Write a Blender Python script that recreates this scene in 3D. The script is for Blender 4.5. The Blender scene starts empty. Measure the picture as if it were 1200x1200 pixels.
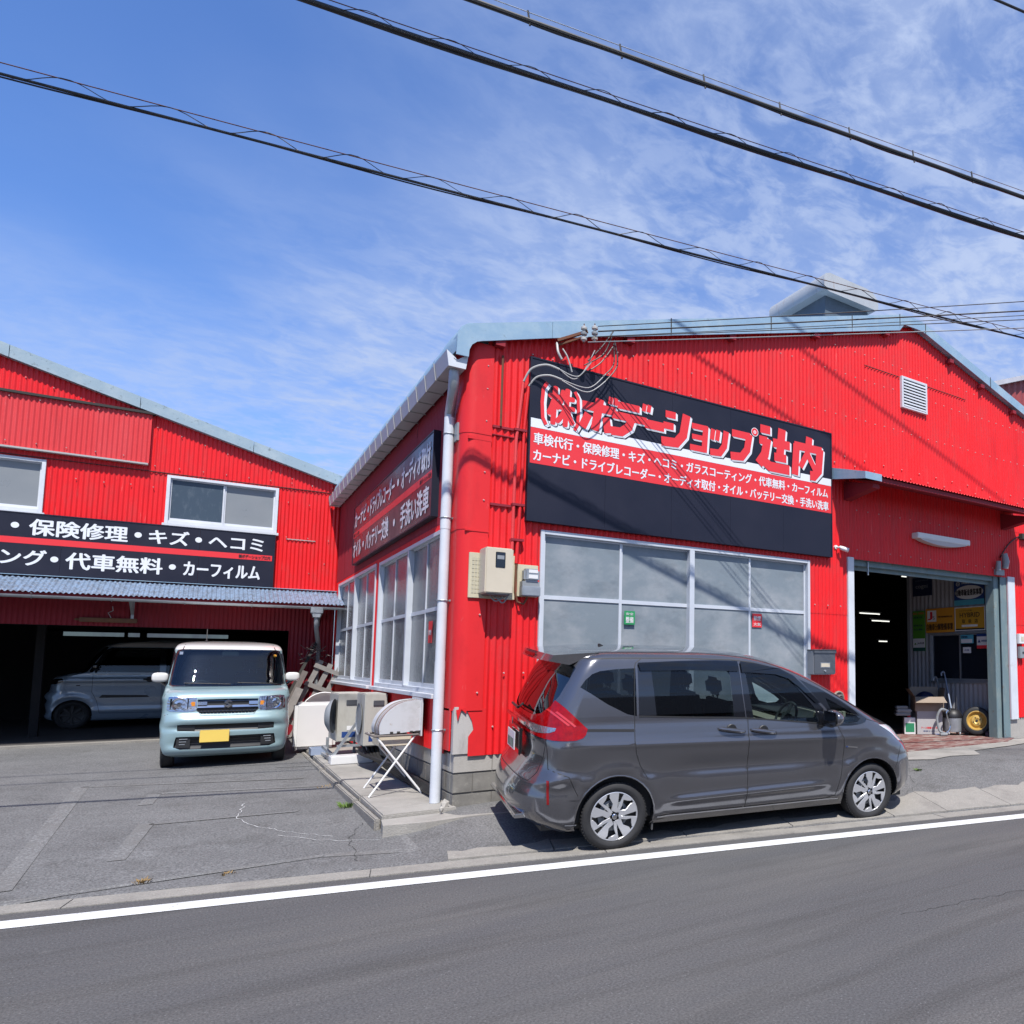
import bpy, bmesh, math, random
from mathutils import Vector, Matrix
from mathutils.geometry import delaunay_2d_cdt
PI = math.pi
R = math.radians
random.seed(7)
SC = bpy.context.scene
COL = SC.collection

# ------------------------------------------------------------------ camera
CAM = (-2.1153, -7.7, 1.6)
f_px, ppx, ppy, yaw, pitch, roll = 858.797, 866.703, 702.138, .634689, .0884414, .0029975
ca, sa, cb, sb = math.cos(yaw), math.sin(yaw), math.cos(pitch), math.sin(pitch)
Fv = Vector((sa*cb, ca*cb, sb)); rv = Vector((ca, -sa, 0)); uv = rv.cross(Fv)
r2 = rv*math.cos(roll)+uv*math.sin(roll); u2 = -rv*math.sin(roll)+uv*math.cos(roll)
cd = bpy.data.cameras.new('camera'); cam = bpy.data.objects.new('camera', cd); COL.objects.link(cam)
cam.matrix_world = Matrix(((r2.x, u2.x, -Fv.x, CAM[0]), (r2.y, u2.y, -Fv.y, CAM[1]), (r2.z, u2.z, -Fv.z, CAM[2]), (0, 0, 0, 1)))
cd.sensor_width = 36; cd.sensor_fit = 'HORIZONTAL'; cd.lens = 36*f_px/1200
cd.shift_x = (600-ppx)/1200; cd.shift_y = (ppy-600)/1200
cd.clip_start = .05; cd.clip_end = 3000
SC.camera = cam

# ------------------------------------------------------------------ sun and sky
SUNV = Vector((-.2, -.56, 1)).normalized()
EL = math.asin(SUNV.z)
sd = bpy.data.lights.new('sun', 'SUN'); sun = bpy.data.objects.new('sun', sd); COL.objects.link(sun)
sd.energy = 5.0; sd.angle = R(.5); sd.color = (1, .955, .89)
sun.rotation_euler = SUNV.to_track_quat('Z', 'Y').to_euler(); sun.location = (0, 0, 40)
W = bpy.data.worlds.new('World'); SC.world = W; W.use_nodes = True
nt = W.node_tree; N = nt.nodes; LK = nt.links; N.clear()
out = N.new('ShaderNodeOutputWorld'); bg = N.new('ShaderNodeBackground'); LK.new(bg.outputs[0], out.inputs[0])
sky = N.new('ShaderNodeTexSky'); sky.sky_type = 'NISHITA'; sky.sun_disc = False
sky.sun_elevation = EL; sky.sun_rotation = math.atan2(SUNV.x, SUNV.y); sky.altitude = 0; sky.air_density = 1.0; sky.dust_density = .35; sky.ozone_density = 2.2
bg.inputs[1].default_value = .112
tc = N.new('ShaderNodeTexCoord'); sx = N.new('ShaderNodeSeparateXYZ'); LK.new(tc.outputs['Generated'], sx.inputs[0])
def wm(op, a, b=None, c=None, clamp=False):
    n = N.new('ShaderNodeMath'); n.operation = op; n.use_clamp = clamp
    for i, v in enumerate((a, b, c)):
        if v is None: continue
        if isinstance(v, (int, float)): n.inputs[i].default_value = v
        else: LK.new(v, n.inputs[i])
    return n.outputs[0]
# project the view direction onto a flat cloud layer
zz = wm('MAXIMUM', sx.outputs[2], .04)
zc = wm('ADD', zz, .12)
cx = wm('DIVIDE', sx.outputs[0], zc); cy = wm('DIVIDE', sx.outputs[1], zc)
cmb = N.new('ShaderNodeCombineXYZ'); LK.new(cx, cmb.inputs[0]); LK.new(cy, cmb.inputs[1])
def wnoise(scale, detail, rough, mapscale, rot=0, loc=(0, 0, 0), dist=0):
    mp = N.new('ShaderNodeMapping'); LK.new(cmb.outputs[0], mp.inputs[0]); mp.inputs['Scale'].default_value = mapscale; mp.inputs['Rotation'].default_value = (0, 0, rot); mp.inputs['Location'].default_value = loc
    n = N.new('ShaderNodeTexNoise'); LK.new(mp.outputs[0], n.inputs['Vector']); n.inputs['Scale'].default_value = scale; n.inputs['Detail'].default_value = detail; n.inputs['Roughness'].default_value = rough; n.inputs['Distortion'].default_value = dist
    return n.outputs[0]
def ramp(src, a, b, lo=0., hi=1.):
    m = N.new('ShaderNodeMapRange'); LK.new(src, m.inputs[0]); m.interpolation_type = 'SMOOTHSTEP'
    for i, v in enumerate((a, b, lo, hi)): m.inputs[i+1].default_value = v
    return m.outputs[0]
big = wnoise(1.1, 3, .5, (1, 1, 1), 0, (1.3, 4.2, 0))
# cloud thickens away from the clear upper-left part of the sky
VB = rv*.55-uv*.8
dt = N.new('ShaderNodeVectorMath'); dt.operation = 'DOT_PRODUCT'; LK.new(tc.outputs['Generated'], dt.inputs[0]); dt.inputs[1].default_value = VB
puff = wnoise(9.5, 6, .6, (1, 1.3, 1), .5, (0, 0, 0), .7)
fine = wnoise(24, 4, .6, (1, 1.5, 1), -.35, (3, 1, 0), .3)
wisp = wnoise(1.9, 7, .60, (1, 1.5, 1), .75, (5, 2, 0), .5)
cover = ramp(wm('ADD', dt.outputs['Value'], wm('MULTIPLY', wm('SUBTRACT', big, .5), .45)), -.76, -.46)
rgt = ramp(dt.outputs['Value'], -.62, -.34, .35, 1.)
pf_ = ramp(wm('ADD', wm('MULTIPLY', puff, .72), wm('MULTIPLY', fine, .28)), .40, .62)
tex = wm('ADD', wm('MULTIPLY', ramp(wisp, .30, .66), .60), wm('MULTIPLY', pf_, wm('MULTIPLY', rgt, .55)))
cl = wm('MULTIPLY', cover, wm('ADD', wm('MULTIPLY', tex, .78), .16))
hz = ramp(sx.outputs[2], .0, .42, .38, 0.)
cl = wm('MAXIMUM', cl, hz)
tint = N.new('ShaderNodeMixRGB'); tint.blend_type = 'MULTIPLY'; tint.inputs[0].default_value = 1; tint.inputs[2].default_value = (.74, .98, 1.40, 1); LK.new(sky.outputs[0], tint.inputs[1])
mixc = N.new('ShaderNodeMixRGB'); LK.new(cl, mixc.inputs[0]); LK.new(tint.outputs[0], mixc.inputs[1]); mixc.inputs[2].default_value = (3.2, 3.9, 5.6, 1)
LK.new(mixc.outputs[0], bg.inputs[0])
SC.view_settings.view_transform = 'Standard'; SC.view_settings.look = 'None'; SC.view_settings.exposure = .52; SC.view_settings.gamma = 1
SC.view_settings.use_curve_mapping = False

# ------------------------------------------------------------------ materials
KA = .80      # one albedo scale for the whole set of colours
def mat(name, col, rough=.6, metal=0, var=0., vscale=3., bump=0., bscale=60., stretch=(1, 1, 1), col2=None, mix=None, mscale=2., spec=.5, coat=0, emit=None, mdetail=6, trans=0):
    col = tuple(c*KA for c in col); col2 = tuple(c*KA for c in col2) if col2 else None
    m = bpy.data.materials.new(name); m.use_nodes = True; t = m.node_tree; n = t.nodes; l = t.links
    b = n['Principled BSDF']; b.inputs['Roughness'].default_value = rough; b.inputs['Metallic'].default_value = metal
    b.inputs['Specular IOR Level'].default_value = spec; b.inputs['Coat Weight'].default_value = coat; b.inputs['Coat Roughness'].default_value = .04
    b.inputs['Transmission Weight'].default_value = trans
    c4 = (*col, 1); b.inputs['Base Color'].default_value = c4
    if emit: b.inputs['Emission Color'].default_value = (*emit[:3], 1); b.inputs['Emission Strength'].default_value = emit[3]
    if var or col2 or bump:
        geo = n.new('ShaderNodeNewGeometry'); mp = n.new('ShaderNodeMapping'); l.new(geo.outputs['Position'], mp.inputs[0]); mp.inputs['Scale'].default_value = stretch
    src = None
    if var:
        nz = n.new('ShaderNodeTexNoise'); l.new(mp.outputs[0], nz.inputs['Vector']); nz.inputs['Scale'].default_value = vscale; nz.inputs['Detail'].default_value = 7; nz.inputs['Roughness'].default_value = .62
        mr = n.new('ShaderNodeMapRange'); l.new(nz.outputs[0], mr.inputs[0]); mr.inputs[1].default_value = .25; mr.inputs[2].default_value = .75; mr.inputs[3].default_value = 1-var; mr.inputs[4].default_value = 1+var
        vm = n.new('ShaderNodeVectorMath'); vm.operation = 'SCALE'; vm.inputs[0].default_value = col; l.new(mr.outputs[0], vm.inputs['Scale']); src = vm.outputs[0]
        mr2 = n.new('ShaderNodeMapRange'); l.new(nz.outputs[0], mr2.inputs[0]); mr2.inputs[1].default_value = .3; mr2.inputs[2].default_value = .7; mr2.inputs[3].default_value = max(0, rough-.1); mr2.inputs[4].default_value = min(1, rough+.12); l.new(mr2.outputs[0], b.inputs['Roughness'])
    if col2:
        n2 = n.new('ShaderNodeTexNoise'); l.new(mp.outputs[0], n2.inputs['Vector']); n2.inputs['Scale'].default_value = mscale; n2.inputs['Detail'].default_value = mdetail; n2.inputs['Roughness'].default_value = .65
        r2_ = n.new('ShaderNodeMapRange'); l.new(n2.outputs[0], r2_.inputs[0]); r2_.inputs[1].default_value = mix[0]; r2_.inputs[2].default_value = mix[1]; r2_.inputs[3].default_value = 0; r2_.inputs[4].default_value = mix[2] if len(mix) > 2 else 1
        mx = n.new('ShaderNodeMixRGB'); l.new(r2_.outputs[0], mx.inputs[0]); mx.inputs[2].default_value = (*col2, 1)
        if src: l.new(src, mx.inputs[1])
        else: mx.inputs[1].default_value = c4
        src = mx.outputs[0]
    if src: l.new(src, b.inputs['Base Color'])
    if bump:
        nb = n.new('ShaderNodeTexNoise'); l.new(geo.outputs['Position'], nb.inputs['Vector']); nb.inputs['Scale'].default_value = bscale; nb.inputs['Detail'].default_value = 5
        bp = n.new('ShaderNodeBump'); bp.inputs['Strength'].default_value = bump; bp.inputs['Distance'].default_value = .01; l.new(nb.outputs[0], bp.inputs['Height']); l.new(bp.outputs[0], b.inputs['Normal'])
    return m

def two_layer(name, base, layers, rough=.85, bump=.4, bscale=80):
    """base colour overlaid with several noise-driven layers: (colour, scale, stretch, lo, hi, max)"""
    base = tuple(c*KA for c in base); layers = [(tuple(c*KA for c in q[0]),)+tuple(q[1:]) for q in layers]
    m = bpy.data.materials.new(name); m.use_nodes = True; t = m.node_tree; n = t.nodes; l = t.links
    b = n['Principled BSDF']; b.inputs['Roughness'].default_value = rough; b.inputs['Specular IOR Level'].default_value = .3
    geo = n.new('ShaderNodeNewGeometry'); prev = None
    for i, (c, s, st, lo, hi, mx_) in enumerate(layers):
        mp = n.new('ShaderNodeMapping'); l.new(geo.outputs['Position'], mp.inputs[0]); mp.inputs['Scale'].default_value = st; mp.inputs['Location'].default_value = (i*3.7, i*1.9, 0)
        if len(st) > 3: pass
        nz = n.new('ShaderNodeTexNoise'); l.new(mp.outputs[0], nz.inputs['Vector']); nz.inputs['Scale'].default_value = s; nz.inputs['Detail'].default_value = 6; nz.inputs['Roughness'].default_value = .65
        mr = n.new('ShaderNodeMapRange'); l.new(nz.outputs[0], mr.inputs[0]); mr.inputs[1].default_value = lo; mr.inputs[2].default_value = hi; mr.inputs[3].default_value = 0; mr.inputs[4].default_value = mx_
        mx = n.new('ShaderNodeMixRGB'); l.new(mr.outputs[0], mx.inputs[0]); mx.inputs[2].default_value = (*c, 1)
        if prev: l.new(prev, mx.inputs[1])
        else: mx.inputs[1].default_value = (*base, 1)
        prev = mx.outputs[0]
    l.new(prev, b.inputs['Base Color'])
    nb = n.new('ShaderNodeTexNoise'); l.new(geo.outputs['Position'], nb.inputs['Vector']); nb.inputs['Scale'].default_value = bscale; nb.inputs['Detail'].default_value = 4
    bp = n.new('ShaderNodeBump'); bp.inputs['Strength'].default_value = bump; bp.inputs['Distance'].default_value = .006; l.new(nb.outputs[0], bp.inputs['Height']); l.new(bp.outputs[0], b.inputs['Normal'])
    return m

def asphalt(name, base, layers, grain=.45, gs=70, fleck=.25, fs=55, rough=.85):
    m = two_layer(name, base, layers, rough, .8, gs*1.3); t = m.node_tree; n = t.nodes; l = t.links; b = n['Principled BSDF']
    src = b.inputs['Base Color'].links[0].from_socket; geo = n.new('ShaderNodeNewGeometry')
    g = n.new('ShaderNodeTexNoise'); g.inputs['Scale'].default_value = gs; g.inputs['Detail'].default_value = 3; g.inputs['Roughness'].default_value = .7; l.new(geo.outputs['Position'], g.inputs['Vector'])
    mr = n.new('ShaderNodeMapRange'); mr.inputs[1].default_value = .34; mr.inputs[2].default_value = .66; mr.inputs[3].default_value = 1-grain; mr.inputs[4].default_value = 1+grain; l.new(g.outputs[0], mr.inputs[0])
    v = n.new('ShaderNodeTexVoronoi'); v.inputs['Scale'].default_value = fs; l.new(geo.outputs['Position'], v.inputs['Vector'])
    vr = n.new('ShaderNodeSeparateColor'); l.new(v.outputs['Color'], vr.inputs[0])
    v1 = n.new('ShaderNodeMapRange'); v1.inputs[1].default_value = .86; v1.inputs[2].default_value = .97; v1.inputs[3].default_value = 0; v1.inputs[4].default_value = fleck; l.new(vr.outputs[0], v1.inputs[0])
    v2 = n.new('ShaderNodeMapRange'); v2.inputs[1].default_value = .0; v2.inputs[2].default_value = .35; v2.inputs[3].default_value = 1; v2.inputs[4].default_value = 0; l.new(v.outputs['Distance'], v2.inputs[0])
    mu = n.new('ShaderNodeMath'); mu.operation = 'MULTIPLY'; l.new(v1.outputs[0], mu.inputs[0]); l.new(v2.outputs[0], mu.inputs[1])
    sc = n.new('ShaderNodeVectorMath'); sc.operation = 'SCALE'; l.new(src, sc.inputs[0]); l.new(mr.outputs[0], sc.inputs['Scale'])
    ad = n.new('ShaderNodeVectorMath'); ad.operation = 'ADD'; cb = n.new('ShaderNodeCombineXYZ'); [l.new(mu.outputs[0], cb.inputs[i]) for i in range(3)]
    l.new(sc.outputs[0], ad.inputs[0]); l.new(cb.outputs[0], ad.inputs[1]); l.new(ad.outputs[0], b.inputs['Base Color']); return m
def two_layer_spec(m, v): m.node_tree.nodes['Principled BSDF'].inputs['Specular IOR Level'].default_value = v; return m
def glassmat(name, col, refl=.09, rough=.01, tr=1.0):
    m = bpy.data.materials.new(name); m.use_nodes = True; t = m.node_tree; n = t.nodes; l = t.links
    o = n['Material Output']; n.remove(n['Principled BSDF'])
    tb = n.new('ShaderNodeBsdfTransparent'); tb.inputs[0].default_value = (*col, 1)
    gb = n.new('ShaderNodeBsdfGlossy'); gb.inputs['Roughness'].default_value = rough
    fr = n.new('ShaderNodeFresnel'); fr.inputs[0].default_value = 1.5
    ad = n.new('ShaderNodeMath'); ad.operation = 'ADD'; ad.use_clamp = True; l.new(fr.outputs[0], ad.inputs[0]); ad.inputs[1].default_value = refl-.04
    mx = n.new('ShaderNodeMixShader'); l.new(ad.outputs[0], mx.inputs[0]); l.new(tb.outputs[0], mx.inputs[1]); l.new(gb.outputs[0], mx.inputs[2])
    l.new(mx.outputs[0], o.inputs[0])
    return m

REDC = (.82, .017, .021)
M = dict(
 red=two_layer('red_siding_paint', REDC, [((.76, .035, .042), 1.1, (1, 1, .35), .45, .75, .55), ((.50, .014, .02), 3.0, (2.2, 2.2, .35), .52, .78, .5), ((.80, .26, .24), 16, (1.6, 1.6, .10), .66, .74, .6), ((.36, .03, .02), 40, (1, 1, .06), .62, .72, .55), ((.58, .05, .05), 1.6, (4, 4, 1.2), .5, .62, .35)], .42, .12, 30),
 red_faded=two_layer('faded_red_siding_paint', (.70, .05, .055), [((.72, .12, .13), 1.6, (1, 1, .3), .45, .75, .5), ((.34, .015, .02), 3.5, (2, 2, .3), .55, .8, .4), ((.7, .3, .3), 25, (1.6, 1.6, .15), .66, .8, .5)], .55, .12, 30),
 red_flat=two_layer('red_trim_paint', (.74, .024, .028), [((.68, .2, .2), 14, (1, 1, .3), .66, .78, .6), ((.3, .012, .016), 4, (1, 1, .4), .55, .8, .35)], .45, .1, 30),
 red_dark=two_layer('dull_and_shaded_red_paint', (.29, .018, .030), [((.19, .025, .04), 2, (1, 1, .4), .45, .75, .7)], .6, .1, 30),  # darker copy of the siding red; on sheltered sheets it holds painted shade
 bluemetal=two_layer('weathered_blue_sheet_metal', (.26, .40, .54), [((.40, .52, .60), 3, (1, 1, 1), .45, .7, .7), ((.10, .12, .12), 9, (1, 1, 2), .62, .8, .7), ((.5, .56, .6), 40, (1, 1, 1), .62, .75, .5)], .5, .15, 25),
 bluegrey=two_layer('mossy_blue_grey_trim', (.30, .40, .47), [((.42, .50, .54), 3, (1, 1, 1), .45, .7, .7), ((.05, .06, .05), 12, (1, 1, 1), .58, .72, .85)], .6, .2, 25),
 canopy=two_layer('rusty_blue_canopy_sheet', (.20, .28, .40), [((.10, .11, .13), 14, (1, 1, 1), .45, .62, .8), ((.30, .20, .13), 20, (1, 1, 1), .6, .7, .7), ((.55, .6, .66), 30, (1, 1, 1), .6, .7, .6)], .45, .3, 40),
 white_metal=mat('white_painted_metal', (.66, .69, .74), .45, 0, .08, 3, col2=(.4, .38, .36), mix=(.62, .8, .5), mscale=7),
 gutter=mat('pale_grey_gutter', (.50, .50, .54), .5, 0, .12, 4),
 alu=mat('white_aluminium_frame', (.62, .66, .72), .4, .1, .06, 4),
 steel=mat('galvanised_steel', (.42, .45, .48), .45, .6, .15, 8),
 greensteel=two_layer('worn_green_grey_steel', (.17, .24, .26), [((.35, .38, .33), 6, (1, 1, .4), .5, .75, .6), ((.18, .08, .03), 12, (1, 1, .6), .62, .75, .7)], .6, .2),
 block=two_layer('concrete_block', (.42, .40, .37), [((.26, .25, .23), 3, (1, 1, 1), .45, .75, .6), ((.5, .48, .45), 30, (1, 1, 1), .5, .7, .4)], .9, .5, 90),
 block_dirty=two_layer('stained_concrete_footing', (.24, .23, .21), [((.10, .095, .09), 4, (1, 1, 1), .4, .7, .7), ((.40, .38, .34), 12, (1, 1, 1), .55, .75, .5)], .92, .5, 90),
 mortar=mat('mortar', (.18, .17, .16), .95),
 concrete=two_layer('old_concrete', (.34, .325, .30), [((.20, .19, .175), 2.2, (1, 1, 1), .42, .7, .65), ((.45, .43, .39), 9, (1, 1, 1), .55, .75, .5), ((.12, .12, .11), 60, (1, 1, 1), .6, .75, .6)], .92, .7, 70),
 kerbc=two_layer('gritty_kerb_concrete', (.29, .275, .25), [((.16, .15, .14), 3, (1, 1, 1), .45, .72, .6), ((.14, .13, .12), 90, (1, 1, 1), .55, .68, .7), ((.55, .52, .46), 50, (1, 1, 1), .58, .7, .5)], .92, .9, 70),
 lot=asphalt('aged_lot_asphalt', (.138, .138, .139), [((.185, .185, .186), 1.0, (1, 1, 1), .42, .7, .7), ((.085, .083, .08), 2.6, (1, 1, 1), .52, .72, .6), ((.07, .068, .066), .55, (1, 2, 1), .60, .72, .5)], .42, 60, .16, 60),
 road=asphalt('smooth_road_asphalt', (.093, .092, .094), [((.125, .12, .115), .5, (.4, 2.4, 1), .42, .68, .8), ((.066, .064, .062), 1.3, (.3, 3, 1), .5, .72, .7), ((.15, .148, .145), 3.5, (1, 1, 1), .66, .76, .5)], .30, 75, .11, 75),
 linepaint=two_layer('white_road_paint', (.70, .71, .71), [((.46, .46, .46), 4, (1, 1, 1), .42, .72, .6), ((.14, .14, .14), 45, (1, 1, 1), .60, .68, .75), ((.3, .3, .3), 1.2, (3, 1, 1), .6, .75, .5)], .7, .3, 90),
 wornpaint=two_layer('worn_parking_paint', (.145, .145, .145), [((.29, .29, .29), 50, (1, 1, 1), .46, .64, .85), ((.155, .15, .145), 2.5, (1, 1, 1), .45, .65, .8)], .88, .8, 110),
 redfloor=two_layer('worn_red_floor_paint', (.20, .078, .07), [((.36, .32, .29), 3.5, (1, 2.4, 1), .45, .6, .85), ((.13, .035, .03), 6, (1, 1, 1), .5, .75, .5)], .7, .2, 40),
 darkfloor=mat('workshop_floor', (.07, .065, .065), .8, 0, .3, 2),
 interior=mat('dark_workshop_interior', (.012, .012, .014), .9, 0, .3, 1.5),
 officewall=two_layer('office_corrugated_wall', (.36, .37, .40), [((.26, .25, .24), 5, (2, 2, .3), .5, .75, .6)], .6, .1),
 frosted=two_layer('frosted_window_glass', (.22, .262, .295), [((.38, .40, .42), 1.1, (1, 1, 1.4), .45, .66, .8), ((.13, .15, .17), 2.5, (1, 1, 1.6), .52, .75, .5), ((.45, .47, .48), 90, (1, 1, 1), .64, .7, .4)], .22, .08, 150),
 frosted_side=two_layer('patterned_window_glass', (.13, .15, .165), [((.24, .26, .27), 1.3, (1, 1, .6), .45, .7, .7), ((.07, .08, .09), 3, (1, 1, 1), .5, .75, .6)], .12, .5, 60),
 pane_grey=mat('grey_screened_pane', (.24, .26, .275), .35, 0, .05, 2),
 pane_dark=two_layer('dark_patterned_pane', (.06, .085, .115), [((.12, .15, .18), 14, (1, 1, .4), .52, .7, .6)], .15, .2, 60),
 signblack=mat('dark_navy_sign_board', (.016, .018, .034), .45, 0, .15, 1.5, spec=.25),
 signred=mat('red_sign_film', (.80, .045, .055), .4, spec=.3),
 signwhite=mat('white_sign_film', (.80, .83, .88), .4),
 plum=mat('dark_plum_sign_board', (.040, .024, .036), .3, 0, .2, 1.5),
 cream=mat('cream_enclosure_plastic', (.62, .55, .43), .45, 0, .04, 5),
 cream2=mat('cream_mounting_board', (.60, .55, .40), .5, 0, .06, 5),
 cream2w=two_layer('weathered_substrate', (.50, .48, .46), [((.28, .26, .25), 8, (1, 1, .2), .5, .65, .8)], .9, .3),
 darkglass=mat('dark_meter_window', (.015, .02, .03), .1),
 greyplastic=mat('grey_plastic', (.27, .29, .31), .4, 0, .08, 6),
 mailgrey=mat('grey_letterbox_enamel', (.13, .14, .16), .3, .4),
 mailside=mat('brushed_letterbox_side', (.36, .38, .42), .35, .5),
 black=mat('black_rubber', (.012, .012, .013), .6),
 blackmetal=mat('black_cable_sheath', (.010, .011, .013), .5),
 screw=mat('pale_screw', (.55, .35, .34), .6),
 rust=mat('rusty_iron', (.16, .06, .03), .85, 0, .3, 15),
 porcelain=mat('white_porcelain', (.55, .53, .5), .25),
 whitecable=mat('grey_white_cable', (.42, .42, .41), .5),
 offwhite=mat('off_white_enamel', (.78, .78, .78), .35, 0, .04, 3),
 acbeige=two_layer('beige_grey_enamel', (.46, .45, .41), [((.30, .28, .24), 5, (1, 1, .4), .5, .72, .6), ((.22, .13, .08), 25, (1, 1, .5), .66, .76, .6)], .55, .1),
 hood=two_layer('scratched_white_panel', (.58, .60, .63), [((.40, .40, .40), 4, (1, 1, 1), .5, .7, .6), ((.30, .18, .10), 18, (1, 3, 1), .64, .74, .6), ((.7, .7, .7), 30, (4, 1, 1), .6, .7, .5)], .4, .15),
 cardboard=mat('brown_cardboard', (.30, .24, .19), .85, 0, .1, 6),
 cartonwhite=mat('white_carton', (.45, .44, .45), .8),
 wood=mat('weathered_wood', (.16, .14, .13), .8, 0, .3, 8, stretch=(8, 8, 1)),
 palewood=mat('pale_pallet_wood', (.27, .255, .245), .85, 0, .25, 8),
 gold=mat('gold_steel_rim', (.62, .40, .10), .4, .3, .1, 6),
 chrome=mat('chrome', (.75, .76, .78), .08, 1),
 silver=mat('silver_wheel_paint', (.62, .63, .66), .28, .55),
 lit=mat('lit_tube', (.9, .9, .9), .4, emit=(1, 1, .92, .9)),
 tile=mat('grey_brick_tile', (.30, .26, .28), .7, 0, .12, 9),
 brownsheet=mat('brown_red_sheet', (.30, .05, .05), .5, 0, .15, 3),
 green=mat('green_print', (.09, .30, .03), .5), orange=mat('orange_print', (.70, .30, .03), .45), navy=mat('navy_print', (.015, .025, .07), .4),
 blueprint=mat('blue_print', (.02, .06, .22), .4), cyan=mat('cyan_print', (.10, .42, .55), .4), ink=mat('black_ink', (.012, .012, .015), .5), yellow=mat('amber_print', (.62, .32, .03), .45),
 grass=mat('green_weed', (.10, .17, .03), .8, 0, .3, 20), drygrass=mat('dry_weed', (.26, .17, .07), .9, 0, .3, 20),
 crack=mat('dark_crack', (.045, .043, .04), .95),
 rustbrown=mat('rust_stripe', (.26, .10, .05), .8, 0, .4, 20),
 scuff=two_layer('road_scuff', (.093, .092, .094), [((.17, .17, .17), 14, (1, 1, 1), .45, .65, .7), ((.093, .092, .094), 1.5, (1, 1, 1), .45, .6, .9)], .85, .8, 110),
 brownwood=mat('brown_wood', (.20, .09, .04), .7, 0, .3, 8),
 headchrome=mat('faceted_lamp_chrome', (.62, .63, .66), .10, 1, .2, 30, bump=1.0, bscale=22, coat=1),
 tray=mat('pale_blue_plastic', (.30, .36, .48), .4),
 redlens=mat('red_lamp_lens', (.30, .002, .004), .12, 0, .35, 30, spec=.4), clearlens=mat('clear_lamp_lens', (.50, .53, .56), .12, .85, .25, 25, bump=.6, bscale=45, coat=1), amber=mat('amber_lamp', (.75, .28, .04), .2),
)

M['dimpane'] = glassmat('dusty_translucent_pane', (.42, .42, .40), .04)
# ------------------------------------------------------------------ mesh helpers
class MB:
    def __init__(s): s.v = []; s.f = []
    def add(s, vs, fs):
        o = len(s.v); s.v += [tuple(v) for v in vs]; s.f += [tuple(i+o for i in f) for f in fs]; return s
    def box(s, x0, x1, y0, y1, z0, z1, m=None):
        vs = [Vector((x, y, z)) for z in (z0, z1) for y in (y0, y1) for x in (x0, x1)]
        if m is not None: vs = [m @ v for v in vs]
        return s.add(vs, [(0, 2, 3, 1), (4, 5, 7, 6), (0, 1, 5, 4), (2, 6, 7, 3), (0, 4, 6, 2), (1, 3, 7, 5)])
    def quad(s, a, b, c, d): return s.add([a, b, c, d], [(0, 1, 2, 3)])
    def bar(s, a, b, w, h=None, up=(0, 0, 1)):
        a = Vector(a); b = Vector(b); h = h or w; d = (b-a); L = d.length; d.normalize(); u = Vector(up)
        if abs(d.dot(u)) > .98: u = Vector((0, 1, 0))
        r = d.cross(u).normalized(); u = r.cross(d)
        m = Matrix((( *r, 0), (*d, 0), (*u, 0), (0, 0, 0, 1))).transposed(); m.translation = a
        return s.box(-w/2, w/2, 0, L, -h/2, h/2, m)
    def tube(s, pts, r, n=8, cap=True):
        pts = [Vector(p) for p in pts]; rs = r if isinstance(r, (list, tuple)) else [r]*len(pts)
        prev = None; rings = []
        for i, p in enumerate(pts):
            d = (pts[min(i+1, len(pts)-1)]-pts[max(i-1, 0)])
            if d.length < 1e-9: d = Vector((0, 0, 1))
            d.normalize()
            if prev is None:
                u = Vector((0, 0, 1)) if abs(d.z) < .9 else Vector((1, 0, 0)); a = d.cross(u).normalized()
            else: a = (prev-d*prev.dot(d)).normalized()
            prev = a; b = d.cross(a)
            rings.append([p+(a*math.cos(2*PI*k/n)+b*math.sin(2*PI*k/n))*rs[i] for k in range(n)])
        o = len(s.v); s.v += [tuple(v) for rg in rings for v in rg]
        for i in range(len(rings)-1):
            for k in range(n):
                s.f.append((o+i*n+k, o+i*n+(k+1) % n, o+(i+1)*n+(k+1) % n, o+(i+1)*n+k))
        if cap:
            s.f.append(tuple(o+k for k in range(n))[::-1]); s.f.append(tuple(o+(len(rings)-1)*n+k for k in range(n)))
        return s
    def lathe(s, prof, m=None, n=32, close=False):
        """prof: (axial, radius); axis along local Y"""
        o = len(s.v); m = m or Matrix()
        for a, r in prof:
            for k in range(n):
                s.v.append(tuple(m @ Vector((r*math.cos(2*PI*k/n), a, r*math.sin(2*PI*k/n)))))
        c = len(prof)
        for i in range(c if close else c-1):
            j = (i+1) % c
            for k in range(n): s.f.append((o+i*n+k, o+i*n+(k+1) % n, o+j*n+(k+1) % n, o+j*n+k))
        return s
    def prism(s, poly, fn, d0, d1):
        """poly 2D list; fn(a,b,d)->3D"""
        n = len(poly); vs = [fn(a, b, d0) for a, b in poly]+[fn(a, b, d1) for a, b in poly]
        return s.add(vs, [tuple(range(n))[::-1], tuple(range(n, 2*n))]+[(i, (i+1) % n, n+(i+1) % n, n+i) for i in range(n)])

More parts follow.
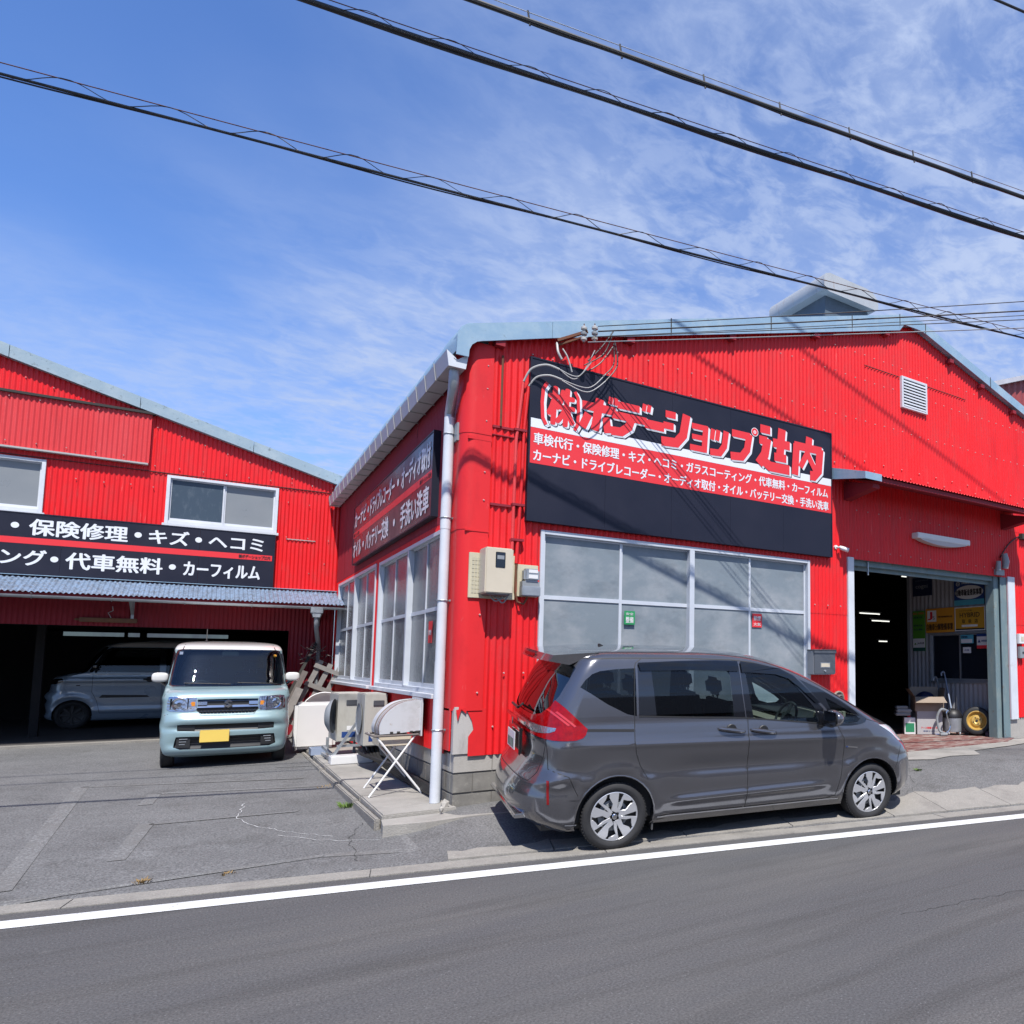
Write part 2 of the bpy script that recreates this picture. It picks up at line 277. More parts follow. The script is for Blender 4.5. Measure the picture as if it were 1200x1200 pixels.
def tag(o, label=None, cat=None, group=None, kind=None):
    if label: o['label'] = label
    if cat: o['category'] = cat
    if group: o['group'] = group
    if kind: o['kind'] = kind
    return o
def obj(name, mb, m, parent=None, smooth=False, bevel=0, sharp=35, recalc=True, bseg=2):
    me = bpy.data.meshes.new(name)
    if isinstance(mb, MB): me.from_pydata(mb.v, [], mb.f)
    else: me = mb
    if m is not None:
        for x in (m if isinstance(m, (list, tuple)) else [m]): me.materials.append(M[x] if isinstance(x, str) else x)
    if recalc and isinstance(mb, MB):
        bm = bmesh.new(); bm.from_mesh(me); bmesh.ops.recalc_face_normals(bm, faces=bm.faces)
        if bevel:
            bmesh.ops.bevel(bm, geom=[e for e in bm.edges if len(e.link_faces) == 2 and e.calc_face_angle(0) > .6], offset=bevel, segments=bseg, affect='EDGES', clamp_overlap=True)
        bm.to_mesh(me); bm.free()
    if smooth or bevel:
        me.shade_smooth(); me.set_sharp_from_angle(angle=R(sharp))
    o = bpy.data.objects.new(name, me); COL.objects.link(o)
    attach(o, parent)
    return o
WORLD = set()
def attach(o, parent):
    if parent is None: return
    o.parent = parent
    if parent.name in WORLD: o.matrix_parent_inverse = Matrix.Translation(-Vector(parent.location))
def wthing(name, label, cat, loc=(0, 0, 0), group=None):
    """a thing whose parts are modelled in world coordinates"""
    o = thing(name, label, cat, loc, 0, group); WORLD.add(o.name); return o
def thing(name, label, cat, loc=(0, 0, 0), rz=0, group=None):
    o = bpy.data.objects.new(name, None); COL.objects.link(o); o.location = loc; o.rotation_euler = (0, 0, rz); o.empty_display_size = .2
    return tag(o, label, cat, group)
def PX(p, q, t): return p+(q-p)*t

FONTCACHE = {}
def text_mesh(s, bold=0., shear=0., extrude=0.):
    c = bpy.data.curves.new('lettering', 'FONT'); c.body = s; c.size = 1; c.offset = bold; c.shear = shear; c.extrude = extrude; c.resolution_u = 3
    o = bpy.data.objects.new('lettering_source', c); COL.objects.link(o)
    dg = bpy.context.evaluated_depsgraph_get(); me = bpy.data.meshes.new_from_object(o.evaluated_get(dg))
    bpy.data.objects.remove(o); bpy.data.curves.remove(c)
    return me
def lettering(s, origin, xd, yd, x0, x1, y0, y1, m, parent, bold=.02, shear=0, name='lettering'):
    """flat print fitted into the box x0..x1, y0..y1 of the frame (origin, xd, yd)"""
    me = text_mesh(s, 0, shear); vs = [v.co.copy() for v in me.vertices]
    if not vs: return None
    ax, bx = min(v.x for v in vs), max(v.x for v in vs); ay, by = min(v.y for v in vs), max(v.y for v in vs)
    O = Vector(origin); xd = Vector(xd); yd = Vector(yd); nn = xd.cross(yd)
    base = [O+xd*(x0+(c.x-ax)/(bx-ax)*(x1-x0))+yd*(y0+(c.y-ay)/max(1e-6, by-ay)*(y1-y0)) for c in vs]
    fs = [tuple(p.vertices) for p in me.polygons]; bpy.data.meshes.remove(me)
    # heavy weight: the glyph is struck several times with tiny shifts
    st = [(0, 0)]
    if bold > .012:
        hh = (y1-y0)*bold
        st = [(0, 0), (hh, 0), (-hh, 0), (0, hh*.7), (0, -hh*.7), (hh*.7, hh*.5), (-hh*.7, -hh*.5), (hh*.7, -hh*.5), (-hh*.7, hh*.5)]
    mb = MB()
    for k, (a_, b_) in enumerate(st): mb.add([p+xd*a_+yd*b_+nn*(.00012*k) for p in base], fs)
    return obj(name, mb, m, parent, recalc=False)

def islands(mb):
    par = list(range(len(mb.v)))
    def fd(i):
        while par[i] != i: par[i] = par[par[i]]; i = par[i]
        return i
    for f in mb.f:
        for j in f[1:]: par[fd(j)] = fd(f[0])
    gr = {}
    for f in mb.f: gr.setdefault(fd(f[0]), []).append(f)
    res = []
    for fs in gr.values():
        ids = sorted(set(i for f in fs for i in f)); mp = {v: k for k, v in enumerate(ids)}; q = MB(); q.v = [mb.v[i] for i in ids]; q.f = [tuple(mp[i] for i in f) for f in fs]; res.append(q)
    return res
def corrugated(name, org, ud, nd, u0, u1, zb, zt, m, parent, pitch=.07, amp=.009, holes=(), sheet=.63, off=0., ns=8):
    """vertical corrugated sheets; zb, zt: functions of u; every sheet is its own part"""
    org = Vector(org); ud = Vector(ud); nd = Vector(nd); outs = []
    a = u0
    while a < u1-1e-4:
        b = min(u1, a+sheet)
        if u1-b < .2: b = u1
        us = set([round(a, 5), round(b, 5)])
        k = math.ceil(a/(pitch/ns))
        while k*pitch/ns < b: us.add(round(k*pitch/ns, 5)); k += 1
        for h in holes:
            for e in (h[0], h[1]):
                if a < e < b: us.add(round(e, 5))
        us = sorted(us); mb = MB(); cache = {}
        zs = sorted(set(z for h in holes for z in (h[2], h[3])))
        jit = random.uniform(-.0012, .0012)
        def vert(i, z):
            key = (i, round(z, 5))
            if key not in cache:
                u = us[i]; d = amp*math.sin(2*PI*u/pitch)+off+jit
                cache[key] = len(mb.v); p = org+ud*u+nd*d; mb.v.append((p.x, p.y, z))
            return cache[key]
        for i in range(len(us)-1):
            um = (us[i]+us[i+1])/2
            lv = [zb(us[i]), zb(us[i+1])]; tv = [zt(us[i]), zt(us[i+1])]
            brk = [z for z in zs if max(lv)+1e-4 < z < min(tv)-1e-4 and any(h[0] <= um <= h[1] for h in holes)]
            lev = [lv]+[[z, z] for z in brk]+[tv]
            for A, B in zip(lev, lev[1:]):
                zm = (A[0]+A[1]+B[0]+B[1])/4
                if zm <= (lv[0]+lv[1])/2: continue
                if any(h[0] <= um <= h[1] and h[2] <= zm <= h[3] for h in holes): continue
                if B[0]-A[0] < 1e-4 and B[1]-A[1] < 1e-4: continue
                mb.f.append((vert(i, A[0]), vert(i+1, A[1]), vert(i+1, B[1]), vert(i, B[0])))
        for mb in islands(mb):
            outs.append(obj(name, mb, m, parent, smooth=True, sharp=60, recalc=False))
        a = b
    return outs
def screws(pts, nd, m, parent, r=.007):
    mb = MB(); nd = Vector(nd)
    for p in pts:
        p = Vector(p); mb.tube([p, p+nd*.012], [r, r*.6], 6)
    o = obj('screw_heads', mb, m, parent); tag(o, kind='stuff'); return o
# ------------------------------------------------------------------ ground
O2 = Vector((-2.996, -1.315)); E2 = Vector((.97652, -.21543)); N2 = Vector((.21543, .97652))
def rd(s, q, z=0.): p = O2+E2*s+N2*q; return Vector((p.x, p.y, z))
def rq(x, y): d = Vector((x, y))-O2; return d.dot(N2)
def sm(t): t = min(1, max(0, t)); return t*t*(3-2*t)
def gz(x, y):
    q = rq(x, y)
    left = 0 if q < .46 else .012+(q-.46)*.0275
    left = min(left, .27)
    right = 0 if q < .46 else .012+(q-.46)*(.118+.075*sm((x-3)/2))
    right = min(right, .31) if x > 3 else min(right, .165+max(0, x)*.0483)
    return PX(left, right, sm((x+.75)/.75))
def sheet(name, s0, s1, q0, q1, z, m, ns=1, nq=1, zf=None):
    mb = MB()
    for j in range(nq+1):
        for i in range(ns+1):
            p = rd(PX(s0, s1, i/ns), PX(q0, q1, j/nq), z)
            if zf: p.z = zf(p.x, p.y)
            mb.v.append(tuple(p))
    for j in range(nq):
        for i in range(ns):
            a = j*(ns+1)+i; mb.f.append((a, a+1, a+ns+2, a+ns+1))
    return tag(obj(name, mb, m, smooth=ns > 1, recalc=False), kind='structure')
g = MB(); g.quad((-900, -900, -.03), (900, -900, -.03), (900, 900, -.03), (-900, 900, -.03)); tag(obj('ground', g, 'lot', recalc=False), kind='structure')
sheet('road', -90, 110, -7.6, .47, 0, 'road', 40, 4)
sheet('far_kerb', -90, 110, -8.2, -7.6, .02, 'kerbc')
sheet('lane_line', -90, 110, -.085, .09, .004, 'linepaint')
# concrete gutter strip (individual lengths with recessed joints)
gut = bpy.data.objects.new('gutter_strip', None); COL.objects.link(gut); tag(gut, kind='structure')
s = -16.
while s < 26:
    L = 1.8; mb = MB(); hh = .006+random.uniform(-.002, .003); w0 = .25+random.uniform(-.006, .006)
    vs = [rd(a, q, z) for z in (-.05, hh) for a, q in ((s+.004, w0), (s+L-.004, w0), (s+L-.004, .46), (s+.004, .46))]
    mb.add(vs, [(4, 5, 6, 7), (0, 1, 5, 4), (1, 2, 6, 5), (2, 3, 7, 6), (3, 0, 4, 7)]); obj('kerb_slab', mb, 'kerbc', gut); s += L
# forecourt
mb = MB(); XS = [-60, -30, -16, -10]+[-8+.25*i for i in range(84)]+[16, 30, 60]; qs = [.455, .46, .52, .7]+[.9+.25*i for i in range(60)]+[20, 40]
for q in qs:
    for x in XS:
        y = (q-(x-O2.x)*N2.x)/N2.y+O2.y
        z = gz(x, y) if q > .456 else -.02
        mb.v.append((x, y, z+.002*math.sin(x*1.7+y)*math.sin(y*1.3) if q > .6 and q < 9 else z))
nx = len(XS)
for j in range(len(qs)-1):
    for i in range(nx-1):
        y = (qs[j]-(XS[i]-O2.x)*N2.x)/N2.y+O2.y
        mb.f.append((j*nx+i, j*nx+i+1, (j+1)*nx+i+1, (j+1)*nx+i))
tag(obj('forecourt', mb, 'lot', smooth=True, recalc=False), kind='structure')
# kerb slab along the right apron: broken concrete edge, several pieces
ks = bpy.data.objects.new('apron_kerb', None); COL.objects.link(ks); tag(ks, kind='structure')
prev = 2.55; rnd = random.Random(4)
cuts = [2.55, 3.4, 4.6, 5.7, 6.9, 7.6, 8.5, 9.6, 10.8, 12.2, 14]
wid = [.16, .20, .14, .22, .26, .52, .50, .56, .6, .6]
for i in range(len(cuts)-1):
    a, b = cuts[i]+.006, cuts[i+1]-.006; w1 = wid[i]; w2 = wid[min(i+1, len(wid)-1)]
    n = 7; lo = [rd(PX(a, b, k/n), .47+rnd.uniform(-.008, .008)) for k in range(n+1)]; hi = [rd(PX(a, b, k/n), .5+PX(w1, w2, k/n)+rnd.uniform(-.05, .05)) for k in range(n+1)]
    vs = []; fs = []
    for k in range(n+1):
        for p, dz in ((lo[k], -.08), (lo[k], .0), (hi[k], .0), (hi[k], -.08)):
            z = gz(p.x, p.y) if dz == 0 else -.05
            vs.append((p.x, p.y, (max(z, .014)+.010+rnd.uniform(-.002, .002)) if dz == 0 else -.06))
    for k in range(n):
        for c in range(3): fs.append((4*k+c, 4*k+4+c, 4*k+5+c, 4*k+c+1))
    fs += [(0, 1, 2, 3), (4*n+3, 4*n+2, 4*n+1, 4*n)]
    mb = MB(); mb.add(vs, fs); obj('kerb_slab', mb, 'kerbc', ks)
def patch(name, poly, dz, m, kind='structure', sub=.3):
    """flat polygon draped on the forecourt"""
    from mathutils.geometry import tessellate_polygon
    pts = []
    for i in range(len(poly)):
        a = Vector(poly[i]); b = Vector(poly[(i+1) % len(poly)]); n = max(1, int((b-a).length/sub))
        for k in range(n): pts.append(a.lerp(b, k/n))
    tri = tessellate_polygon([[Vector((p.x, p.y, 0)) for p in pts]])
    mb = MB(); mb.add([(p.x, p.y, gz(p.x, p.y)+dz) for p in pts], [tuple(t) for t in tri])
    o = obj(name, mb, m, recalc=True)
    return tag(o, kind=kind)
# worn concrete in front of the garage, then the red painted sill
def slabpoly(name, poly, z, m, h=.05):
    mb = MB(); n = len(poly); mb.add([(x, y, z-h) for x, y in poly]+[(x, y, z) for x, y in poly], [tuple(range(n, 2*n))]+[(i, (i+1) % n, n+(i+1) % n, n+i) for i in range(n)])
    return tag(obj(name, mb, m), kind='structure')
patch('garage_apron', [(4.6, -.95), (5.6, -.9), (6.0, -1.12), (6.5, -1.02), (7.0, -1.16), (7.35, -.8), (8.4, -.72), (9.4, -.58), (12, -.5), (12, -.02), (4.6, -.02)], .010, 'concrete', sub=.15)
slabpoly('garage_threshold', [(5.45, -.36), (8.9, -.34), (9.45, -.1), (9.45, .0), (9.5, 2.3), (5.45, 2.3)], .332, 'redfloor')
slabpoly('garage_floor', [(-.0, 2.3), (14, 2.3), (14, 12), (0, 12)], .33, 'darkfloor')
slabpoly('left_garage_floor', [(-14, 8.5), (-.1, 8.5), (-.1, 16.2), (-14, 16.2)], .285, 'darkfloor')
slabpoly('left_garage_sill', [(-14, 8.3), (-.75, 8.3), (-.75, 8.5), (-14, 8.5)], .29, 'kerbc')
# raised walkway along the side wall, in cast lengths
wk = bpy.data.objects.new('walkway', None); COL.objects.link(wk); tag(wk, kind='structure')
ys = [-.10, 1.05, 2.3, 3.6, 4.9, 6.2, 7.4, 8.35]
for i in range(len(ys)-1):
    a, b = ys[i]+.004, ys[i+1]-.004; mb = MB(); za, zb_ = .185+.012*a, .185+.012*b
    x0 = -.66-.006*i
    mb.add([(x0, a, -.05), (0.02, a, -.05), (.02, b, -.05), (x0, b, -.05), (x0+.01, a, za), (.02, a, za), (.02, b, zb_), (x0+.01, b, zb_)], [(4, 5, 6, 7), (0, 1, 5, 4), (2, 3, 7, 6), (3, 0, 4, 7)])
    obj('walkway_slab', mb, 'concrete', wk, bevel=.012)
    mb = MB(); mb.box(x0-.055, x0-.004, a, b, -.05, za-.03); obj('edge_stone', mb, 'kerbc', wk, bevel=.01)
slabpoly('corner_slab', [(-.66, -.11), (-.70, -.40), (-.35, -.47), (.05, -.42), (.45, -.46), (1.3, -.5), (1.3, .04), (0, .04), (0, -.1)], .148, 'concrete', .12)
# worn parking lines
def strip(name, a, b, w, m='wornpaint', dz=.0045):
    a = Vector(a); b = Vector(b); d = (b-a).normalized(); n = Vector((-d.y, d.x))*w/2
    return patch(name, [a-n, b-n, b+n, a+n], dz, m, sub=.25)
for a, b, w in (((-3.13, -.5), (-3.13, 3.95), .13), ((-3.13, 3.9), (-.95, 3.25), .07), ((-2.55, .0), (-2.42, 1.35), .12), ((-2.4, 1.3), (-1.2, 1.2), .06), ((-2.48, 2.35), (-2.42, 3.0), .12), ((-2.4, 3.0), (-.8, 2.55), .08),
                ((-.58, -.25), (-.58, -1.02), .13), ((-1.2, -.72), (-.6, -.95), .1), ((-1.15, 4.35), (-.75, 4.25), .06), ((-4.9, -.9), (-1.2, -.72), .08)):
    strip('parking_line', a, b, w)
# cracks and patches
def cracks(name, paths, w=.012, m='crack', dz=.006):
    mb = MB(); rr = random.Random(9)
    for path in paths:
        pts = []
        for i in range(len(path)-1):
            a = Vector(path[i]); b = Vector(path[i+1]); n = max(2, int((b-a).length/.06))
            for k in range(n): pts.append(a.lerp(b, k/n)+Vector((rr.uniform(-.02, .02), rr.uniform(-.02, .02))))
        pts.append(Vector(path[-1])); prev = None
        for i, p in enumerate(pts):
            d = (pts[min(i+1, len(pts)-1)]-pts[max(0, i-1)]); d = d.normalized() if d.length > 1e-6 else Vector((1, 0)); nn = Vector((-d.y, d.x))*w*rr.uniform(.15, 1)*.5
            z = gz(p.x, p.y)+dz; v = [(p.x-nn.x, p.y-nn.y, z), (p.x+nn.x, p.y+nn.y, z)]; o = len(mb.v); mb.v += v
            if prev is not None: mb.f.append((prev, prev+1, o+1, o))
            prev = o
    return tag(obj(name, mb, m, recalc=False), kind='stuff')
cracks('asphalt_cracks', [[(3.6, -1.9), (4.3, -2.05), (4.9, -1.75), (5.6, -1.95)], [(4.3, -2.05), (4.5, -2.35)], [(4.9, -1.75), (5.2, -1.3), (6.3, -1.3)], [(5.2, -1.5), (6.2, -2.2)], [(6.0, -1.2), (7.3, -1.7), (8.0, -1.4)], [(5.6, -1.95), (6.0, -2.35)],
    [(7.2, -1.0), (7.6, -1.9), (7.4, -2.4)], [(-1.0, -1.05), (-.95, -.3), (-.75, .3)], [(1.0, -.9), (2.2, -1.2), (3.2, -1.1)]], .006)
cracks('road_cracks', [[(1.6, -4.4), (3.0, -4.6), (4.6, -4.75)]], .006, dz=.003)
cracks('chalk_scratches', [[(-1.62, 1.9), (-1.72, 1.2), (-1.62, .75), (-1.3, .2), (-1.05, -.1)], [(-1.45, .2), (-1.1, -.25), (-.7, -.45)]], .008, 'linepaint', dz=.006)
def tuft(name, x, y, n, h, m, label, z=None, sp=.05):
    mb = MB(); rr = random.Random(int(x*100)+int(y*31)); z = gz(x, y) if z is None else z
    for i in range(n):
        a = rr.uniform(0, 2*PI); r0 = rr.uniform(0, sp); bx, by = x+r0*math.cos(a), y+r0*math.sin(a); l = h*rr.uniform(.4, 1); t = rr.uniform(.2, .9)
        dx, dy = math.cos(a)*l*t, math.sin(a)*l*t; w = .004+rr.uniform(0, .004)
        mb.add([(bx-w*math.sin(a), by+w*math.cos(a), z), (bx+w*math.sin(a), by-w*math.cos(a), z), (bx+dx*.5+w*math.sin(a), by+dy*.5-w*math.cos(a), z+l*.6), (bx+dx, by+dy, z+l*.8)], [(0, 1, 2), (0, 2, 3)])
    return tag(obj(name, mb, m, recalc=False), label, 'weed')
tuft('weed', -.76, 1.15, 70, .10, 'grass', 'bright green weed tuft growing at the walkway edge beside the folding stand', .06, .06)
tuft('weed', -2.35, -.77, 30, .04, 'drygrass', 'brown dry weed tuft on the lot edge left of centre by the road')
tuft('weed', -1.85, -.86, 20, .03, 'drygrass', 'small dry weed tuft on the lot edge nearest the white line')
tuft('weed', 5.35, -1.4, 40, .04, 'grass', 'small green weed in the apron crack before the garage')
tuft('weed', .62, -.12, 50, .12, 'drygrass', 'dry brown stalks against the block footing behind the grey minivan', .15, .05)
tuft('weed', -.74, 2.4, 50, .06, 'drygrass', 'dry yellow weeds along the middle of the walkway edge', .09, .15)
tuft('weed', -3.75, -.45, 50, .08, 'drygrass', 'yellowish weed tuft at the far left lot edge')
mb = MB(); mb.add([(.05, -.14, .15), (.18, -.18, .15), (.38, -.12, .15), (.35, -.07, .158), (.1, -.10, .16)], [(0, 1, 2, 3, 4)]); tag(obj('debris_flake', mb, 'signwhite'), 'white broken flake lying before the block footing at the corner', 'debris')
for i, (x, y, r_, lb) in enumerate(((.0, .0, .05, 'larger broken concrete chunk by the foot of the downpipe'), (-.06, -.14, .025, 'small broken concrete chunk on the corner slab'))):
    bm = bmesh.new(); bmesh.ops.create_icosphere(bm, subdivisions=1, radius=r_)
    for v in bm.verts: v.co = Vector((v.co.x*1.0, v.co.y*.8, v.co.z*1.3))*random.uniform(.7, 1.2)+Vector((x-.08, y-.03, .18+r_*.5))
    me = bpy.data.meshes.new('rubble'); bm.to_mesh(me); bm.free(); tag(obj('rubble', me, 'block'), lb, 'rubble')

# ------------------------------------------------------------------ main workshop
EAVE = (-.02, 5.02); APX = (7.0, 7.13); REND = (14.0, 5.2)
def rooflow(x):     # underside line of the front fascia
    if x < .1: return 4.96
    if x < APX[0]: return PX(4.98, 7.03, (x-.1)/(APX[0]-.1))
    return 7.03-(x-APX[0])*.284
B1 = wthing('red_workshop_building', 'red corrugated workshop with gabled front, blue roof trim and open garage on the right', 'building', (7, 5, .2))
DOOR = (5.63, 9.30, 0, 3.16); WIN = (.83, 4.76, 1.0, 3.06)
fh = [(WIN[0], WIN[1], WIN[2], WIN[3]), (5.6, 9.48, -1, 3.16)]
R1, R2 = 2.32, 4.02
corrugated('siding_sheet', (0, 0, 0), (1, 0, 0), (0, -1, 0), .2, 14, lambda u: .665, lambda u: R1+.05, 'red', B1, holes=fh, off=.014, amp=.011)
corrugated('siding_sheet', (0, 0, 0), (1, 0, 0), (0, -1, 0), .2, 14, lambda u: R1, lambda u: R2+.05, 'red', B1, holes=fh, off=.019, amp=.011)
corrugated('siding_sheet', (0, 0, 0), (1, 0, 0), (0, -1, 0), .2, 14, lambda u: R2, lambda u: rooflow(u)+.08, 'red', B1, off=.024)
# rounded corner trim with its torn foot
def corner_trim(z0, z1, rr, off):
    mb = MB(); n = 8; pts = [(-.012-off, .34)]
    for k in range(n+1):
        a = PI/2*k/n; pts.append((.1-(.112+off)*math.cos(a)+0, .1-(.112+off)*math.sin(a)))
    pts.append((.26, -.012-off)); pts.append((.265, -.002))
    m_ = len(pts)
    for z in (z0, z1): mb.v += [(x, y, z) for x, y in pts]
    mb.f = [(i, i+1, m_+i+1, m_+i) for i in range(m_-1)]
    return obj('corner_trim', mb, 'red_flat', B1, smooth=True, sharp=50, recalc=False)
corner_trim(1.12, 3.0, 0, .022); corner_trim(2.98, 4.03, 0, .026); corner_trim(4.0, 4.98, 0, .030)
for z0_, z1_ in ((3.93, 3.97), (2.96, 2.985)): mb = MB(); mb.box(.02, .265, -.040, -.02, z0_, z1_); obj('trim_band', mb, 'red_flat', B1, bevel=.004)
# exposed white substrate at the torn corner
mb = MB(); mb.box(-.012, .215, -.014, 0, .69, 1.16); mb.box(-.014, 0, -.012, .06, .69, 1.14); obj('exposed_board', mb, 'cream2w', B1)
mb = MB(); mb.prism([(.13, .665), (.3, .665), (.3, 1.14), (.10, 1.14), (.16, 1.02), (.18, .93), (.13, .86)], lambda a, b, d: (a, -.022-d, b), 0, .004); mb.prism([(.0, 1.13), (.10, 1.16), (.10, 1.09), (.05, 1.14), (.02, 1.02)], lambda a, b, d: (a, -.03-d, b), 0, .004); obj('torn_trim', mb, 'red_flat', B1)
mb = MB(); mb.box(-.034, -.02, .06, .34, .72, 1.14); obj('torn_trim', mb, 'red_flat', B1)
# side wall
SW1 = (4.4, 8.05, 1.25, 3.10); SW2 = (.62, 4.12, 1.25, 3.08)
sh = [(4.42, 8.02, 1.27, 3.08), (.64, 4.10, 1.27, 3.06)]
corrugated('side_siding_sheet', (0, 0, 0), (0, 1, 0), (-1, 0, 0), .3, 8.42, lambda u: .665 if u < 4.8 else .3, lambda u: 3.2, 'red', B1, holes=sh, off=.012, amp=.007)
corrugated('side_siding_sheet', (0, 0, 0), (0, 1, 0), (-1, 0, 0), .3, 8.42, lambda u: 3.15, lambda u: 4.9, 'red_dark', B1, off=.016, amp=.005, sheet=.9)  # upper sheets in darker red: gutter shade put into the colour
# block footing with recessed joints
def blocks(fn, u0, u1, z0, z1, m='block', bl=.39, bh=.19):
    z = z1; row = 0
    while z > z0+.02:
        zb_ = max(z0, z-bh); u = u0-(bl/2 if row % 2 else 0)
        while u < u1:
            a, b = max(u, u0)+.003, min(u+bl, u1)-.003
            if b-a > .02:
                mb = MB(); mb.add([fn(u_, d, z_) for z_ in (zb_+.003, z-.003) for d in (0, .1) for u_ in (a, b)], [(0, 2, 3, 1), (4, 5, 7, 6), (0, 1, 5, 4), (2, 6, 7, 3), (0, 4, 6, 2), (1, 3, 7, 5)])
                obj('block', mb, m if zb_ > .3 else 'block_dirty', B1, bevel=.004)
            u += bl
        z -= bh+.01; row += 1
blocks(lambda u, d, z: (u, .0+d, z), .0, 1.6, .0, .69)
blocks(lambda u, d, z: (.0+d, u, z), .1, 4.4, .0, .69)
mb = MB(); mb.box(.02, 5.4, .012, .15, -.1, .69); mb.box(.012, .15, .02, 8.3, -.1, .69); mb.box(1.6, 5.45, .004, .012, .0, .69); obj('footing_core', mb, 'mortar', B1)
mb = MB(); mb.box(9.5, 9.93, .0, .16, .1, .66); mb.box(9.93, 14, .0, .16, .1, .66); obj('footing', mb, 'block', B1, bevel=.004)
# fascia boards along the front verge
def fpt(x, dz): return (x, rooflow(x)+dz)
js = [.86, 2.39, 3.98, 5.55, 6.62]
segs = []
arc = [(-.155, 4.76), (-.15, 4.90), (-.125, 5.02), (-.07, 5.10), (.03, 5.14)]
ain = [(-.03, 4.76), (-.025, 4.84), (.0, 4.90), (.05, 4.945), (.10, 4.965)]
top = lambda x: (PX(5.14, 7.20, (x-.03)/(6.7-.03)) if x < 6.7 else (7.20+.015*math.sin((x-6.7)*4) if x < 7.2 else 7.21-(x-7.2)*.284))
mb = MB(); pol = arc+[(.86, top(.86))]+[(.86, rooflow(.86))]+ain[::-1]; mb.prism(pol, lambda a, b, d: (a, d, b), -.13, -.115)
obj('fascia_board', mb, 'bluemetal', B1)
xs = js+[7.25, 9.0, 10.8, 12.6, 14.1]
for i in range(len(xs)-1):
    a, b = xs[i]+.004, xs[i+1]-.004; n = 6; ln = [PX(a, b, k/n) for k in range(n+1)]
    mb = MB(); off = -.13-(.003 if i % 2 else 0)
    mb.prism([(x, top(x)-(.0 if x < 7.2 else 0)) for x in ln]+[(x, (rooflow(x) if x < 6.7 else top(x)-.16)) for x in ln[::-1]], lambda a, b, d: (a, d, b), off, off+.014); obj('fascia_board', mb, 'bluemetal', B1)
    mb = MB(); mb.prism([(b-.002, top(b)+.012), (b+.010, top(b)+.012), (b+.012, top(b)-.17), (b, top(b)-.17)], lambda a, b, d: (a, d, b), off-.006, off); obj('joint_strip', mb, 'crack', B1)
mb = MB()
for x in (.25, 1.8, 3.3, 4.8, 6.3, 7.9, 8.75, 9.7, 10.6): mb.box(x, x+.1, -.115, -.0, rooflow(x)-.05, rooflow(x)+.01)
obj('purlin_end', mb, 'red_dark', B1)
# roof sheets
mb = MB(); n = 6
rp = [(-.15, 4.86), (-.145, 4.98), (-.11, 5.07), (-.04, 5.125)]+[(7.0, 7.24), (14.1, 5.24)]
ut = [(-.12, 4.86), (-.10, 4.98), (-.02, 5.05)]+[(7.0, 7.12), (14.1, 5.12)]
mb.prism(rp+ut[::-1], lambda a, b, d: (a, d, b), -.115, 12); obj('roof', mb, 'bluemetal', B1)
# scalloped roof edge above the gutter
mb = MB(); n = 260
for k in range(n+1):
    y = -.11+k*(8.45/n); w = abs(math.sin(PI*(y+.1)/.82))**.8*.018
    mb.v += [(-.152-w*.6, y, 4.80), (-.148-w, y, 4.92), (-.120-w, y, 5.035), (-.055, y, 5.105+w*.6), (.1, y, 5.165)]
for k in range(n):
    for c in range(4): a = 5*k+c; mb.f.append((a, a+1, a+6, a+5))
obj('roof_edge_sheet', mb, 'bluemetal', B1, smooth=True, recalc=False)
# gutter: box section with hangers
G = wthing('eaves_gutter', 'pale grey box gutter with hangers along the eave of the side wall', 'gutter', (-.12, 4, 4.7))
mb = MB(); mb.prism([(-.24, 4.80), (-.215, 4.64), (-.045, 4.64), (-.02, 4.80), (-.028, 4.80), (-.05, 4.65), (-.21, 4.65), (-.232, 4.80)], lambda a, b, d: (a, d, b), -.08, 8.36); obj('gutter_channel', mb, 'gutter', G)
mb = MB(); mb.prism([(-.24, 4.80), (-.215, 4.635), (-.045, 4.635), (-.02, 4.80), (-.10, 4.74), (-.13, 4.715), (-.16, 4.74)], lambda a, b, d: (a, d, b), -.092, -.08); mb.prism([(-.165, 4.74), (-.13, 4.715), (-.095, 4.74), (-.09, 4.73), (-.13, 4.70), (-.17, 4.73)], lambda a, b, d: (a, d, b), -.097, -.092); obj('end_cap', mb, 'white_metal', G)
y = .4
while y < 8.3:
    mb = MB(); mb.bar((-.247, y, 4.81), (-.222, y, 4.63), .008, .014); mb.bar((-.222, y, 4.634), (-.03, y, 4.634), .008, .010); obj('hanger', mb, 'whitecable', G); y += .41
D = wthing('downpipe', 'long pale blue-white downpipe beside the corner of the red workshop', 'pipe', (-.1, .25, .2))
mb = MB(); mb.tube([(-.13, .02, 4.64), (-.13, .02, 4.52), (-.115, .12, 4.38), (-.10, .25, 4.25), (-.10, .25, 4.15)], [.052, .052, .05, .05, .05], 14); obj('elbow', mb, 'steel', D, smooth=True)
mb = MB(); mb.tube([(-.10, .25, 4.2), (-.10, .25, 3.0)], .052, 18); mb.tube([(-.10, .25, 3.0), (-.10, .25, 1.62)], .0495, 18); mb.tube([(-.10, .25, 1.62), (-.10, .25, .19)], .052, 18); obj('pipe', mb, 'white_metal', D, smooth=True)
for z in (4.02, 3.12, 2.25, .92):
    mb = MB(); mb.tube([(-.10+.057*math.cos(a), .25+.057*math.sin(a), z) for a in [2*PI*k/12 for k in range(13)]], .005, 5); mb.bar((-.04, .23, z), (.0, .1, z), .01, .02); obj('bracket', mb, 'steel', D)
for y0_ in (.31, .09): mb = MB(); mb.box(-.06, -.03, y0_, y0_+.11, 3.93, 4.12); obj('backing_plate', mb, 'greyplastic', D)
mb = MB(); mb.tube([(-.04, .42, 4.6), (-.04, .42, .8)], .018, 8); obj('thin_pipe', mb, 'black', D, smooth=True)

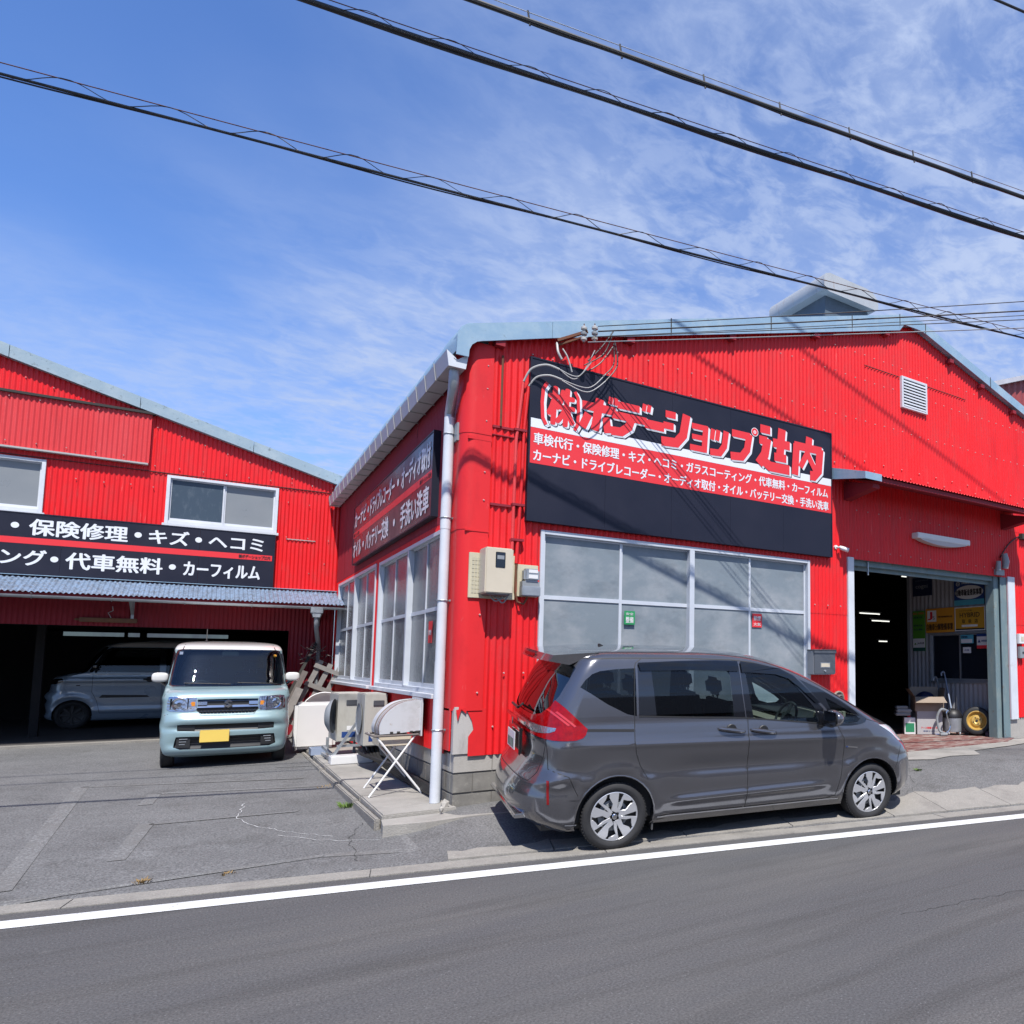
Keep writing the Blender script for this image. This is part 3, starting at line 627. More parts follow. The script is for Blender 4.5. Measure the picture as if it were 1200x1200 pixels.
# ---- window helper
def window(parent, P, U, Nn, u0, u1, z0, z1, cols, bars, fr=.045, dep=.05, out=.03, fm='alu', gm='frosted', sill=0., mull=()):
    """P origin, U horizontal direction, Nn outward normal; cols: pane edges; bars: transom heights"""
    P = Vector(P); U = Vector(U); Nn = Vector(Nn)
    def bx(mb, a, b, c, d, n0, n1): mb.add([tuple(P+U*u+Nn*n+Vector((0, 0, z))) for z in (c, d) for n in (n0, n1) for u in (a, b)], [(0, 2, 3, 1), (4, 5, 7, 6), (0, 1, 5, 4), (2, 6, 7, 3), (0, 4, 6, 2), (1, 3, 7, 5)])
    W_ = MB(); bx(W_, u0, u0+fr, z0, z1, -dep, out); bx(W_, u1-fr, u1, z0, z1, -dep, out); bx(W_, u0+fr, u1-fr, z1-fr, z1, -dep, out-.002); bx(W_, u0+fr, u1-fr, z0, z0+fr, -dep, out-.002)
    w = obj('window', W_, fm, parent, bevel=.003)
    if sill:
        s_ = MB(); bx(s_, u0-.03, u1+.03, z0-.05, z0-.002, -dep, out+sill); obj('sill', s_, 'white_metal', w, bevel=.004)
    ed = [u0+fr]+list(cols)+[u1-fr]
    for i in range(len(ed)-1):
        a, b = ed[i], ed[i+1]; n0 = -.028 if i % 2 else -.008; zs = [z0+fr]+list(bars)+[z1-fr]
        sb = MB(); t = .018
        bx(sb, a, a+t*1.3, z0+fr, z1-fr, n0-.02, n0+.006); bx(sb, b-t*1.3, b, z0+fr, z1-fr, n0-.02, n0+.006)
        bx(sb, a+t*1.3, b-t*1.3, z1-fr-t, z1-fr, n0-.02, n0+.004); bx(sb, a+t*1.3, b-t*1.3, z0+fr, z0+fr+.05, n0-.02, n0+.004)
        for zb_ in bars: bx(sb, a+t*1.3, b-t*1.3, zb_-.022, zb_+.022, n0-.02, n0+.005)
        obj('sash_frame', sb, fm, w)
        for j in range(len(zs)-1):
            gp = MB(); bx(gp, a+.01, b-.01, zs[j]+.01, zs[j+1]-.01, n0-.012, n0-.006); obj('pane', gp, gm[i] if isinstance(gm, list) else gm, w)
    for mu in mull:
        mm = MB(); bx(mm, mu-.035, mu+.035, z0+fr, z1-fr, -dep, out+.004); obj('mullion', mm, fm, w, bevel=.003)
    return w
window(B1, (0, 0, 0), (1, 0, 0), (0, -1, 0), .83, 4.76, 1.0, 3.06, (1.83, 2.81, 3.73), (2.325,), out=.04, mull=(2.79,))
wf = window(B1, (0, 0, 0), (0, 1, 0), (-1, 0, 0), .62, 4.14, 1.27, 3.08, (1.42, 2.24, 3.15), (2.21,), gm='frosted_side', sill=.06, mull=(2.24,), out=.03, dep=.09, fr=.05)
window(B1, (0, 0, 0), (0, 1, 0), (-1, 0, 0), 4.40, 8.05, 1.27, 3.10, (5.3, 6.2, 7.1), (2.21,), gm='frosted_side', sill=.06, mull=(6.2,), out=.03, dep=.09, fr=.05)
# interior shell of the workshop
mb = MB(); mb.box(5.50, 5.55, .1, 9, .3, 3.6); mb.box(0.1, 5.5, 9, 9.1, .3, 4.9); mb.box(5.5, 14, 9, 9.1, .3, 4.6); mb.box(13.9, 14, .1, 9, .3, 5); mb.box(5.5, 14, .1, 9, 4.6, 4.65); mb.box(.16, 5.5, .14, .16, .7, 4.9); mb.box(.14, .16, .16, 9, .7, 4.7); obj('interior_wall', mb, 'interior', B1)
# office wall with corrugation inside the garage
corrugated('office_wall_sheet', (9.5, 0, 0), (0, 1, 0), (-1, 0, 0), .12, 2.28, lambda u: .33, lambda u: 3.75, 'officewall', B1, holes=[(.36, 1.72, 1.28, 2.2)], pitch=.10, amp=.008)
mb = MB(); mb.box(9.5, 9.56, 2.24, 2.30, .33, 3.75); obj('office_corner_post', mb, 'greyplastic', B1)
mb = MB(); mb.box(9.6, 9.62, .1, 2.3, .4, 3.7); obj('office_back', mb, 'interior', B1)
window(B1, (9.5, 0, 0), (0, 1, 0), (-1, 0, 0), .34, 1.74, 1.25, 2.22, (1.04,), (), gm='darkglass', out=.03, fr=.04, fm='steel')
# garage opening
mb = MB(); mb.box(5.50, 5.625, -.045, .02, .34, 3.18); obj('door_jamb', mb, 'white_metal', B1, bevel=.004)
mb = MB(); mb.box(9.49, 9.70, -.045, -.0, .64, 3.18); obj('door_jamb', mb, 'white_metal', B1, bevel=.004)
mb = MB(); mb.box(9.16, 9.30, .03, .2, .30, 3.2); mb.box(9.34, 9.46, .0, .1, .28, 3.2); mb.box(9.30, 9.34, .04, .08, .3, 3.2); obj('steel_post', mb, 'greensteel', B1, bevel=.004)
mb = MB(); mb.box(9.30, 9.49, -.012, .0, .3, 3.17); obj('post_cover', mb, 'greensteel', B1)
mb = MB(); mb.box(5.6, 9.3, .05, .09, 3.08, 3.2); mb.box(5.6, 9.3, .0, .3, 3.19, 3.25); mb.box(5.6, 9.3, .12, .15, 3.02, 3.16); obj('shutter_rail', mb, 'greensteel', B1)
mb = MB(); mb.box(5.98, 6.0, .02, .04, 2.95, 3.15); obj('shutter_hook', mb, 'steel', B1)
# ceiling tubes
T = None
for i, (x, y, z, l) in enumerate(((10.9, 5, 2.86, .7), (11.33, 5, 2.69, .62), (12.45, 5, 3.88, .3), (12.0, 5.4, 2.2, .3))):
    q = wthing('ceiling_lamp', ['lit ceiling tube lamp nearest the left of the dark garage', 'second lit ceiling tube lamp, lower and right of the first', 'bright ceiling tube lamp high beside the office wall', 'faint ceiling tube lamp deep in the garage'][i], 'lamp', (x, y, z), 'ceiling tube lamps inside the garage')
    mb = MB(); mb.tube([(x, y, z), (x+l, y, z)], .014, 8); obj('tube', mb, 'lit', q); mb = MB(); mb.box(x-.05, x+l+.05, y-.04, y+.04, z+.03, z+.06); obj('housing', mb, 'greyplastic', q)
# awning over the garage
A = wthing('garage_awning', 'red sheet awning with pale blue end cap over the garage entrance', 'awning', (7.5, 0, 4.3))
AX0, AX1 = 5.18, 9.72
def azt(y): return 4.46+y*.29      # y negative outwards
mb = MB(); n = 480; vs = []; fs = []
for i in range(n+1):
    x = PX(AX0+.32, AX1, i/n); w = .009*math.sin(2*PI*x/.07)
    vs += [(x, -.01, azt(-.01)+w), (x, -.70, azt(-.70)+w)]
for i in range(n): fs.append((2*i, 2*i+1, 2*i+3, 2*i+2))
mb.add(vs, fs); obj('awning_sheet', mb, 'red_faded', A, smooth=True, recalc=False)
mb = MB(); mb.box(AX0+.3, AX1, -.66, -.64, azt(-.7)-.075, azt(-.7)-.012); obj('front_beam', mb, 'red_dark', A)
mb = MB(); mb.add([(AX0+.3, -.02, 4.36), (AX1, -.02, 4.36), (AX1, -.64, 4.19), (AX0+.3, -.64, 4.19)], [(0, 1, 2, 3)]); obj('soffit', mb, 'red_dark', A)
mb = MB(); mb.prism([(-.0, 4.475), (-.71, 4.27), (-.71, 4.17), (-.0, 4.30)], lambda a, b, d: (d, a, b), AX0, AX0+.012); mb.prism([(-.0, 4.475), (-.71, 4.27), (-.71, 4.262), (-.0, 4.467)], lambda a, b, d: (d, a, b), AX0+.012, AX0+.33); mb.box(AX0, AX0+.33, -.72, -.71, 4.17, 4.27); obj('end_cap', mb, 'bluemetal', A)
for x in (5.45, 9.35):
    mb = MB(); mb.prism([(-.02, 4.30), (-.60, 4.16), (-.60, 4.10), (-.02, 4.02)], lambda a, b, d: (d, a, b), x, x+.14); obj('bracket', mb, 'red_dark', A)
# louvre vent in the gable
V = wthing('gable_vent', 'white louvred vent high in the red gable right of the sign', 'vent', (7.03, 0, 5.9))
mb = MB(); mb.box(6.72, 6.76, -.07, .0, 5.70, 6.22); mb.box(7.30, 7.34, -.07, 0, 5.70, 6.22); mb.box(6.76, 7.30, -.068, 0, 6.18, 6.22); mb.box(6.76, 7.30, -.068, 0, 5.70, 5.73); obj('frame', mb, 'white_metal', V, bevel=.003)
mb = MB(); mb.box(6.76, 7.30, -.042, -.038, 5.73, 6.18); obj('backing', mb, 'interior', V)
sl = None
for k in range(9):
    z = 5.75+k*.049
    if sl is None:
        mb = MB(); mb.add([(6.76, -.072, 0), (7.30, -.072, 0), (7.30, -.045, .030), (6.76, -.045, .030), (6.76, -.072, -.018), (7.30, -.072, -.018), (7.30, -.045, .012), (6.76, -.045, .012)], [(0, 1, 2, 3), (7, 6, 5, 4), (0, 4, 5, 1), (2, 6, 7, 3)])
        sl = obj('slat', mb, 'white_metal', V); sl.matrix_basis = Matrix.Translation((0, 0, z))
    else:
        o = sl.copy(); COL.objects.link(o); o.parent = V; o.matrix_parent_inverse = Matrix.Translation(-Vector(V.location)); o.matrix_basis = Matrix.Translation((0, 0, z))
for a_, b_ in ((5.9, 6.71), (7.35, 8.4)): mb = MB(); mb.box(a_, b_, -.036, -.028, 6.195, 6.203); obj('sheet_seam', mb, 'crack', B1)
# screws on the facade
pts = []
for zf, off in ((5.3, .034), (5.95, .034), (6.35, .034)):
    for k in range(60):
        x = .45+k*.21
        if zf < rooflow(x)-.15 and not (x < 5.2 and zf < 5): pts.append((x, -off, zf+random.uniform(-.008, .008)))
for k in range(26): pts.append((5.25+k*.21, -.034, 4.56+(k % 2)*.12))
for k in range(20): pts.append((.68+k*.23, -.034, 5.0))
for x in (.13, .13, .14): pass
for z in (1.3, 2.1, 3.3, 3.6, 4.15, 4.5, 4.75): pts.append((.2, -.036, z))
for k in range(16):
    for z in (3.3, 3.9): pts.append((5.7+k*.24, -.03, z))
for x in (4.85, 5.1, 5.35): pts += [(x, -.03, 2.44)]
for x in (.37, .58, .8): pts += [(x, -.03, .95), (x+.1, -.03, 1.5)]
screws(pts, (0, -1, 0), 'screw', B1, .011)
mb = MB(); mb.box(.27, .55, -.042, -.02, 4.10, 4.125); mb.box(.27, .55, -.042, -.02, 3.26, 3.285); mb.box(.27, .6, -.036, -.02, 4.02, 4.03); obj('siding_bracket', mb, 'red_dark', B1)
# ridge ventilator
RV = wthing('roof_ventilator', 'large grey-white ventilator hood on the roof ridge with rust streaks', 'ventilator', (7.2, 2.4, 7.1))
mb = MB(); mb.box(6.58, 7.66, 1.55, 2.8, 6.9, 8.28); obj('body', mb, mat('blue_grey_steel', (.10, .13, .16), .6, 0, .2, 3), RV)
pol = [(6.44, 8.22), (6.42, 8.28), (6.42, 8.42), (6.46, 8.50), (6.56, 8.54), (7.50, 8.54), (7.66, 8.50), (7.76, 8.42), (7.80, 8.32), (7.79, 8.22), (7.70, 8.19), (6.55, 8.19)]
mb = MB(); mb.prism(pol, lambda a, b, d: (a, d, b), 1.4, 2.95)
obj('hood', mb, two_layer('rusty_white_hood', (.46, .48, .50), [((.30, .16, .08), 7, (1, 1, .3), .60, .78, .8), ((.36, .38, .40), 2, (1, 1, 1), .45, .7, .6)], .4, .1), RV, smooth=True, sharp=40)
# ------------------------------------------------------------------ left building
LY = 8.4
B2 = wthing('red_garage_building', 'red corrugated garage with grey-blue roof trim and a wide dark opening on the left', 'building', (-5, 12, .2))
def lroof(x): return 5.05-.2915*(x+.05) if x > -9 else 5.05+.2915*8.95-.2915*(-9-x)
def ltop(x): return lroof(x)
lh = [(-8.0, -4.29, 4.02, 4.86), (-2.70, -1.07, 4.03, 4.86), (-14.2, -.77, -1, 2.2)]
corrugated('siding_sheet', (0, LY, 0), (1, 0, 0), (0, -1, 0), -14, -.04, lambda u: .26, lambda u: 3.0, 'red_dark', B2, pitch=.065, holes=lh, off=.0, sheet=.65)  # darker red carries the shade below the canopy
corrugated('siding_sheet', (0, LY, 0), (1, 0, 0), (0, -1, 0), -14, -.02, lambda u: 2.98, lambda u: 4.93, 'red', B2, pitch=.065, holes=lh, off=.01, sheet=.65)
corrugated('siding_sheet', (0, LY, 0), (1, 0, 0), (0, -1, 0), -14, -.06, lambda u: 4.90, lambda u: max(4.95, lroof(u)), 'red', B2, pitch=.065, off=.018, sheet=.65)
corrugated('faded_siding_sheet', (0, LY, 0), (1, 0, 0), (0, -1, 0), -14, -2.98, lambda u: 5.02, lambda u: 5.88, 'red_faded', B2, pitch=.065, off=.085, amp=.009, sheet=.65)
mb = MB(); mb.box(-14, -2.94, LY-.13, LY-.03, 5.875, 5.915); obj('drip_strip', mb, 'crack', B2)
mb = MB(); mb.box(-14, -2.99, LY-.13, LY-.03, 4.985, 5.012); obj('drip_strip', mb, 'whitecable', B2)
mb = MB(); mb.box(-.9, -.42, LY-.03, LY-.018, 3.92, 3.935); obj('drip_strip', mb, 'whitecable', B2)
mb = MB(); mb.box(-14, -.15, LY-.034, LY-.022, 4.895, 4.905); obj('sheet_seam', mb, 'crack', B2)
# verge trim in lengths
xs = [-.02, -1.5, -3.15, -4.8, -6.5, -8.2, -9.9]
for i in range(len(xs)-1):
    b, a = xs[i]-.004, xs[i+1]+.004; mb = MB(); off = LY-.13-(.003 if i % 2 else 0)
    mb.prism([(a, lroof(a)+.20), (b, lroof(b)+.20), (b, lroof(b)), (a, lroof(a))], lambda p, q, d: (p, d, q), off, off+.12); obj('verge_trim', mb, 'bluegrey', B2)
mb = MB(); mb.prism([(-.05, 5.02), (.16, 5.0), (.14, 5.20), (-.05, 5.24)], lambda p, q, d: (p, d, q), LY-.145, LY-.02); obj('verge_trim', mb, 'bluegrey', B2)
mb = MB(); mb.prism([(-.05, 5.12), (-9, lroof(-9)+.07), (-9, lroof(-9)+.15), (-.05, 5.2)], lambda p, q, d: (p, d, q), LY-.02, LY+8); obj('roof', mb, 'bluegrey', B2)
mb = MB(); mb.prism([(-9, lroof(-9)+.07), (-14, lroof(-14)+.07), (-14, lroof(-14)+.15), (-9, lroof(-9)+.15)], lambda p, q, d: (p, d, q), LY-.02, LY+8); obj('roof', mb, 'bluegrey', B2)
window(B2, (0, LY, 0), (1, 0, 0), (0, -1, 0), -8.0, -4.27, 4.0, 4.87, (-6.1,), (), fr=.05, gm='pane_grey', out=.045, fm='white_metal', sill=.02)
window(B2, (0, LY, 0), (1, 0, 0), (0, -1, 0), -2.72, -1.06, 4.02, 4.87, (-1.885,), (), fr=.05, gm=['pane_dark', 'pane_grey'], out=.045, fm='white_metal', sill=.02)
# pent canopy with its gutter
CY = 7.62
C2 = wthing('pent_canopy', 'weathered blue corrugated canopy over the wide garage opening', 'canopy', (-5, 8, 2.8))
a = -14.
while a < .05:
    b = min(a+.65, .06); mb = MB(); n = int((b-a)/.00813); vs = []; fs = []
    for i in range(n+1):
        x = PX(a, b, i/n); w = .011*math.sin(2*PI*x/.065)
        vs += [(x, LY-.02, 2.97+w), (x, CY, 2.67+w)]
    for i in range(n): fs.append((2*i, 2*i+1, 2*i+3, 2*i+2))
    mb.add(vs, fs); obj('canopy_sheet', mb, 'canopy', C2, smooth=True, recalc=False, sharp=60); a = b
mb = MB(); mb.prism([(LY-.02, 2.99), (LY-.1, 2.985), (LY-.1, 2.975), (LY-.02, 2.98)], lambda p, q, d: (d, p, q), -14, .05); obj('flashing', mb, 'bluemetal', C2)
mb = MB(); mb.box(-14, .03, CY+.05, CY+.08, 2.60, 2.655); mb.box(-14, .03, CY+.4, CY+.43, 2.72, 2.77); obj('batten', mb, 'red_dark', C2)
mb = MB()
for k in range(9):
    pass
pr = [(CY-.05+.045*math.cos(t), 2.615+.045*math.sin(t)) for t in [PI+PI*k/8 for k in range(9)]]+[(CY-.05+.040*math.cos(t), 2.615+.040*math.sin(t)) for t in [2*PI-PI*k/8 for k in range(9)]]
mb.prism(pr, lambda p, q, d: (d, p, q), -14, .02); gt = obj('gutter', mb, 'steel', C2, smooth=True)
mb = MB()
x = -13.5
while x < 0: mb.bar((x, CY-.1, 2.64), (x, CY+.02, 2.645), .012, .006); mb.tube([(x, CY-.05+.05*math.cos(t), 2.612+.05*math.sin(t)) for t in [PI+PI*k/6 for k in range(7)]], .006, 4); x += .93
obj('gutter_bracket', mb, 'steel', C2)
mb = MB(); mb.box(-.52, -.33, CY-.11, CY+.03, 2.50, 2.60); mb.prism([(-.50, 2.5), (-.35, 2.5), (-.37, 2.42), (-.48, 2.42)], lambda p, q, d: (p, d, q), CY-.1, CY+.02); obj('rain_head', mb, 'steel', C2, bevel=.006)
mb = MB(); mb.tube([(-.42, CY-.04, 2.45), (-.42, CY-.04, 2.34), (-.40, CY+.05, 2.2), (-.30, 8.2, 1.98), (-.28, 8.3, 1.85), (-.28, 8.3, .3)], .038, 10); obj('downpipe', mb, 'greyplastic', C2, smooth=True)
for x in (-9.6, -6.2, -3.05, -.3):
    mb = MB(); mb.bar((x, LY-.02, 2.42), (x, CY+.1, 2.62), .04, .05); mb.bar((x, LY-.02, 2.30), (x, LY-.02, 2.7), .04, .03); obj('bracket', mb, 'steel', C2)
mb = MB(); mb.box(-3.72, -2.98, LY-.06, LY-.02, 2.26, 2.335); mb.tube([(-3.78, LY-.04, 2.30), (-3.72, LY-.04, 2.30)], .02, 6); tag(obj('wooden_plank', mb, 'brownwood', bevel=.01), 'short brown wooden board hung on the wall above the dark opening', 'board')
mb = MB(); mb.tube([(-3.32, LY-.06, 2.34), (-3.36, LY-.06, 2.42), (-3.30, LY-.06, 2.46), (-3.31, LY-.06, 2.53)], .007, 6); tag(obj('hook', mb, 'steel'), 'small wire hook hanging above the brown wooden board', 'hook')
pts = []
for z in (4.62, 3.96): pts += [(x, LY-.035, z+random.uniform(-.01, .01)) for x in (-3.9, -3.55, -3.2, -2.9, -.9, -.55, -.2)]
for z in (5.82, 5.1): pts += [(-8+k*.36, LY-.098, z) for k in range(14)]
for k in range(24):
    x = -8+k*.34; pts += [(x, LY-.03, lroof(x)-.2), (x, LY-.03, 5.0)] if x > -2.9 else [(x, LY-.03, lroof(x)-.2)]
pts += [(-.5, LY-.02, 3.3), (-.25, LY-.02, 3.5)]
screws(pts, (0, -1, 0), 'screw', B2, .011)
# interior shell; the back wall has a row of high openings that let the sky in
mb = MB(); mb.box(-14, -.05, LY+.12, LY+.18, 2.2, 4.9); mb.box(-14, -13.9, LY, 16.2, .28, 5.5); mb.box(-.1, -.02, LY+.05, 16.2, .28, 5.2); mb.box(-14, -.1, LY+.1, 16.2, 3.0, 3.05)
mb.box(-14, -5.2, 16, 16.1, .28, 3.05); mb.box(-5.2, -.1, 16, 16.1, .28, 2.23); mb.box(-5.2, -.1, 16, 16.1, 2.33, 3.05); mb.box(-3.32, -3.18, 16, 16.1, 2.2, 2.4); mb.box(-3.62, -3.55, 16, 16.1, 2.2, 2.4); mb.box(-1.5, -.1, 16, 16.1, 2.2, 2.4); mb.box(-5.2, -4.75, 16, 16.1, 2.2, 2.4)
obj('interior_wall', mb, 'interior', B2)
for a_, b_ in ((-4.75, -3.62), (-3.55, -3.32), (-3.18, -1.5)): mb = MB(); mb.box(a_, b_, 16.03, 16.05, 2.22, 2.34); obj('high_window', mb, 'dimpane', B2)
mb = MB(); mb.box(-4.45, -4.33, 10.2, 10.32, .28, 3.0); mb.box(-14, -.1, 12.5, 12.6, 2.55, 2.7); mb.box(-14, -.1, 9.4, 9.5, 2.4, 2.55); obj('interior_beam', mb, 'interior', B2)

# ------------------------------------------------------------------ signs
def board(name, label, O, U, Nn, u0, u1, z0, z1, th, m, seams=(), cols=None):
    t = wthing(name, label, 'sign', tuple(Vector(O)+Vector(U)*((u0+u1)/2)+Vector((0, 0, z0))))
    O = Vector(O); U = Vector(U); Nn = Vector(Nn); ed = [u0]+list(seams)+[u1]
    for a, b in zip(ed, ed[1:]):
        mb = MB(); a += .0012 if a != u0 else 0; b -= .0012 if b != u1 else 0
        mb.add([tuple(O+U*u+Nn*n+Vector((0, 0, z))) for z in (z0, z1) for n in (.01, th) for u in (a, b)], [(0, 2, 3, 1), (4, 5, 7, 6), (0, 1, 5, 4), (2, 6, 7, 3), (0, 4, 6, 2), (1, 3, 7, 5)])
        obj('panel', mb, m, t)
    mb = MB(); e = .018
    for (a, b, c, d) in ((u0-e, u0, z0-e, z1+e), (u1, u1+e, z0-e, z1+e), (u0, u1, z1, z1+e), (u0, u1, z0-e, z0)):
        mb.add([tuple(O+U*u+Nn*n+Vector((0, 0, z))) for z in (c, d) for n in (.01, th+.006) for u in (a, b)], [(0, 2, 3, 1), (4, 5, 7, 6), (0, 1, 5, 4), (2, 6, 7, 3), (0, 4, 6, 2), (1, 3, 7, 5)])
    obj('frame', mb, 'signblack', t)
    return t
def band(t, O, U, Nn, u0, u1, z0, z1, d, m, name='band'):
    O = Vector(O)+Vector(Nn)*d; U = Vector(U); mb = MB()
    mb.quad(*[tuple(O+U*u+Vector((0, 0, z))) for u, z in ((u0, z0), (u1, z0), (u1, z1), (u0, z1))]); return obj(name, mb, m, t, recalc=False)
Z_ = (0, 0, 1)
# main sign
O, U, Nn = (0, 0, 0), (1, 0, 0), (0, -1, 0); TH = .085
S1 = board('shop_sign', 'big black, white and red sign board across the front of the red workshop', O, U, Nn, .66, 5.13, 3.15, 4.94, TH, 'signblack', seams=(1.56, 2.45, 3.34, 4.23))
band(S1, O, U, Nn, .66, 5.13, 4.17, 4.272, TH+.002, 'signwhite', 'white_band')
band(S1, O, U, Nn, .66, 5.13, 3.77, 4.168, TH+.002, 'signred', 'red_band')
def L1(s, x0, x1, z0, z1, m, d=TH+.004, bold=.02, shear=0, par=S1, org=None, u=None, n=None):
    n = Vector(n or Nn); return lettering(s, Vector(org or O)+n*d, u or U, Z_, x0, x1, z0, z1, m, par, bold, shear)
L1('車検代行・保険修理・キズ・ヘコミ・ガラスコーティング・代車無料・カーフィルム', .70, 5.06, 3.985, 4.115, 'signwhite', bold=.028)
L1('カーナビ・ドライブレコーダー・オーディオ取付・オイル・バッテリー交換・手洗い洗車', .70, 5.07, 3.80, 3.93, 'signwhite', bold=.028)
def logo_strokes(strokes, x0, x1, z0, z1, shear=.10, w=.2):
    """block letter made of thick polylines; strokes: list of point lists in a unit box, optional width first"""
    W_, H_ = x1-x0, z1-z0; quads = []
    for st in strokes:
        ww = w
        if isinstance(st[0], (int, float)): ww, st = st[0], st[1:]
        P = [Vector((x0+(a+shear*(b-.5))*W_, z0+b*H_)) for a, b in st]; hw = ww*H_*.56; L = []; Rr = []
        for i, p in enumerate(P):
            d1 = (P[i]-P[i-1]).normalized() if i else (P[1]-P[0]).normalized(); d2 = (P[i+1]-P[i]).normalized() if i < len(P)-1 else d1
            m_ = (d1+d2).normalized(); nn = Vector((-m_.y, m_.x)); k = hw/max(.5, nn.dot(Vector((-d1.y, d1.x))))
            L.append(p+nn*k); Rr.append(p-nn*k)
        for i in range(len(P)-1): quads.append((L[i], Rr[i], Rr[i+1], L[i+1]))
    def layer(dx, dz, d, m, name):
        mb = MB()
        for i, q in enumerate(quads): mb.quad(*[(p.x+dx, -(TH+d+.0001*i), p.y+dz) for p in q])
        obj(name, mb, m, S1, recalc=False)
    layer(.044, -.028, .003, 'ink', 'letter_shadow'); layer(.030, -.018, .005, 'signwhite', 'letter_edge'); layer(.015, -.009, .007, 'signwhite', 'letter_edge'); layer(0, 0, .009, 'signred', 'letter_face')
def ring(cx, cz, r):
    for d, m, rr in ((.0102, 'signred', r), (.0104, 'signwhite', r*.45), (.0106, 'signred', r*.2), (.0101, 'signwhite', r*1.15)):
        mb = MB(); mb.add([(cx+rr*math.cos(2*PI*k/20), -(TH+d), cz+rr*math.sin(2*PI*k/20)) for k in range(20)], [tuple(range(20))]); obj('letter_ring', mb, m, S1, recalc=False)
logo_strokes([[.08, (1.1, 1.02), (.3, .86), (.1, .5), (.3, .12), (1.0, -.04)]], .775, .83, 4.24, 4.69, 0)
logo_strokes([[.08, (-.1, 1.02), (.7, .86), (.9, .5), (.7, .12), (.0, -.04)]], 1.165, 1.215, 4.24, 4.66, 0)
for dx_, dz_, d_, m_ in ((.030, -.020, .004, 'ink'), (.020, -.013, .0055, 'signwhite'), (.010, -.007, .007, 'signwhite'), (0, 0, .0085, 'signred')): L1('株', .85+dx_, 1.15+dx_, 4.25+dz_, 4.67+dz_, m_, TH+d_, .045, .08)
#logo_strokes([[.17, (.0, .73), (.42, .73)], [.19, (.21, 1.0), (.21, 0)], [.13, (.2, .65), (.02, .30)], [.13, (.24, .6), (.42, .4)], [.13, (.52, 1), (.46, .72)], [.15, (.48, .78), (.98, .78)], [.17, (.42, .50), (1.0, .50)], [.19, (.72, 1.0), (.72, 0)], [.15, (.70, .48), (.44, .14)], [.15, (.75, .48), (1.0, .16)]], .84, 1.16, 4.24, 4.68, .06)
D_ = [[.13, (.80, 1.12), (.80, .90)], [.13, (.95, 1.12), (.95, .90)]]
logo_strokes([[.23, (.0, .70), (1.0, .70)], [.24, (.48, .98), (.48, .0)], [.22, (.22, .46), (.10, .02)], [.22, (.74, .46), (.88, .0)]]+D_, 1.24, 1.66, 4.27, 4.66, .14)
logo_strokes([[.20, (.10, .94), (.74, .94)], [.22, (.0, .60), (1.0, .60)], [.24, (.56, .60), (.52, .30), (.34, .10), (.05, .08)]]+[[.13, (.86, 1.16), (.86, .92)], [.13, (1.0, 1.16), (1.0, .92)]], 1.62, 2.08, 4.28, 4.66, .14)
logo_strokes([[.9, (0, .5), (1, .5)]], 2.06, 2.33, 4.43, 4.54, .1)
logo_strokes([[.18, (.0, .92), (.42, .92)], [.18, (-.04, .58), (.38, .58)], [.24, (.86, 1.02), (.80, .40), (.55, .13), (-.06, .10)]], 2.33, 2.68, 4.27, 4.70, .12)
logo_strokes([[.19, (.0, .92), (1.0, .92)], [.22, (.88, 1.0), (.88, .0)], [.17, (.06, .52), (.9, .52)], [.2, (-.02, .10), (.95, .10)]], 2.72, 2.96, 4.28, 4.62, .1)
logo_strokes([[.18, (.10, 1.0), (.06, .58)], [.18, (.42, 1.0), (.38, .58)], [.23, (.92, 1.02), (.86, .42), (.6, .13), (.0, .10)]], 3.02, 3.27, 4.27, 4.61, .1)
logo_strokes([[.22, (.0, .90), (.88, .90)], [.24, (.84, .98), (.78, .42), (.55, .14), (.02, .10)]], 3.34, 3.68, 4.27, 4.66, .1); ring(3.73, 4.70, .052)
logo_strokes([[.17, (.02, .92), (.34, .92)], [.17, (.0, .66), (.26, .66)], [.20, (.26, .72), (.20, .34), (.02, .10)], [.20, (.12, .22), (.38, .09), (1.02, .09)], [.20, (.72, 1.02), (.68, .30)], [.18, (.44, .66), (1.0, .66)], [.17, (.50, .34), (.90, .34)]], 3.80, 4.34, 4.22, 4.82, .06)
logo_strokes([[.19, (.08, .78), (.06, .0)], [.18, (.0, .74), (1.0, .74)], [.19, (.52, 1.02), (.50, .70)], [.21, (.93, .78), (.90, .22), (.74, .06), (.60, .06)], [.14, (.50, .66), (.24, .22)], [.14, (.50, .56), (.76, .24)]], 4.42, 4.94, 4.23, 4.80, .06)
# left sign
O2_, TH2 = (0, LY, 0), .09
S2 = board('shop_sign', 'long black sign with white letters and a red stripe above the left garage opening', O2_, U, Nn, -8.6, -1.09, 2.99, 3.955, TH2, 'signblack', seams=(-7.6, -5.8, -4.0, -2.2))
band(S2, O2_, U, Nn, -8.6, -1.11, 3.475, 3.575, TH2+.002, 'signred', 'red_stripe')
def L2(s, x0, x1, z0, z1, m='signwhite', bold=.034): return L1(s, x0, x1, z0, z1, m, TH2+.004, bold, 0, S2, O2_)
L2('車検代', -5.9, -5.1, 3.63, 3.88); L2('行', -5.04, -4.76, 3.63, 3.88); L2('保険修理', -4.39, -3.19, 3.62, 3.88); L2('キズ', -2.90, -2.36, 3.64, 3.88); L2('ヘコミ', -2.07, -1.26, 3.645, 3.86)
for x in (-4.56, -3.05, -2.22): L2('●', x-.045, x+.045, 3.715, 3.805)
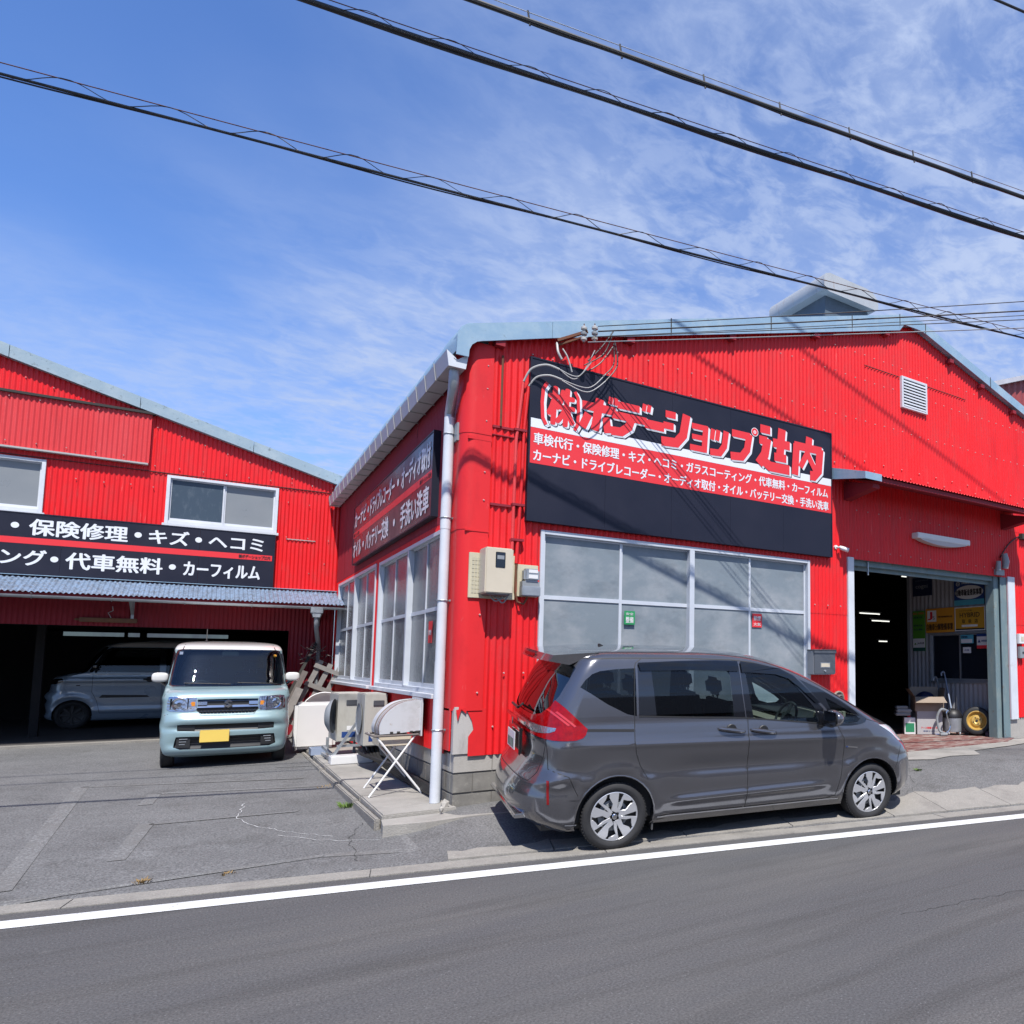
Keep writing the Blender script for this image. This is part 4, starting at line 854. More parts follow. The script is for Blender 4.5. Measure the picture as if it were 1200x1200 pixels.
L2('ガラスコーテ', -6.6, -5.05, 3.12, 3.36); L2('ィング', -4.98, -4.17, 3.13, 3.38); L2('代車無料', -3.93, -2.70, 3.11, 3.38); L2('カーフィルム', -2.40, -1.29, 3.11, 3.36)
for x in (-4.07, -2.56): L2('●', x-.045, x+.045, 3.205, 3.295)
L1('㈱ボデーショップ辻内', -1.62, -1.14, 3.495, 3.56, 'ink', TH2+.005, .03, 0, S2, O2_)
# side sign (faces the lot)
U3, N3 = (0, -1, 0), (-1, 0, 0)
S3 = board('shop_sign', 'dark sign with white letters and red stripe on the shaded side wall below the gutter', O, U3, N3, -6.16, -.93, 3.27, 4.23, .09, 'plum', seams=(-4.4, -2.6))
band(S3, O, U3, N3, -6.16, -.95, 3.70, 3.795, .092, 'signred', 'red_stripe')
def L3(s, y0, y1, z0, z1, m='signwhite', bold=.034): return L1(s, -y0, -y1, z0, z1, m, .095, bold, 0, S3, O, U3, N3)
L3('カーナビ', 6.05, 5.05, 3.87, 4.13); L3('ドライブレコーダー', 4.68, 2.95, 3.86, 4.15); L3('オーディオ取付', 2.52, 1.04, 3.85, 4.15)
L3('オイル', 6.08, 5.38, 3.36, 3.62); L3('バッテリー交換', 4.95, 3.25, 3.35, 3.64); L3('手洗い洗車', 2.5, 1.04, 3.33, 3.64)
for y, z in ((4.86, 4.0), (2.73, 4.0), (5.17, 3.49), (2.88, 3.48)): L3('●', y+.05, y-.05, z-.05, z+.05)
L3('㈱ボデーショップ辻内', 1.50, .98, 3.715, 3.775, 'ink'); L3('㈱ボデーショップ辻内', 6.1, 5.6, 3.715, 3.775, 'ink')

# ------------------------------------------------------------------ meters, conduits, letter box, cameras
t = wthing('electric_meter_box', 'tall cream meter box with a dark window on the red front wall', 'meter box', (.3, -.1, 2.3))
mb = MB(); mb.box(.07, .55, -.055, -.03, 2.27, 2.74); obj('mounting_board', mb, 'cream2', t, bevel=.004)
mb = MB()
for i in range(9):
    for j in range(4): mb.box(.10+j*.03, .122+j*.03, -.0585, -.055, 2.32+i*.042, 2.352+i*.042)
obj('board_grid', mb, mat('board_grid_tone', (.50, .47, .36), .6), t)
mb = MB(); mb.box(.17, .455, -.27, -.055, 2.31, 2.78); obj('box', mb, 'cream', t, bevel=.012)
mb = MB(); mb.box(.27, .37, -.276, -.268, 2.575, 2.735); obj('window', mb, 'darkglass', t, bevel=.004)
mb = MB(); mb.box(.285, .355, -.279, -.275, 2.665, 2.70); mb.box(.285, .355, -.279, -.275, 2.66, 2.664); obj('dial', mb, 'greyplastic', t)
mb = MB(); mb.box(.2, .43, -.25, -.08, 2.295, 2.312); obj('base_plate', mb, 'wood', t)
mb = MB()
for a, b, dz in ((.25, .40, .07), (.28, .44, .05), (.33, .45, .085)): mb.tube([(PX(a, b, k/8), -.15, 2.31-dz*math.sin(PI*k/8)) for k in range(9)], .008, 6)
obj('cable', mb, 'greyplastic', t, smooth=True)
t = wthing('small_meter', 'small glass electricity meter with grey terminal cover left of the windows', 'meter', (.68, -.06, 2.3))
mb = MB(); mb.box(.575, .80, -.06, -.03, 2.31, 2.655); obj('mounting_board', mb, 'cream2', t, bevel=.004)
mb = MB(); mb.box(.615, .785, -.16, -.06, 2.47, 2.605); obj('meter_body', mb, 'steel', t, bevel=.02)
mb = MB(); mb.box(.66, .76, -.164, -.158, 2.56, 2.595); mb.box(.66, .76, -.164, -.158, 2.50, 2.54); obj('dial', mb, 'offwhite', t)
mb = MB(); mb.box(.60, .79, -.14, -.06, 2.42, 2.47); obj('terminal_block', mb, 'greyplastic', t); mb = MB(); mb.box(.595, .80, -.15, -.06, 2.315, 2.42); obj('terminal_cover', mb, 'steel', t, bevel=.008)
t = wthing('conduit', 'pair of red painted conduits running up from the meters', 'conduit', (.55, -.05, 2.4))
mb = MB(); mb.tube([(.575, -.06, 4.66), (.53, -.06, 4.15), (.515, -.06, 4.0), (.505, -.06, 2.75)], .018, 8); obj('pipe', mb, 'red_faded', t, smooth=True)
mb = MB(); mb.tube([(.635, -.06, 4.62), (.60, -.06, 4.15), (.59, -.06, 3.6), (.555, -.06, 2.66)], .018, 8); obj('pipe', mb, 'red_flat', t, smooth=True)
mb = MB(); mb.tube([(.555, -.06, 2.68), (.55, -.06, 2.36), (.58, -.06, 2.25), (.64, -.08, 2.23), (.68, -.08, 2.30)], .012, 8); obj('lower_pipe', mb, 'rust', t, smooth=True)
mb = MB()
for z in (4.1, 3.28, 2.9): mb.box(.49, .625, -.082, -.02, z, z+.025)
obj('clamp', mb, 'red_dark', t)
mb = MB(); mb.tube([(.35, -.045, 4.9), (.35, -.045, 4.12)], .012, 6); obj('rusty_rod', mb, 'rust', t)
# service entrance: insulators, drip loops
t = wthing('service_bracket', 'rusty bracket with stacked porcelain insulators under the roof trim', 'insulators', (1.2, -.2, 5.3))
mb = MB(); mb.bar((.93, -.12, 5.20), (1.22, -.27, 5.33), .03, .03); mb.bar((.95, -.1, 5.16), (1.15, -.27, 5.24), .02, .02); obj('arm', mb, 'rust', t)
for x, z, k in ((1.17, 5.22, 3), (1.30, 5.26, 3)):
    for i in range(k):
        m_ = Matrix.Translation((x, -.28, z+i*.062)) @ Matrix.Rotation(R(90), 4, 'X')
        mb = MB(); mb.lathe([(.03, .0), (.03, .014), (.012, .036), (-.010, .034), (-.014, .016), (-.028, .016), (-.028, 0)], m_, 14); obj('insulator', mb, 'porcelain' if (i+k) % 2 else 'greyplastic', t, smooth=True)
    mb = MB(); mb.tube([(x, -.28, z-.05), (x, -.28, z+.18)], .006, 6); obj('bolt', mb, 'rust', t)
t = wthing('cable_loop', 'looping grey and black service cables in front of the sign corner', 'cables', (.9, -.2, 4.7))
def curve(pts, n=10):
    out = []; P = [Vector(p) for p in pts]
    for i in range(len(P)-1):
        a, b, c, d = P[max(i-1, 0)], P[i], P[i+1], P[min(i+2, len(P)-1)]
        for k in range(n):
            s = k/n; out.append(.5*((2*b)+(c-a)*s+(2*a-5*b+4*c-d)*s*s+(-a+3*b-3*c+d)*s**3))
    out.append(P[-1]); return out
mb = MB(); mb.tube(curve([(.575, -.07, 4.66), (.64, -.12, 4.80), (.78, -.18, 4.86), (.92, -.22, 4.83)]), .012, 8); mb.tube(curve([(.635, -.07, 4.62), (.70, -.12, 4.72), (.82, -.18, 4.75), (.95, -.22, 4.72)]), .011, 8); obj('sheathed_cable', mb, 'whitecable', t, smooth=True)
mb = MB()
for a, c, e in (((.92, -.22, 4.83), (1.12, -.30, 4.78), (1.28, -.34, 5.10)), ((.92, -.22, 4.83), (1.08, -.28, 4.74), (1.24, -.34, 4.95)), ((.95, -.22, 4.72), (1.22, -.32, 4.66), (1.42, -.34, 4.86)), ((.95, -.22, 4.71), (1.20, -.34, 4.60), (1.44, -.34, 4.80))):
    mb.tube(curve([a, c, e]), .0055, 6)
obj('white_lead', mb, 'whitecable', t, smooth=True)
mb = MB()
for a, c, e in (((1.20, -.34, 4.96), (1.38, -.30, 5.18), (1.52, -.30, 5.40)), ((1.16, -.33, 4.90), (1.40, -.30, 5.10), (1.50, -.32, 5.34)), ((1.10, -.3, 4.76), (1.36, -.30, 4.98), (1.52, -.3, 5.22)), ((1.38, -.34, 4.82), (1.52, -.32, 5.0), (1.53, -.3, 5.26)), ((1.42, -.34, 4.78), (1.56, -.34, 5.0), (1.54, -.3, 5.30))):
    mb.tube(curve([a, c, e]), .0075, 6)
obj('black_lead', mb, 'blackmetal', t, smooth=True)
mb = MB(); mb.tube(curve([(.93, -.10, 5.18), (.93, -.14, 5.06), (.97, -.15, 4.98)]), 0.014, 8); mb.tube(curve([(.99, -.12, 5.12), (1.04, -.15, 5.02), (1.09, -.16, 4.86)]), .009, 6); obj('cable_tail', mb, 'whitecable', t, smooth=True)
# overhead service lines from the insulators to the street
def sag(a, b, s, n=24): a = Vector(a); b = Vector(b); return [a.lerp(b, k/n)-Vector((0, 0, s*4*(k/n)*(1-k/n))) for k in range(n+1)]
for i, (a, b, r_, lb) in enumerate((((1.34, -.28, 5.42), (9.6, -5.9, 6.30), .005, 'topmost thin service wire running from the insulators to the right'), ((1.34, -.28, 5.36), (9.6, -5.9, 6.13), .008, 'thicker second service cable from the insulators'), ((1.34, -.28, 5.30), (9.6, -5.9, 6.08), .004, 'third service wire from the insulators, just below the thicker one'),
      ((1.22, -.28, 5.26), (9.6, -5.9, 5.98), .005, 'fourth service wire from the insulators, above the lowest'), ((1.22, -.28, 5.20), (9.6, -5.9, 5.84), .006, 'lowest pale service wire crossing the gable to the right'))):
    mb = MB(); mb.tube(sag(a, b, .03), r_, 6); tag(obj('service_wire', mb, 'blackmetal' if i < 4 else 'greyplastic', smooth=True), lb, 'cable', 'service wires to the insulators')
# overhead cable bundles along the road
def bundle(label, z0, y0, zr, rad, style, dy=.0):
    t = wthing('overhead_cable', label, 'cable', (0, y0, z0), 'cable bundles across the sky')
    def pt(x, dz=0, dyy=0): return Vector((x, y0-.2206*x+dyy, z0+zr*x+.0006*(x-3)**2+dz))
    X0, X1 = -22, 26; n = 70
    mb = MB(); mb.tube([pt(PX(X0, X1, k/n)) for k in range(n+1)], rad, 8); obj('main_cable', mb, 'blackmetal', t, smooth=True)
    mb = MB(); gap = (rad+.075 if rad < .02 else rad+.045) if style != 'clip' else rad+.055
    mb.tube([pt(PX(X0, X1, k/n), gap) for k in range(n+1)], .004, 6); obj('messenger_wire', mb, 'rust' if style == 'lash' else 'steel', t)
    mb = MB()
    if style == 'clip':
        x = X0
        while x < X1: mb.tube([pt(x, gap+.012), pt(x+.02, -rad-.02)], .009, 5); x += .78
        obj('clip', mb, 'blackmetal', t)
        mb = MB(); mb.tube([pt(PX(X0, X1, k/300), -rad*.8+.008*math.sin(k*.9)) for k in range(301)], rad*.5, 6); obj('second_cable', mb, 'blackmetal', t, smooth=True)
    else:
        N_ = 900; pts = []
        for k in range(N_+1):
            x = PX(X0, X1, k/N_); a = 2*PI*x/.62; am = (gap/2+rad*.3)
            pts.append(pt(x, gap/2+am*math.cos(a)*(1+.15*math.sin(x*3)), .03*math.sin(a)))
        mb.tube(pts, .0035, 4); obj('lashing_wire', mb, 'blackmetal', t)
        mb = MB(); mb.tube([pt(PX(X0, X1, k/200), -rad*.7+.01*math.sin(k*.55), .01) for k in range(201)], rad*.55, 6); obj('second_cable', mb, 'blackmetal', t, smooth=True)
    return t
bundle('lowest lashed cable bundle, crossing the whole sky from the left edge', 5.79, -1.28, -.012, .011, 'lash')
bundle('thick middle cable bundle with small wire loops, crossing the upper sky', 6.71, -1.82, -.012, .020, 'lash')
bundle('uppermost thick cable bundle held by clips', 7.03, -2.02, -.011, .021, 'clip')
for a, b, lb in (((-9, .2, 10.2), (21, -6.4, 11.4), 'upper power line above the street'), ((-9, .2, 9.05), (21, -6.4, 10.25), 'lower power line above the street')):
    mb = MB(); mb.tube([Vector(a).lerp(Vector(b), k/12) for k in range(13)], .015, 8); tag(obj('power_line', mb, 'blackmetal', smooth=True), lb, 'cable')
# letter box
t = wthing('letterbox', 'grey steel letterbox on the red wall between windows and garage', 'letterbox', (4.88, -.1, 1.46))
mb = MB(); mb.box(4.70, 5.10, -.165, -.03, 1.46, 1.80); obj('box', mb, 'mailside', t, bevel=.006)
mb = MB(); mb.box(4.705, 5.105, -.172, -.165, 1.47, 1.765); obj('front_door', mb, 'mailgrey', t, bevel=.003)
mb = MB(); mb.box(4.695, 5.115, -.185, -.03, 1.785, 1.806); mb.box(4.695, 5.115, -.185, -.17, 1.755, 1.80); obj('flap', mb, 'mailgrey', t, bevel=.004)
mb = MB(); mb.box(4.83, 4.99, -.179, -.172, 1.565, 1.615); mb2 = MB(); mb2.box(4.82, 5.0, -.176, -.1725, 1.555, 1.625); nm = obj('name_holder', mb2, 'steel', t); obj('name_card', mb, 'cream', nm)
mb = MB(); mb.lathe([(-.19, 0), (-.19, .012), (-.172, .014)], Matrix.Translation((4.9, 0, 1.51)), 10); obj('lock', mb, 'steel', t)
# round cable coil on the wall behind the car
t = wthing('hose_coil', 'small tan coiled tap fitting on the red wall above the minivan bonnet', 'coil', (5.25, -.06, 1.1))
mb = MB(); mb.tube([(5.27+.09*math.cos(a), -.06, 1.12+.09*math.sin(a)) for a in [2*PI*k/20 for k in range(21)]], .018, 6); obj('outer_ring', mb, 'cardboard', t, smooth=True)
mb = MB(); mb.tube([(5.29+.05*math.cos(a), -.08, 1.11+.05*math.sin(a)) for a in [2*PI*k/16 for k in range(17)]], .016, 6); mb.box(5.2, 5.36, -.06, -.03, 1.0, 1.2); obj('inner_ring', mb, 'wood', t, smooth=True)
# security cameras
def camera_unit(label, x, y, z, s, up):
    t = wthing('security_camera', label, 'camera', (x, y, z))
    mb = MB(); mb.lathe([(0, 0), (0, .03*s), (.03, .03*s), (.04, .015*s)], Matrix.Translation((x, y-.04, z)), 14); mb.tube([(x, y-.03, z), (x+.03, y-.09, z-.01)], .012*s, 8); obj('mount', mb, 'offwhite', t, smooth=True)
    mb = MB(); mb.tube([(x+.02, y-.08, z+.0), (x+.05, y-.10, z-.02), (x+.135, y-.15, z-.05 if not up else z-.02)], [.02*s, .032*s, .034*s], 14); obj('housing', mb, 'offwhite', t, smooth=True)
    return t
camera_unit('white bullet security camera left of the garage opening', 5.27, 0, 3.30, 1, 0)
t = wthing('sensor_light', 'pair of grey outdoor sensor lamps at the top right of the garage opening', 'lamp', (9.3, -.1, 3.3))
mb = MB(); mb.tube([(9.30, -.12, 3.30), (9.30, -.14, 3.42), (9.29, -.12, 3.56)], [.055, .065, .05], 12); obj('large_head', mb, 'greyplastic', t, smooth=True, sharp=50)
mb = MB(); mb.tube([(9.12, -.10, 3.26), (9.11, -.12, 3.42)], [.05, .04], 12); mb.box(9.1, 9.34, -.08, -.03, 3.18, 3.28); obj('small_head', mb, 'greyplastic', t, smooth=True, sharp=50)
mb = MB(); mb.tube(curve([(9.25, -.06, 3.5), (9.5, -.06, 3.75), (9.9, -.04, 3.95), (10.4, -.04, 4.0)]), .012, 6); obj('cable', mb, 'blackmetal', t)
# fluorescent lamp over the door
t = wthing('wall_lamp', 'long white wall lamp under the red awning', 'lamp', (7.6, -.1, 3.55))
mb = MB(); mb.box(6.93, 8.27, -.16, -.03, 3.60, 3.69); obj('housing', mb, 'offwhite', t, bevel=.008)
mb = MB(); n = 16; mb.prism([(PX(6.99, 8.2, k/n), 3.60-.075*math.sin(PI*k/n)**.7) for k in range(n+1)], lambda a, b, d: (a, d, b), -.15, -.04); obj('diffuser', mb, mat('dusty_diffuser', (.55, .50, .50), .5), t, smooth=True, sharp=50)
# switches on the right strip
t = wthing('switch_box', 'white switch box on the red strip right of the garage', 'switch', (9.8, -.05, 1.9)); mb = MB(); mb.box(9.72, 9.90, -.09, -.03, 1.98, 2.16); obj('box', mb, 'offwhite', t, bevel=.006); mb = MB(); mb.box(9.77, 9.85, -.095, -.09, 2.03, 2.11); obj('cover', mb, 'cream', t)
t = wthing('lock_box', 'small grey lock box below the white switch box', 'lock box', (9.8, -.05, 1.7)); mb = MB(); mb.box(9.73, 9.89, -.09, -.03, 1.72, 1.93); obj('box', mb, 'greyplastic', t, bevel=.006); mb = MB(); mb.lathe([(-.098, 0), (-.098, .02), (-.09, .022)], Matrix.Translation((9.82, 0, 1.82)), 10); obj('key_slot', mb, 'black', t)
# neighbouring buildings on the right
t = wthing('tiled_building', 'grey brick-tiled building edge beyond the workshop at the right edge', 'building', (12, 1, .2))
mb = MB(); mb.box(9.99, 14, .12, .32, .2, 3.9); obj('wall', mb, 'mortar', t)
tl = None
for r_ in range(48):
    for c_ in range(4):
        z = .32+r_*.075; x = 9.985+c_*.23-(.115 if r_ % 2 else 0); x = max(x, 9.985)
        if tl is None:
            mb = MB(); mb.box(0, .222, -.012, .0, 0, .068); tl = obj('tile', mb, 'tile', None); tl.parent = t; tl.matrix_parent_inverse = Matrix.Translation(-Vector(t.location)); tl.matrix_basis = Matrix.Translation((x, .12, z))
        else:
            o = tl.copy(); COL.objects.link(o); o.parent = t; o.matrix_parent_inverse = tl.matrix_parent_inverse; o.matrix_basis = Matrix.Translation((x, .12, z))
mb = MB(); mb.box(9.9, 14, -.1, .35, 3.9, 4.0); obj('roof_edge', mb, 'crack', t)
t = wthing('brown_building', 'brown-red sheet-clad building rising behind the workshop roof at the right edge', 'building', (20, 6, 5))
corrugated('cladding_sheet', (0, 6, 0), (1, 0, 0), (0, -1, 0), 17.0, 26, lambda u: 3, lambda u: 10.67+(u-18.4)*.36, 'brownsheet', t, pitch=.35, amp=.03, sheet=1.6)
mb = MB(); mb.prism([(17.0, 10.16), (26, 13.4), (26, 13.56), (17.0, 10.32)], lambda a, b, d: (a, d, b), 5.8, 6.1); obj('roof_edge', mb, 'gutter', t)
# ------------------------------------------------------------------ signs and things in the open garage
def gsign(name, label, y0, y1, z0, z1, m, lines, border=None, x=9.47, extra=None):
    """y0 > y1: board on the office wall (faces -X)"""
    t = wthing(name, label, 'sign', (x, (y0+y1)/2, z0))
    mb = MB(); mb.box(x, x+.012, y1, y0, z0, z1); obj('panel', mb, m, t)
    for s, a, b, c, d, mm in lines: L1(s, -a, -b, c, d, mm, 9.5-x+.003, .02, 0, t, (9.5, 0, 0), U3, N3)
    if border:
        mb = MB(); e = .015
        for (a, b, c, d) in ((y1-e, y1, z0-e, z1+e), (y0, y0+e, z0-e, z1+e), (y1, y0, z1, z1+e), (y1, y0, z0-e, z0)): mb.box(x-.004, x+.012, a, b, c, d)
        obj('frame', mb, border, t)
    return t
def gq(t, y0, y1, z0, z1, m, d=.002, x=9.47, name='printed_field', ell=0):
    mb = MB()
    if ell:
        n = 28; cy, cz = (y0+y1)/2, (z0+z1)/2; mb.add([(x-d, cy+(y0-y1)/2*math.cos(2*PI*k/n), cz+(z1-z0)/2*math.sin(2*PI*k/n)) for k in range(n)], [tuple(range(n))])
    else: mb.quad((x-d, y0, z0), (x-d, y1, z0), (x-d, y1, z1), (x-d, y0, z1))
    return obj(name, mb, m, t, recalc=False)
t = gsign('wall_sign', 'black square sign on the office wall, top left in the garage', 2.12, 1.64, 2.97, 3.34, 'navy', [('cogni', 2.04, 1.74, 3.10, 3.20, 'greyplastic'), ('ガラスコーティング', 2.05, 1.72, 3.26, 3.29, 'greyplastic')])
t = gsign('wall_sign', 'blue and white sign with bold black writing, top right in the garage', 1.11, .44, 2.72, 3.19, 'blueprint', [('日本自動車車体整備協同組合', .93, .48, 3.12, 3.155, 'signwhite')])
gq(t, 1.09, .46, 2.83, 3.09, 'offwhite', .002, ell=1); L1('自動車鈑金塗装事業', -1.07, -.49, 2.90, 3.02, 'ink', .035, .03, 0, t, (9.5, 0, 0), U3, N3); gq(t, 1.11, .44, 2.72, 2.82, 'cyan', .0025)
L1('○', -1.06, -.97, 3.09, 3.17, 'offwhite', .034, .01, 0, t, (9.5, 0, 0), U3, N3); L1('N', -1.04, -.99, 3.11, 3.15, 'offwhite', .034, .02, 0, t, (9.5, 0, 0), U3, N3)
t = gsign('wall_sign', 'orange sign with a red letter logo and black writing above the office window', 1.80, 1.125, 2.225, 2.70, 'orange', [('自動車整備振興会会員', 1.50, 1.16, 2.51, 2.545, 'ink'), ('自動車分解整備事業', 1.78, 1.15, 2.27, 2.40, 'ink')])
gq(t, 1.76, 1.54, 2.44, 2.66, 'offwhite'); L1('J', -1.74, -1.64, 2.48, 2.63, 'signred', .034, .05, 0, t, (9.5, 0, 0), U3, N3); L1('S', -1.63, -1.58, 2.48, 2.55, 'ink', .034, .01, 0, t, (9.5, 0, 0), U3, N3)
t = gsign('wall_sign', 'amber sign reading HYBRID in a white frame above the office window', 1.09, .45, 2.255, 2.67, 'yellow', [('ハイブリッド車', 1.0, .72, 2.60, 2.63, 'ink'), ('HYBRID', .99, .55, 2.49, 2.575, 'ink'), ('取', .94, .87, 2.38, 2.45, 'ink'), ('扱', .80, .73, 2.38, 2.45, 'ink'), ('店', .66, .59, 2.38, 2.45, 'ink')], 'offwhite')
gq(t, .95, .60, 2.31, 2.35, 'offwhite'); gq(t, 1.09, .45, 2.255, 2.28, 'ink')
t = gsign('wall_sign', 'narrow green sign with a white foot left of the orange sign', 2.13, 1.83, 1.87, 2.67, 'green', [('ISO 14001', 2.11, 1.85, 2.60, 2.64, 'signred'), ('環境方針', 2.10, 1.88, 2.52, 2.56, 'navy'), ('整備点検', 2.10, 1.88, 2.36, 2.40, 'navy'), ('安全運転', 2.10, 1.88, 2.28, 2.32, 'navy')])
gq(t, 2.13, 1.83, 1.94, 2.12, 'offwhite'); gq(t, 2.13, 1.83, 1.87, 1.94, mat('dark_green_print', (.01, .10, .07), .5), .0025); L1('JA共済', -2.02, -1.85, 2.00, 2.05, 'ink', .034, .02, 0, t, (9.5, 0, 0), U3, N3); L1('▲', -2.10, -2.04, 2.0, 2.04, 'green', .034, .02, 0, t, (9.5, 0, 0), U3, N3)
t = gsign('window_sticker', 'cyan and white sticker on the right pane of the office window', .98, .70, 2.0, 2.16, 'cyan', [('愛車整備', .96, .82, 2.10, 2.14, 'navy')], x=9.462); gq(t, .97, .72, 2.01, 2.08, 'offwhite', x=9.462)
t = gsign('window_sticker', 'small pale house-shaped sticker below the cyan sticker', .93, .76, 1.82, 1.93, 'offwhite', [('点検', .90, .79, 1.86, 1.89, 'blueprint')], x=9.462)
t = gsign('window_sticker', 'white sticker with blue top and red foot on the office window', .62, .38, 1.90, 2.17, 'offwhite', [('損害保険', .52, .40, 2.02, 2.06, 'blueprint')], x=9.462); gq(t, .62, .38, 2.12, 2.17, 'blueprint', x=9.462); gq(t, .62, .38, 1.90, 1.96, 'signred', x=9.462); L1('▲', -.60, -.54, 2.01, 2.07, 'blueprint', .041, .02, 0, t, (9.5, 0, 0), U3, N3)
# stickers on the front window
t = wthing('window_sticker', 'green sticker on the lower pane of the front window, above the minivan roof', 'sticker', (1.95, 0, 2.1))
mb = MB(); mb.box(1.88, 2.02, .004, .006, 2.06, 2.22); obj('label', mb, mat('green_sticker', (.02, .30, .10), .5), t); L1('安全', 1.90, 2.0, 2.17, 2.20, 'offwhite', -.002, .02, 0, t, (0, 0, 0), U, (0, -1, 0)); L1('整備', 1.90, 2.0, 2.08, 2.15, 'offwhite', -.002, .02, 0, t, (0, 0, 0), U, (0, -1, 0))
t = wthing('window_sticker', 'red sticker on the right lower pane of the front window', 'sticker', (3.82, 0, 2.1))
mb = MB(); mb.box(3.78, 3.94, .02, .022, 2.09, 2.27); obj('label', mb, 'signred', t); L1('禁煙', 3.80, 3.92, 2.18, 2.24, 'offwhite', -.018, .02, 0, t, (0, 0, 0), U, (0, -1, 0)); L1('火気', 3.80, 3.92, 2.11, 2.15, 'offwhite', -.018, .02, 0, t, (0, 0, 0), U, (0, -1, 0))
t = wthing('window_sticker', 'small red sticker on the side window nearest the downpipe', 'sticker', (0, 1.05, 2.0)); mb = MB(); mb.box(.004, .006, 1.05, 1.22, 1.83, 2.08); obj('label', mb, 'signred', t); L1('禁煙', -1.2, -1.08, 1.92, 1.98, 'offwhite', -.002, .02, 0, t, (0, 0, 0), U3, N3)
# cardboard boxes, oil can, vacuum, spare wheel, umbrellas, broom
FZ = .335
def carton(name, label, x, y, w, d, h, z, rz, m, open_=False):
    t = thing(name, label, 'box', (x, y, z), rz)
    mb = MB(); e = .008
    if open_:
        mb.box(-w/2, w/2, -d/2, -d/2+e, 0, h); mb.box(-w/2, w/2, d/2-e, d/2, 0, h); mb.box(-w/2, -w/2+e, -d/2+e, d/2-e, 0, h); mb.box(w/2-e, w/2, -d/2+e, d/2-e, 0, h); mb.box(-w/2+e, w/2-e, -d/2+e, d/2-e, 0, e)
        obj('carton', mb, m, t)
        mb = MB(); mb.add([(-w/2, -d/2, h), (w/2, -d/2, h), (w/2+.02, -d/2-.16, h-.10), (-w/2-.02, -d/2-.16, h-.10)], [(0, 1, 2, 3)]); obj('flap', mb, m, t)
        mb = MB(); mb.add([(-w/2, -d/2, h), (-w/2, d/2, h), (-w/2-.10, d/2, h+.14), (-w/2-.10, -d/2, h+.14)], [(0, 1, 2, 3)]); obj('flap', mb, m, t)
        mb = MB(); mb.add([(w/2, -d/2, h), (w/2, d/2, h), (w/2+.03, d/2, h+.16), (w/2+.03, -d/2, h+.16)], [(0, 1, 2, 3)]); obj('flap', mb, m, t)
        mb = MB(); mb.add([(-w/2, d/2, h), (w/2, d/2, h), (w/2, d/2+.03, h+.17), (-w/2, d/2+.03, h+.17)], [(0, 1, 2, 3)]); obj('flap', mb, m, t)
    else:
        mb.box(-w/2, w/2, -d/2, d/2, 0, h); obj('carton', mb, m, t, bevel=.004); mb = MB(); mb.box(-w/2-.001, w/2+.001, -.03, .03, h-.05, h+.001); obj('tape', mb, 'wood', t)
    return t
GR = R(-38)
t = carton('cardboard_box', 'white printed carton on the garage floor under the open box', 8.82, 1.28, .46, .42, .42, FZ, GR, 'cartonwhite')
lettering('アース精機センター', (0, -.212, 0), (1, 0, 0), Z_, -.16, .17, .10, .14, 'signred', t, .02); lettering('部品センター', (0, -.212, 0), (1, 0, 0), Z_, -.12, .14, .05, .075, 'blueprint', t, .02)
carton('cardboard_box', 'open brown cardboard box with raised flaps on top of the white carton', 8.82, 1.28, .52, .44, .26, FZ+.421, GR, 'cardboard', True)
t = thing('bag', 'dark bundle lying inside the open cardboard box', 'bag', (8.76, 1.28, FZ+.45))
bm = bmesh.new(); bmesh.ops.create_icosphere(bm, subdivisions=3, radius=.17)
for v in bm.verts: v.co = Vector((v.co.x*1.1, v.co.y, v.co.z*.8+.17))*(1+.08*math.sin(v.co.x*23+v.co.y*17))
me = bpy.data.meshes.new('cloth'); bm.to_mesh(me); bm.free(); obj('cloth', me, 'navy', t, smooth=True)
t = carton('oil_can', 'small white and green oil can beside the white carton', 8.48, 1.42, .2, .15, .30, FZ, GR, 'offwhite'); t['category'] = 'can'
mb = MB(); mb.quad((-.08, -.078, .04), (.08, -.078, .04), (.08, -.078, .2), (-.08, -.078, .2)); obj('print', mb, mat('oil_can_green', (.03, .25, .12), .4), t)
mb = MB(); mb.tube([(0, 0, .3), (0, 0, .33)], .03, 10); obj('cap', mb, 'signred', t)
t = thing('folded_mat', 'grey folded cloth bundle on top of the oil can', 'cloth', (8.42, 1.52, FZ+.335), GR); mb = MB(); mb.box(-.15, .14, -.12, .12, 0, .05); mb.box(-.13, .15, -.12, .11, .055, .12); mb.box(-.14, .10, -.1, .12, .125, .17); obj('cloth', mb, 'greyplastic', t, bevel=.02)
t = wthing('umbrella_stand', 'two walking sticks with crook handles leaning against the office wall', 'walking sticks', (9.1, 1.3, .8))
for a, b, mm in (((9.0, 1.05, .80), (9.30, 1.42, 1.32), 'steel'), ((9.1, .95, .80), (9.38, 1.30, 1.42), 'tray')):
    a = Vector(a); b = Vector(b); mb = MB(); mb.tube([a, b]+[b+Vector((-.05+.05*math.cos(q), 0, .05*math.sin(q)+.0)) for q in [k*PI/6 for k in range(1, 8)]], .014, 8); obj('stick', mb, mm, t, smooth=True)
t = thing('vacuum_cleaner', 'black and steel shop vacuum cleaner with a curved hose beside the spare wheel', 'vacuum cleaner', (8.98, .93, FZ), GR)
mb = MB(); mb.lathe([(.06, 0), (.06, .16), (.30, .165), (.31, .15), (.31, 0)], Matrix.Rotation(R(90), 4, 'X') @ Matrix.Scale(1, 4), 24); mb.v = [(x+.08, y, -z if z < 0 else z) for x, y, z in mb.v]; obj('tank', mb, 'steel', t, smooth=True)
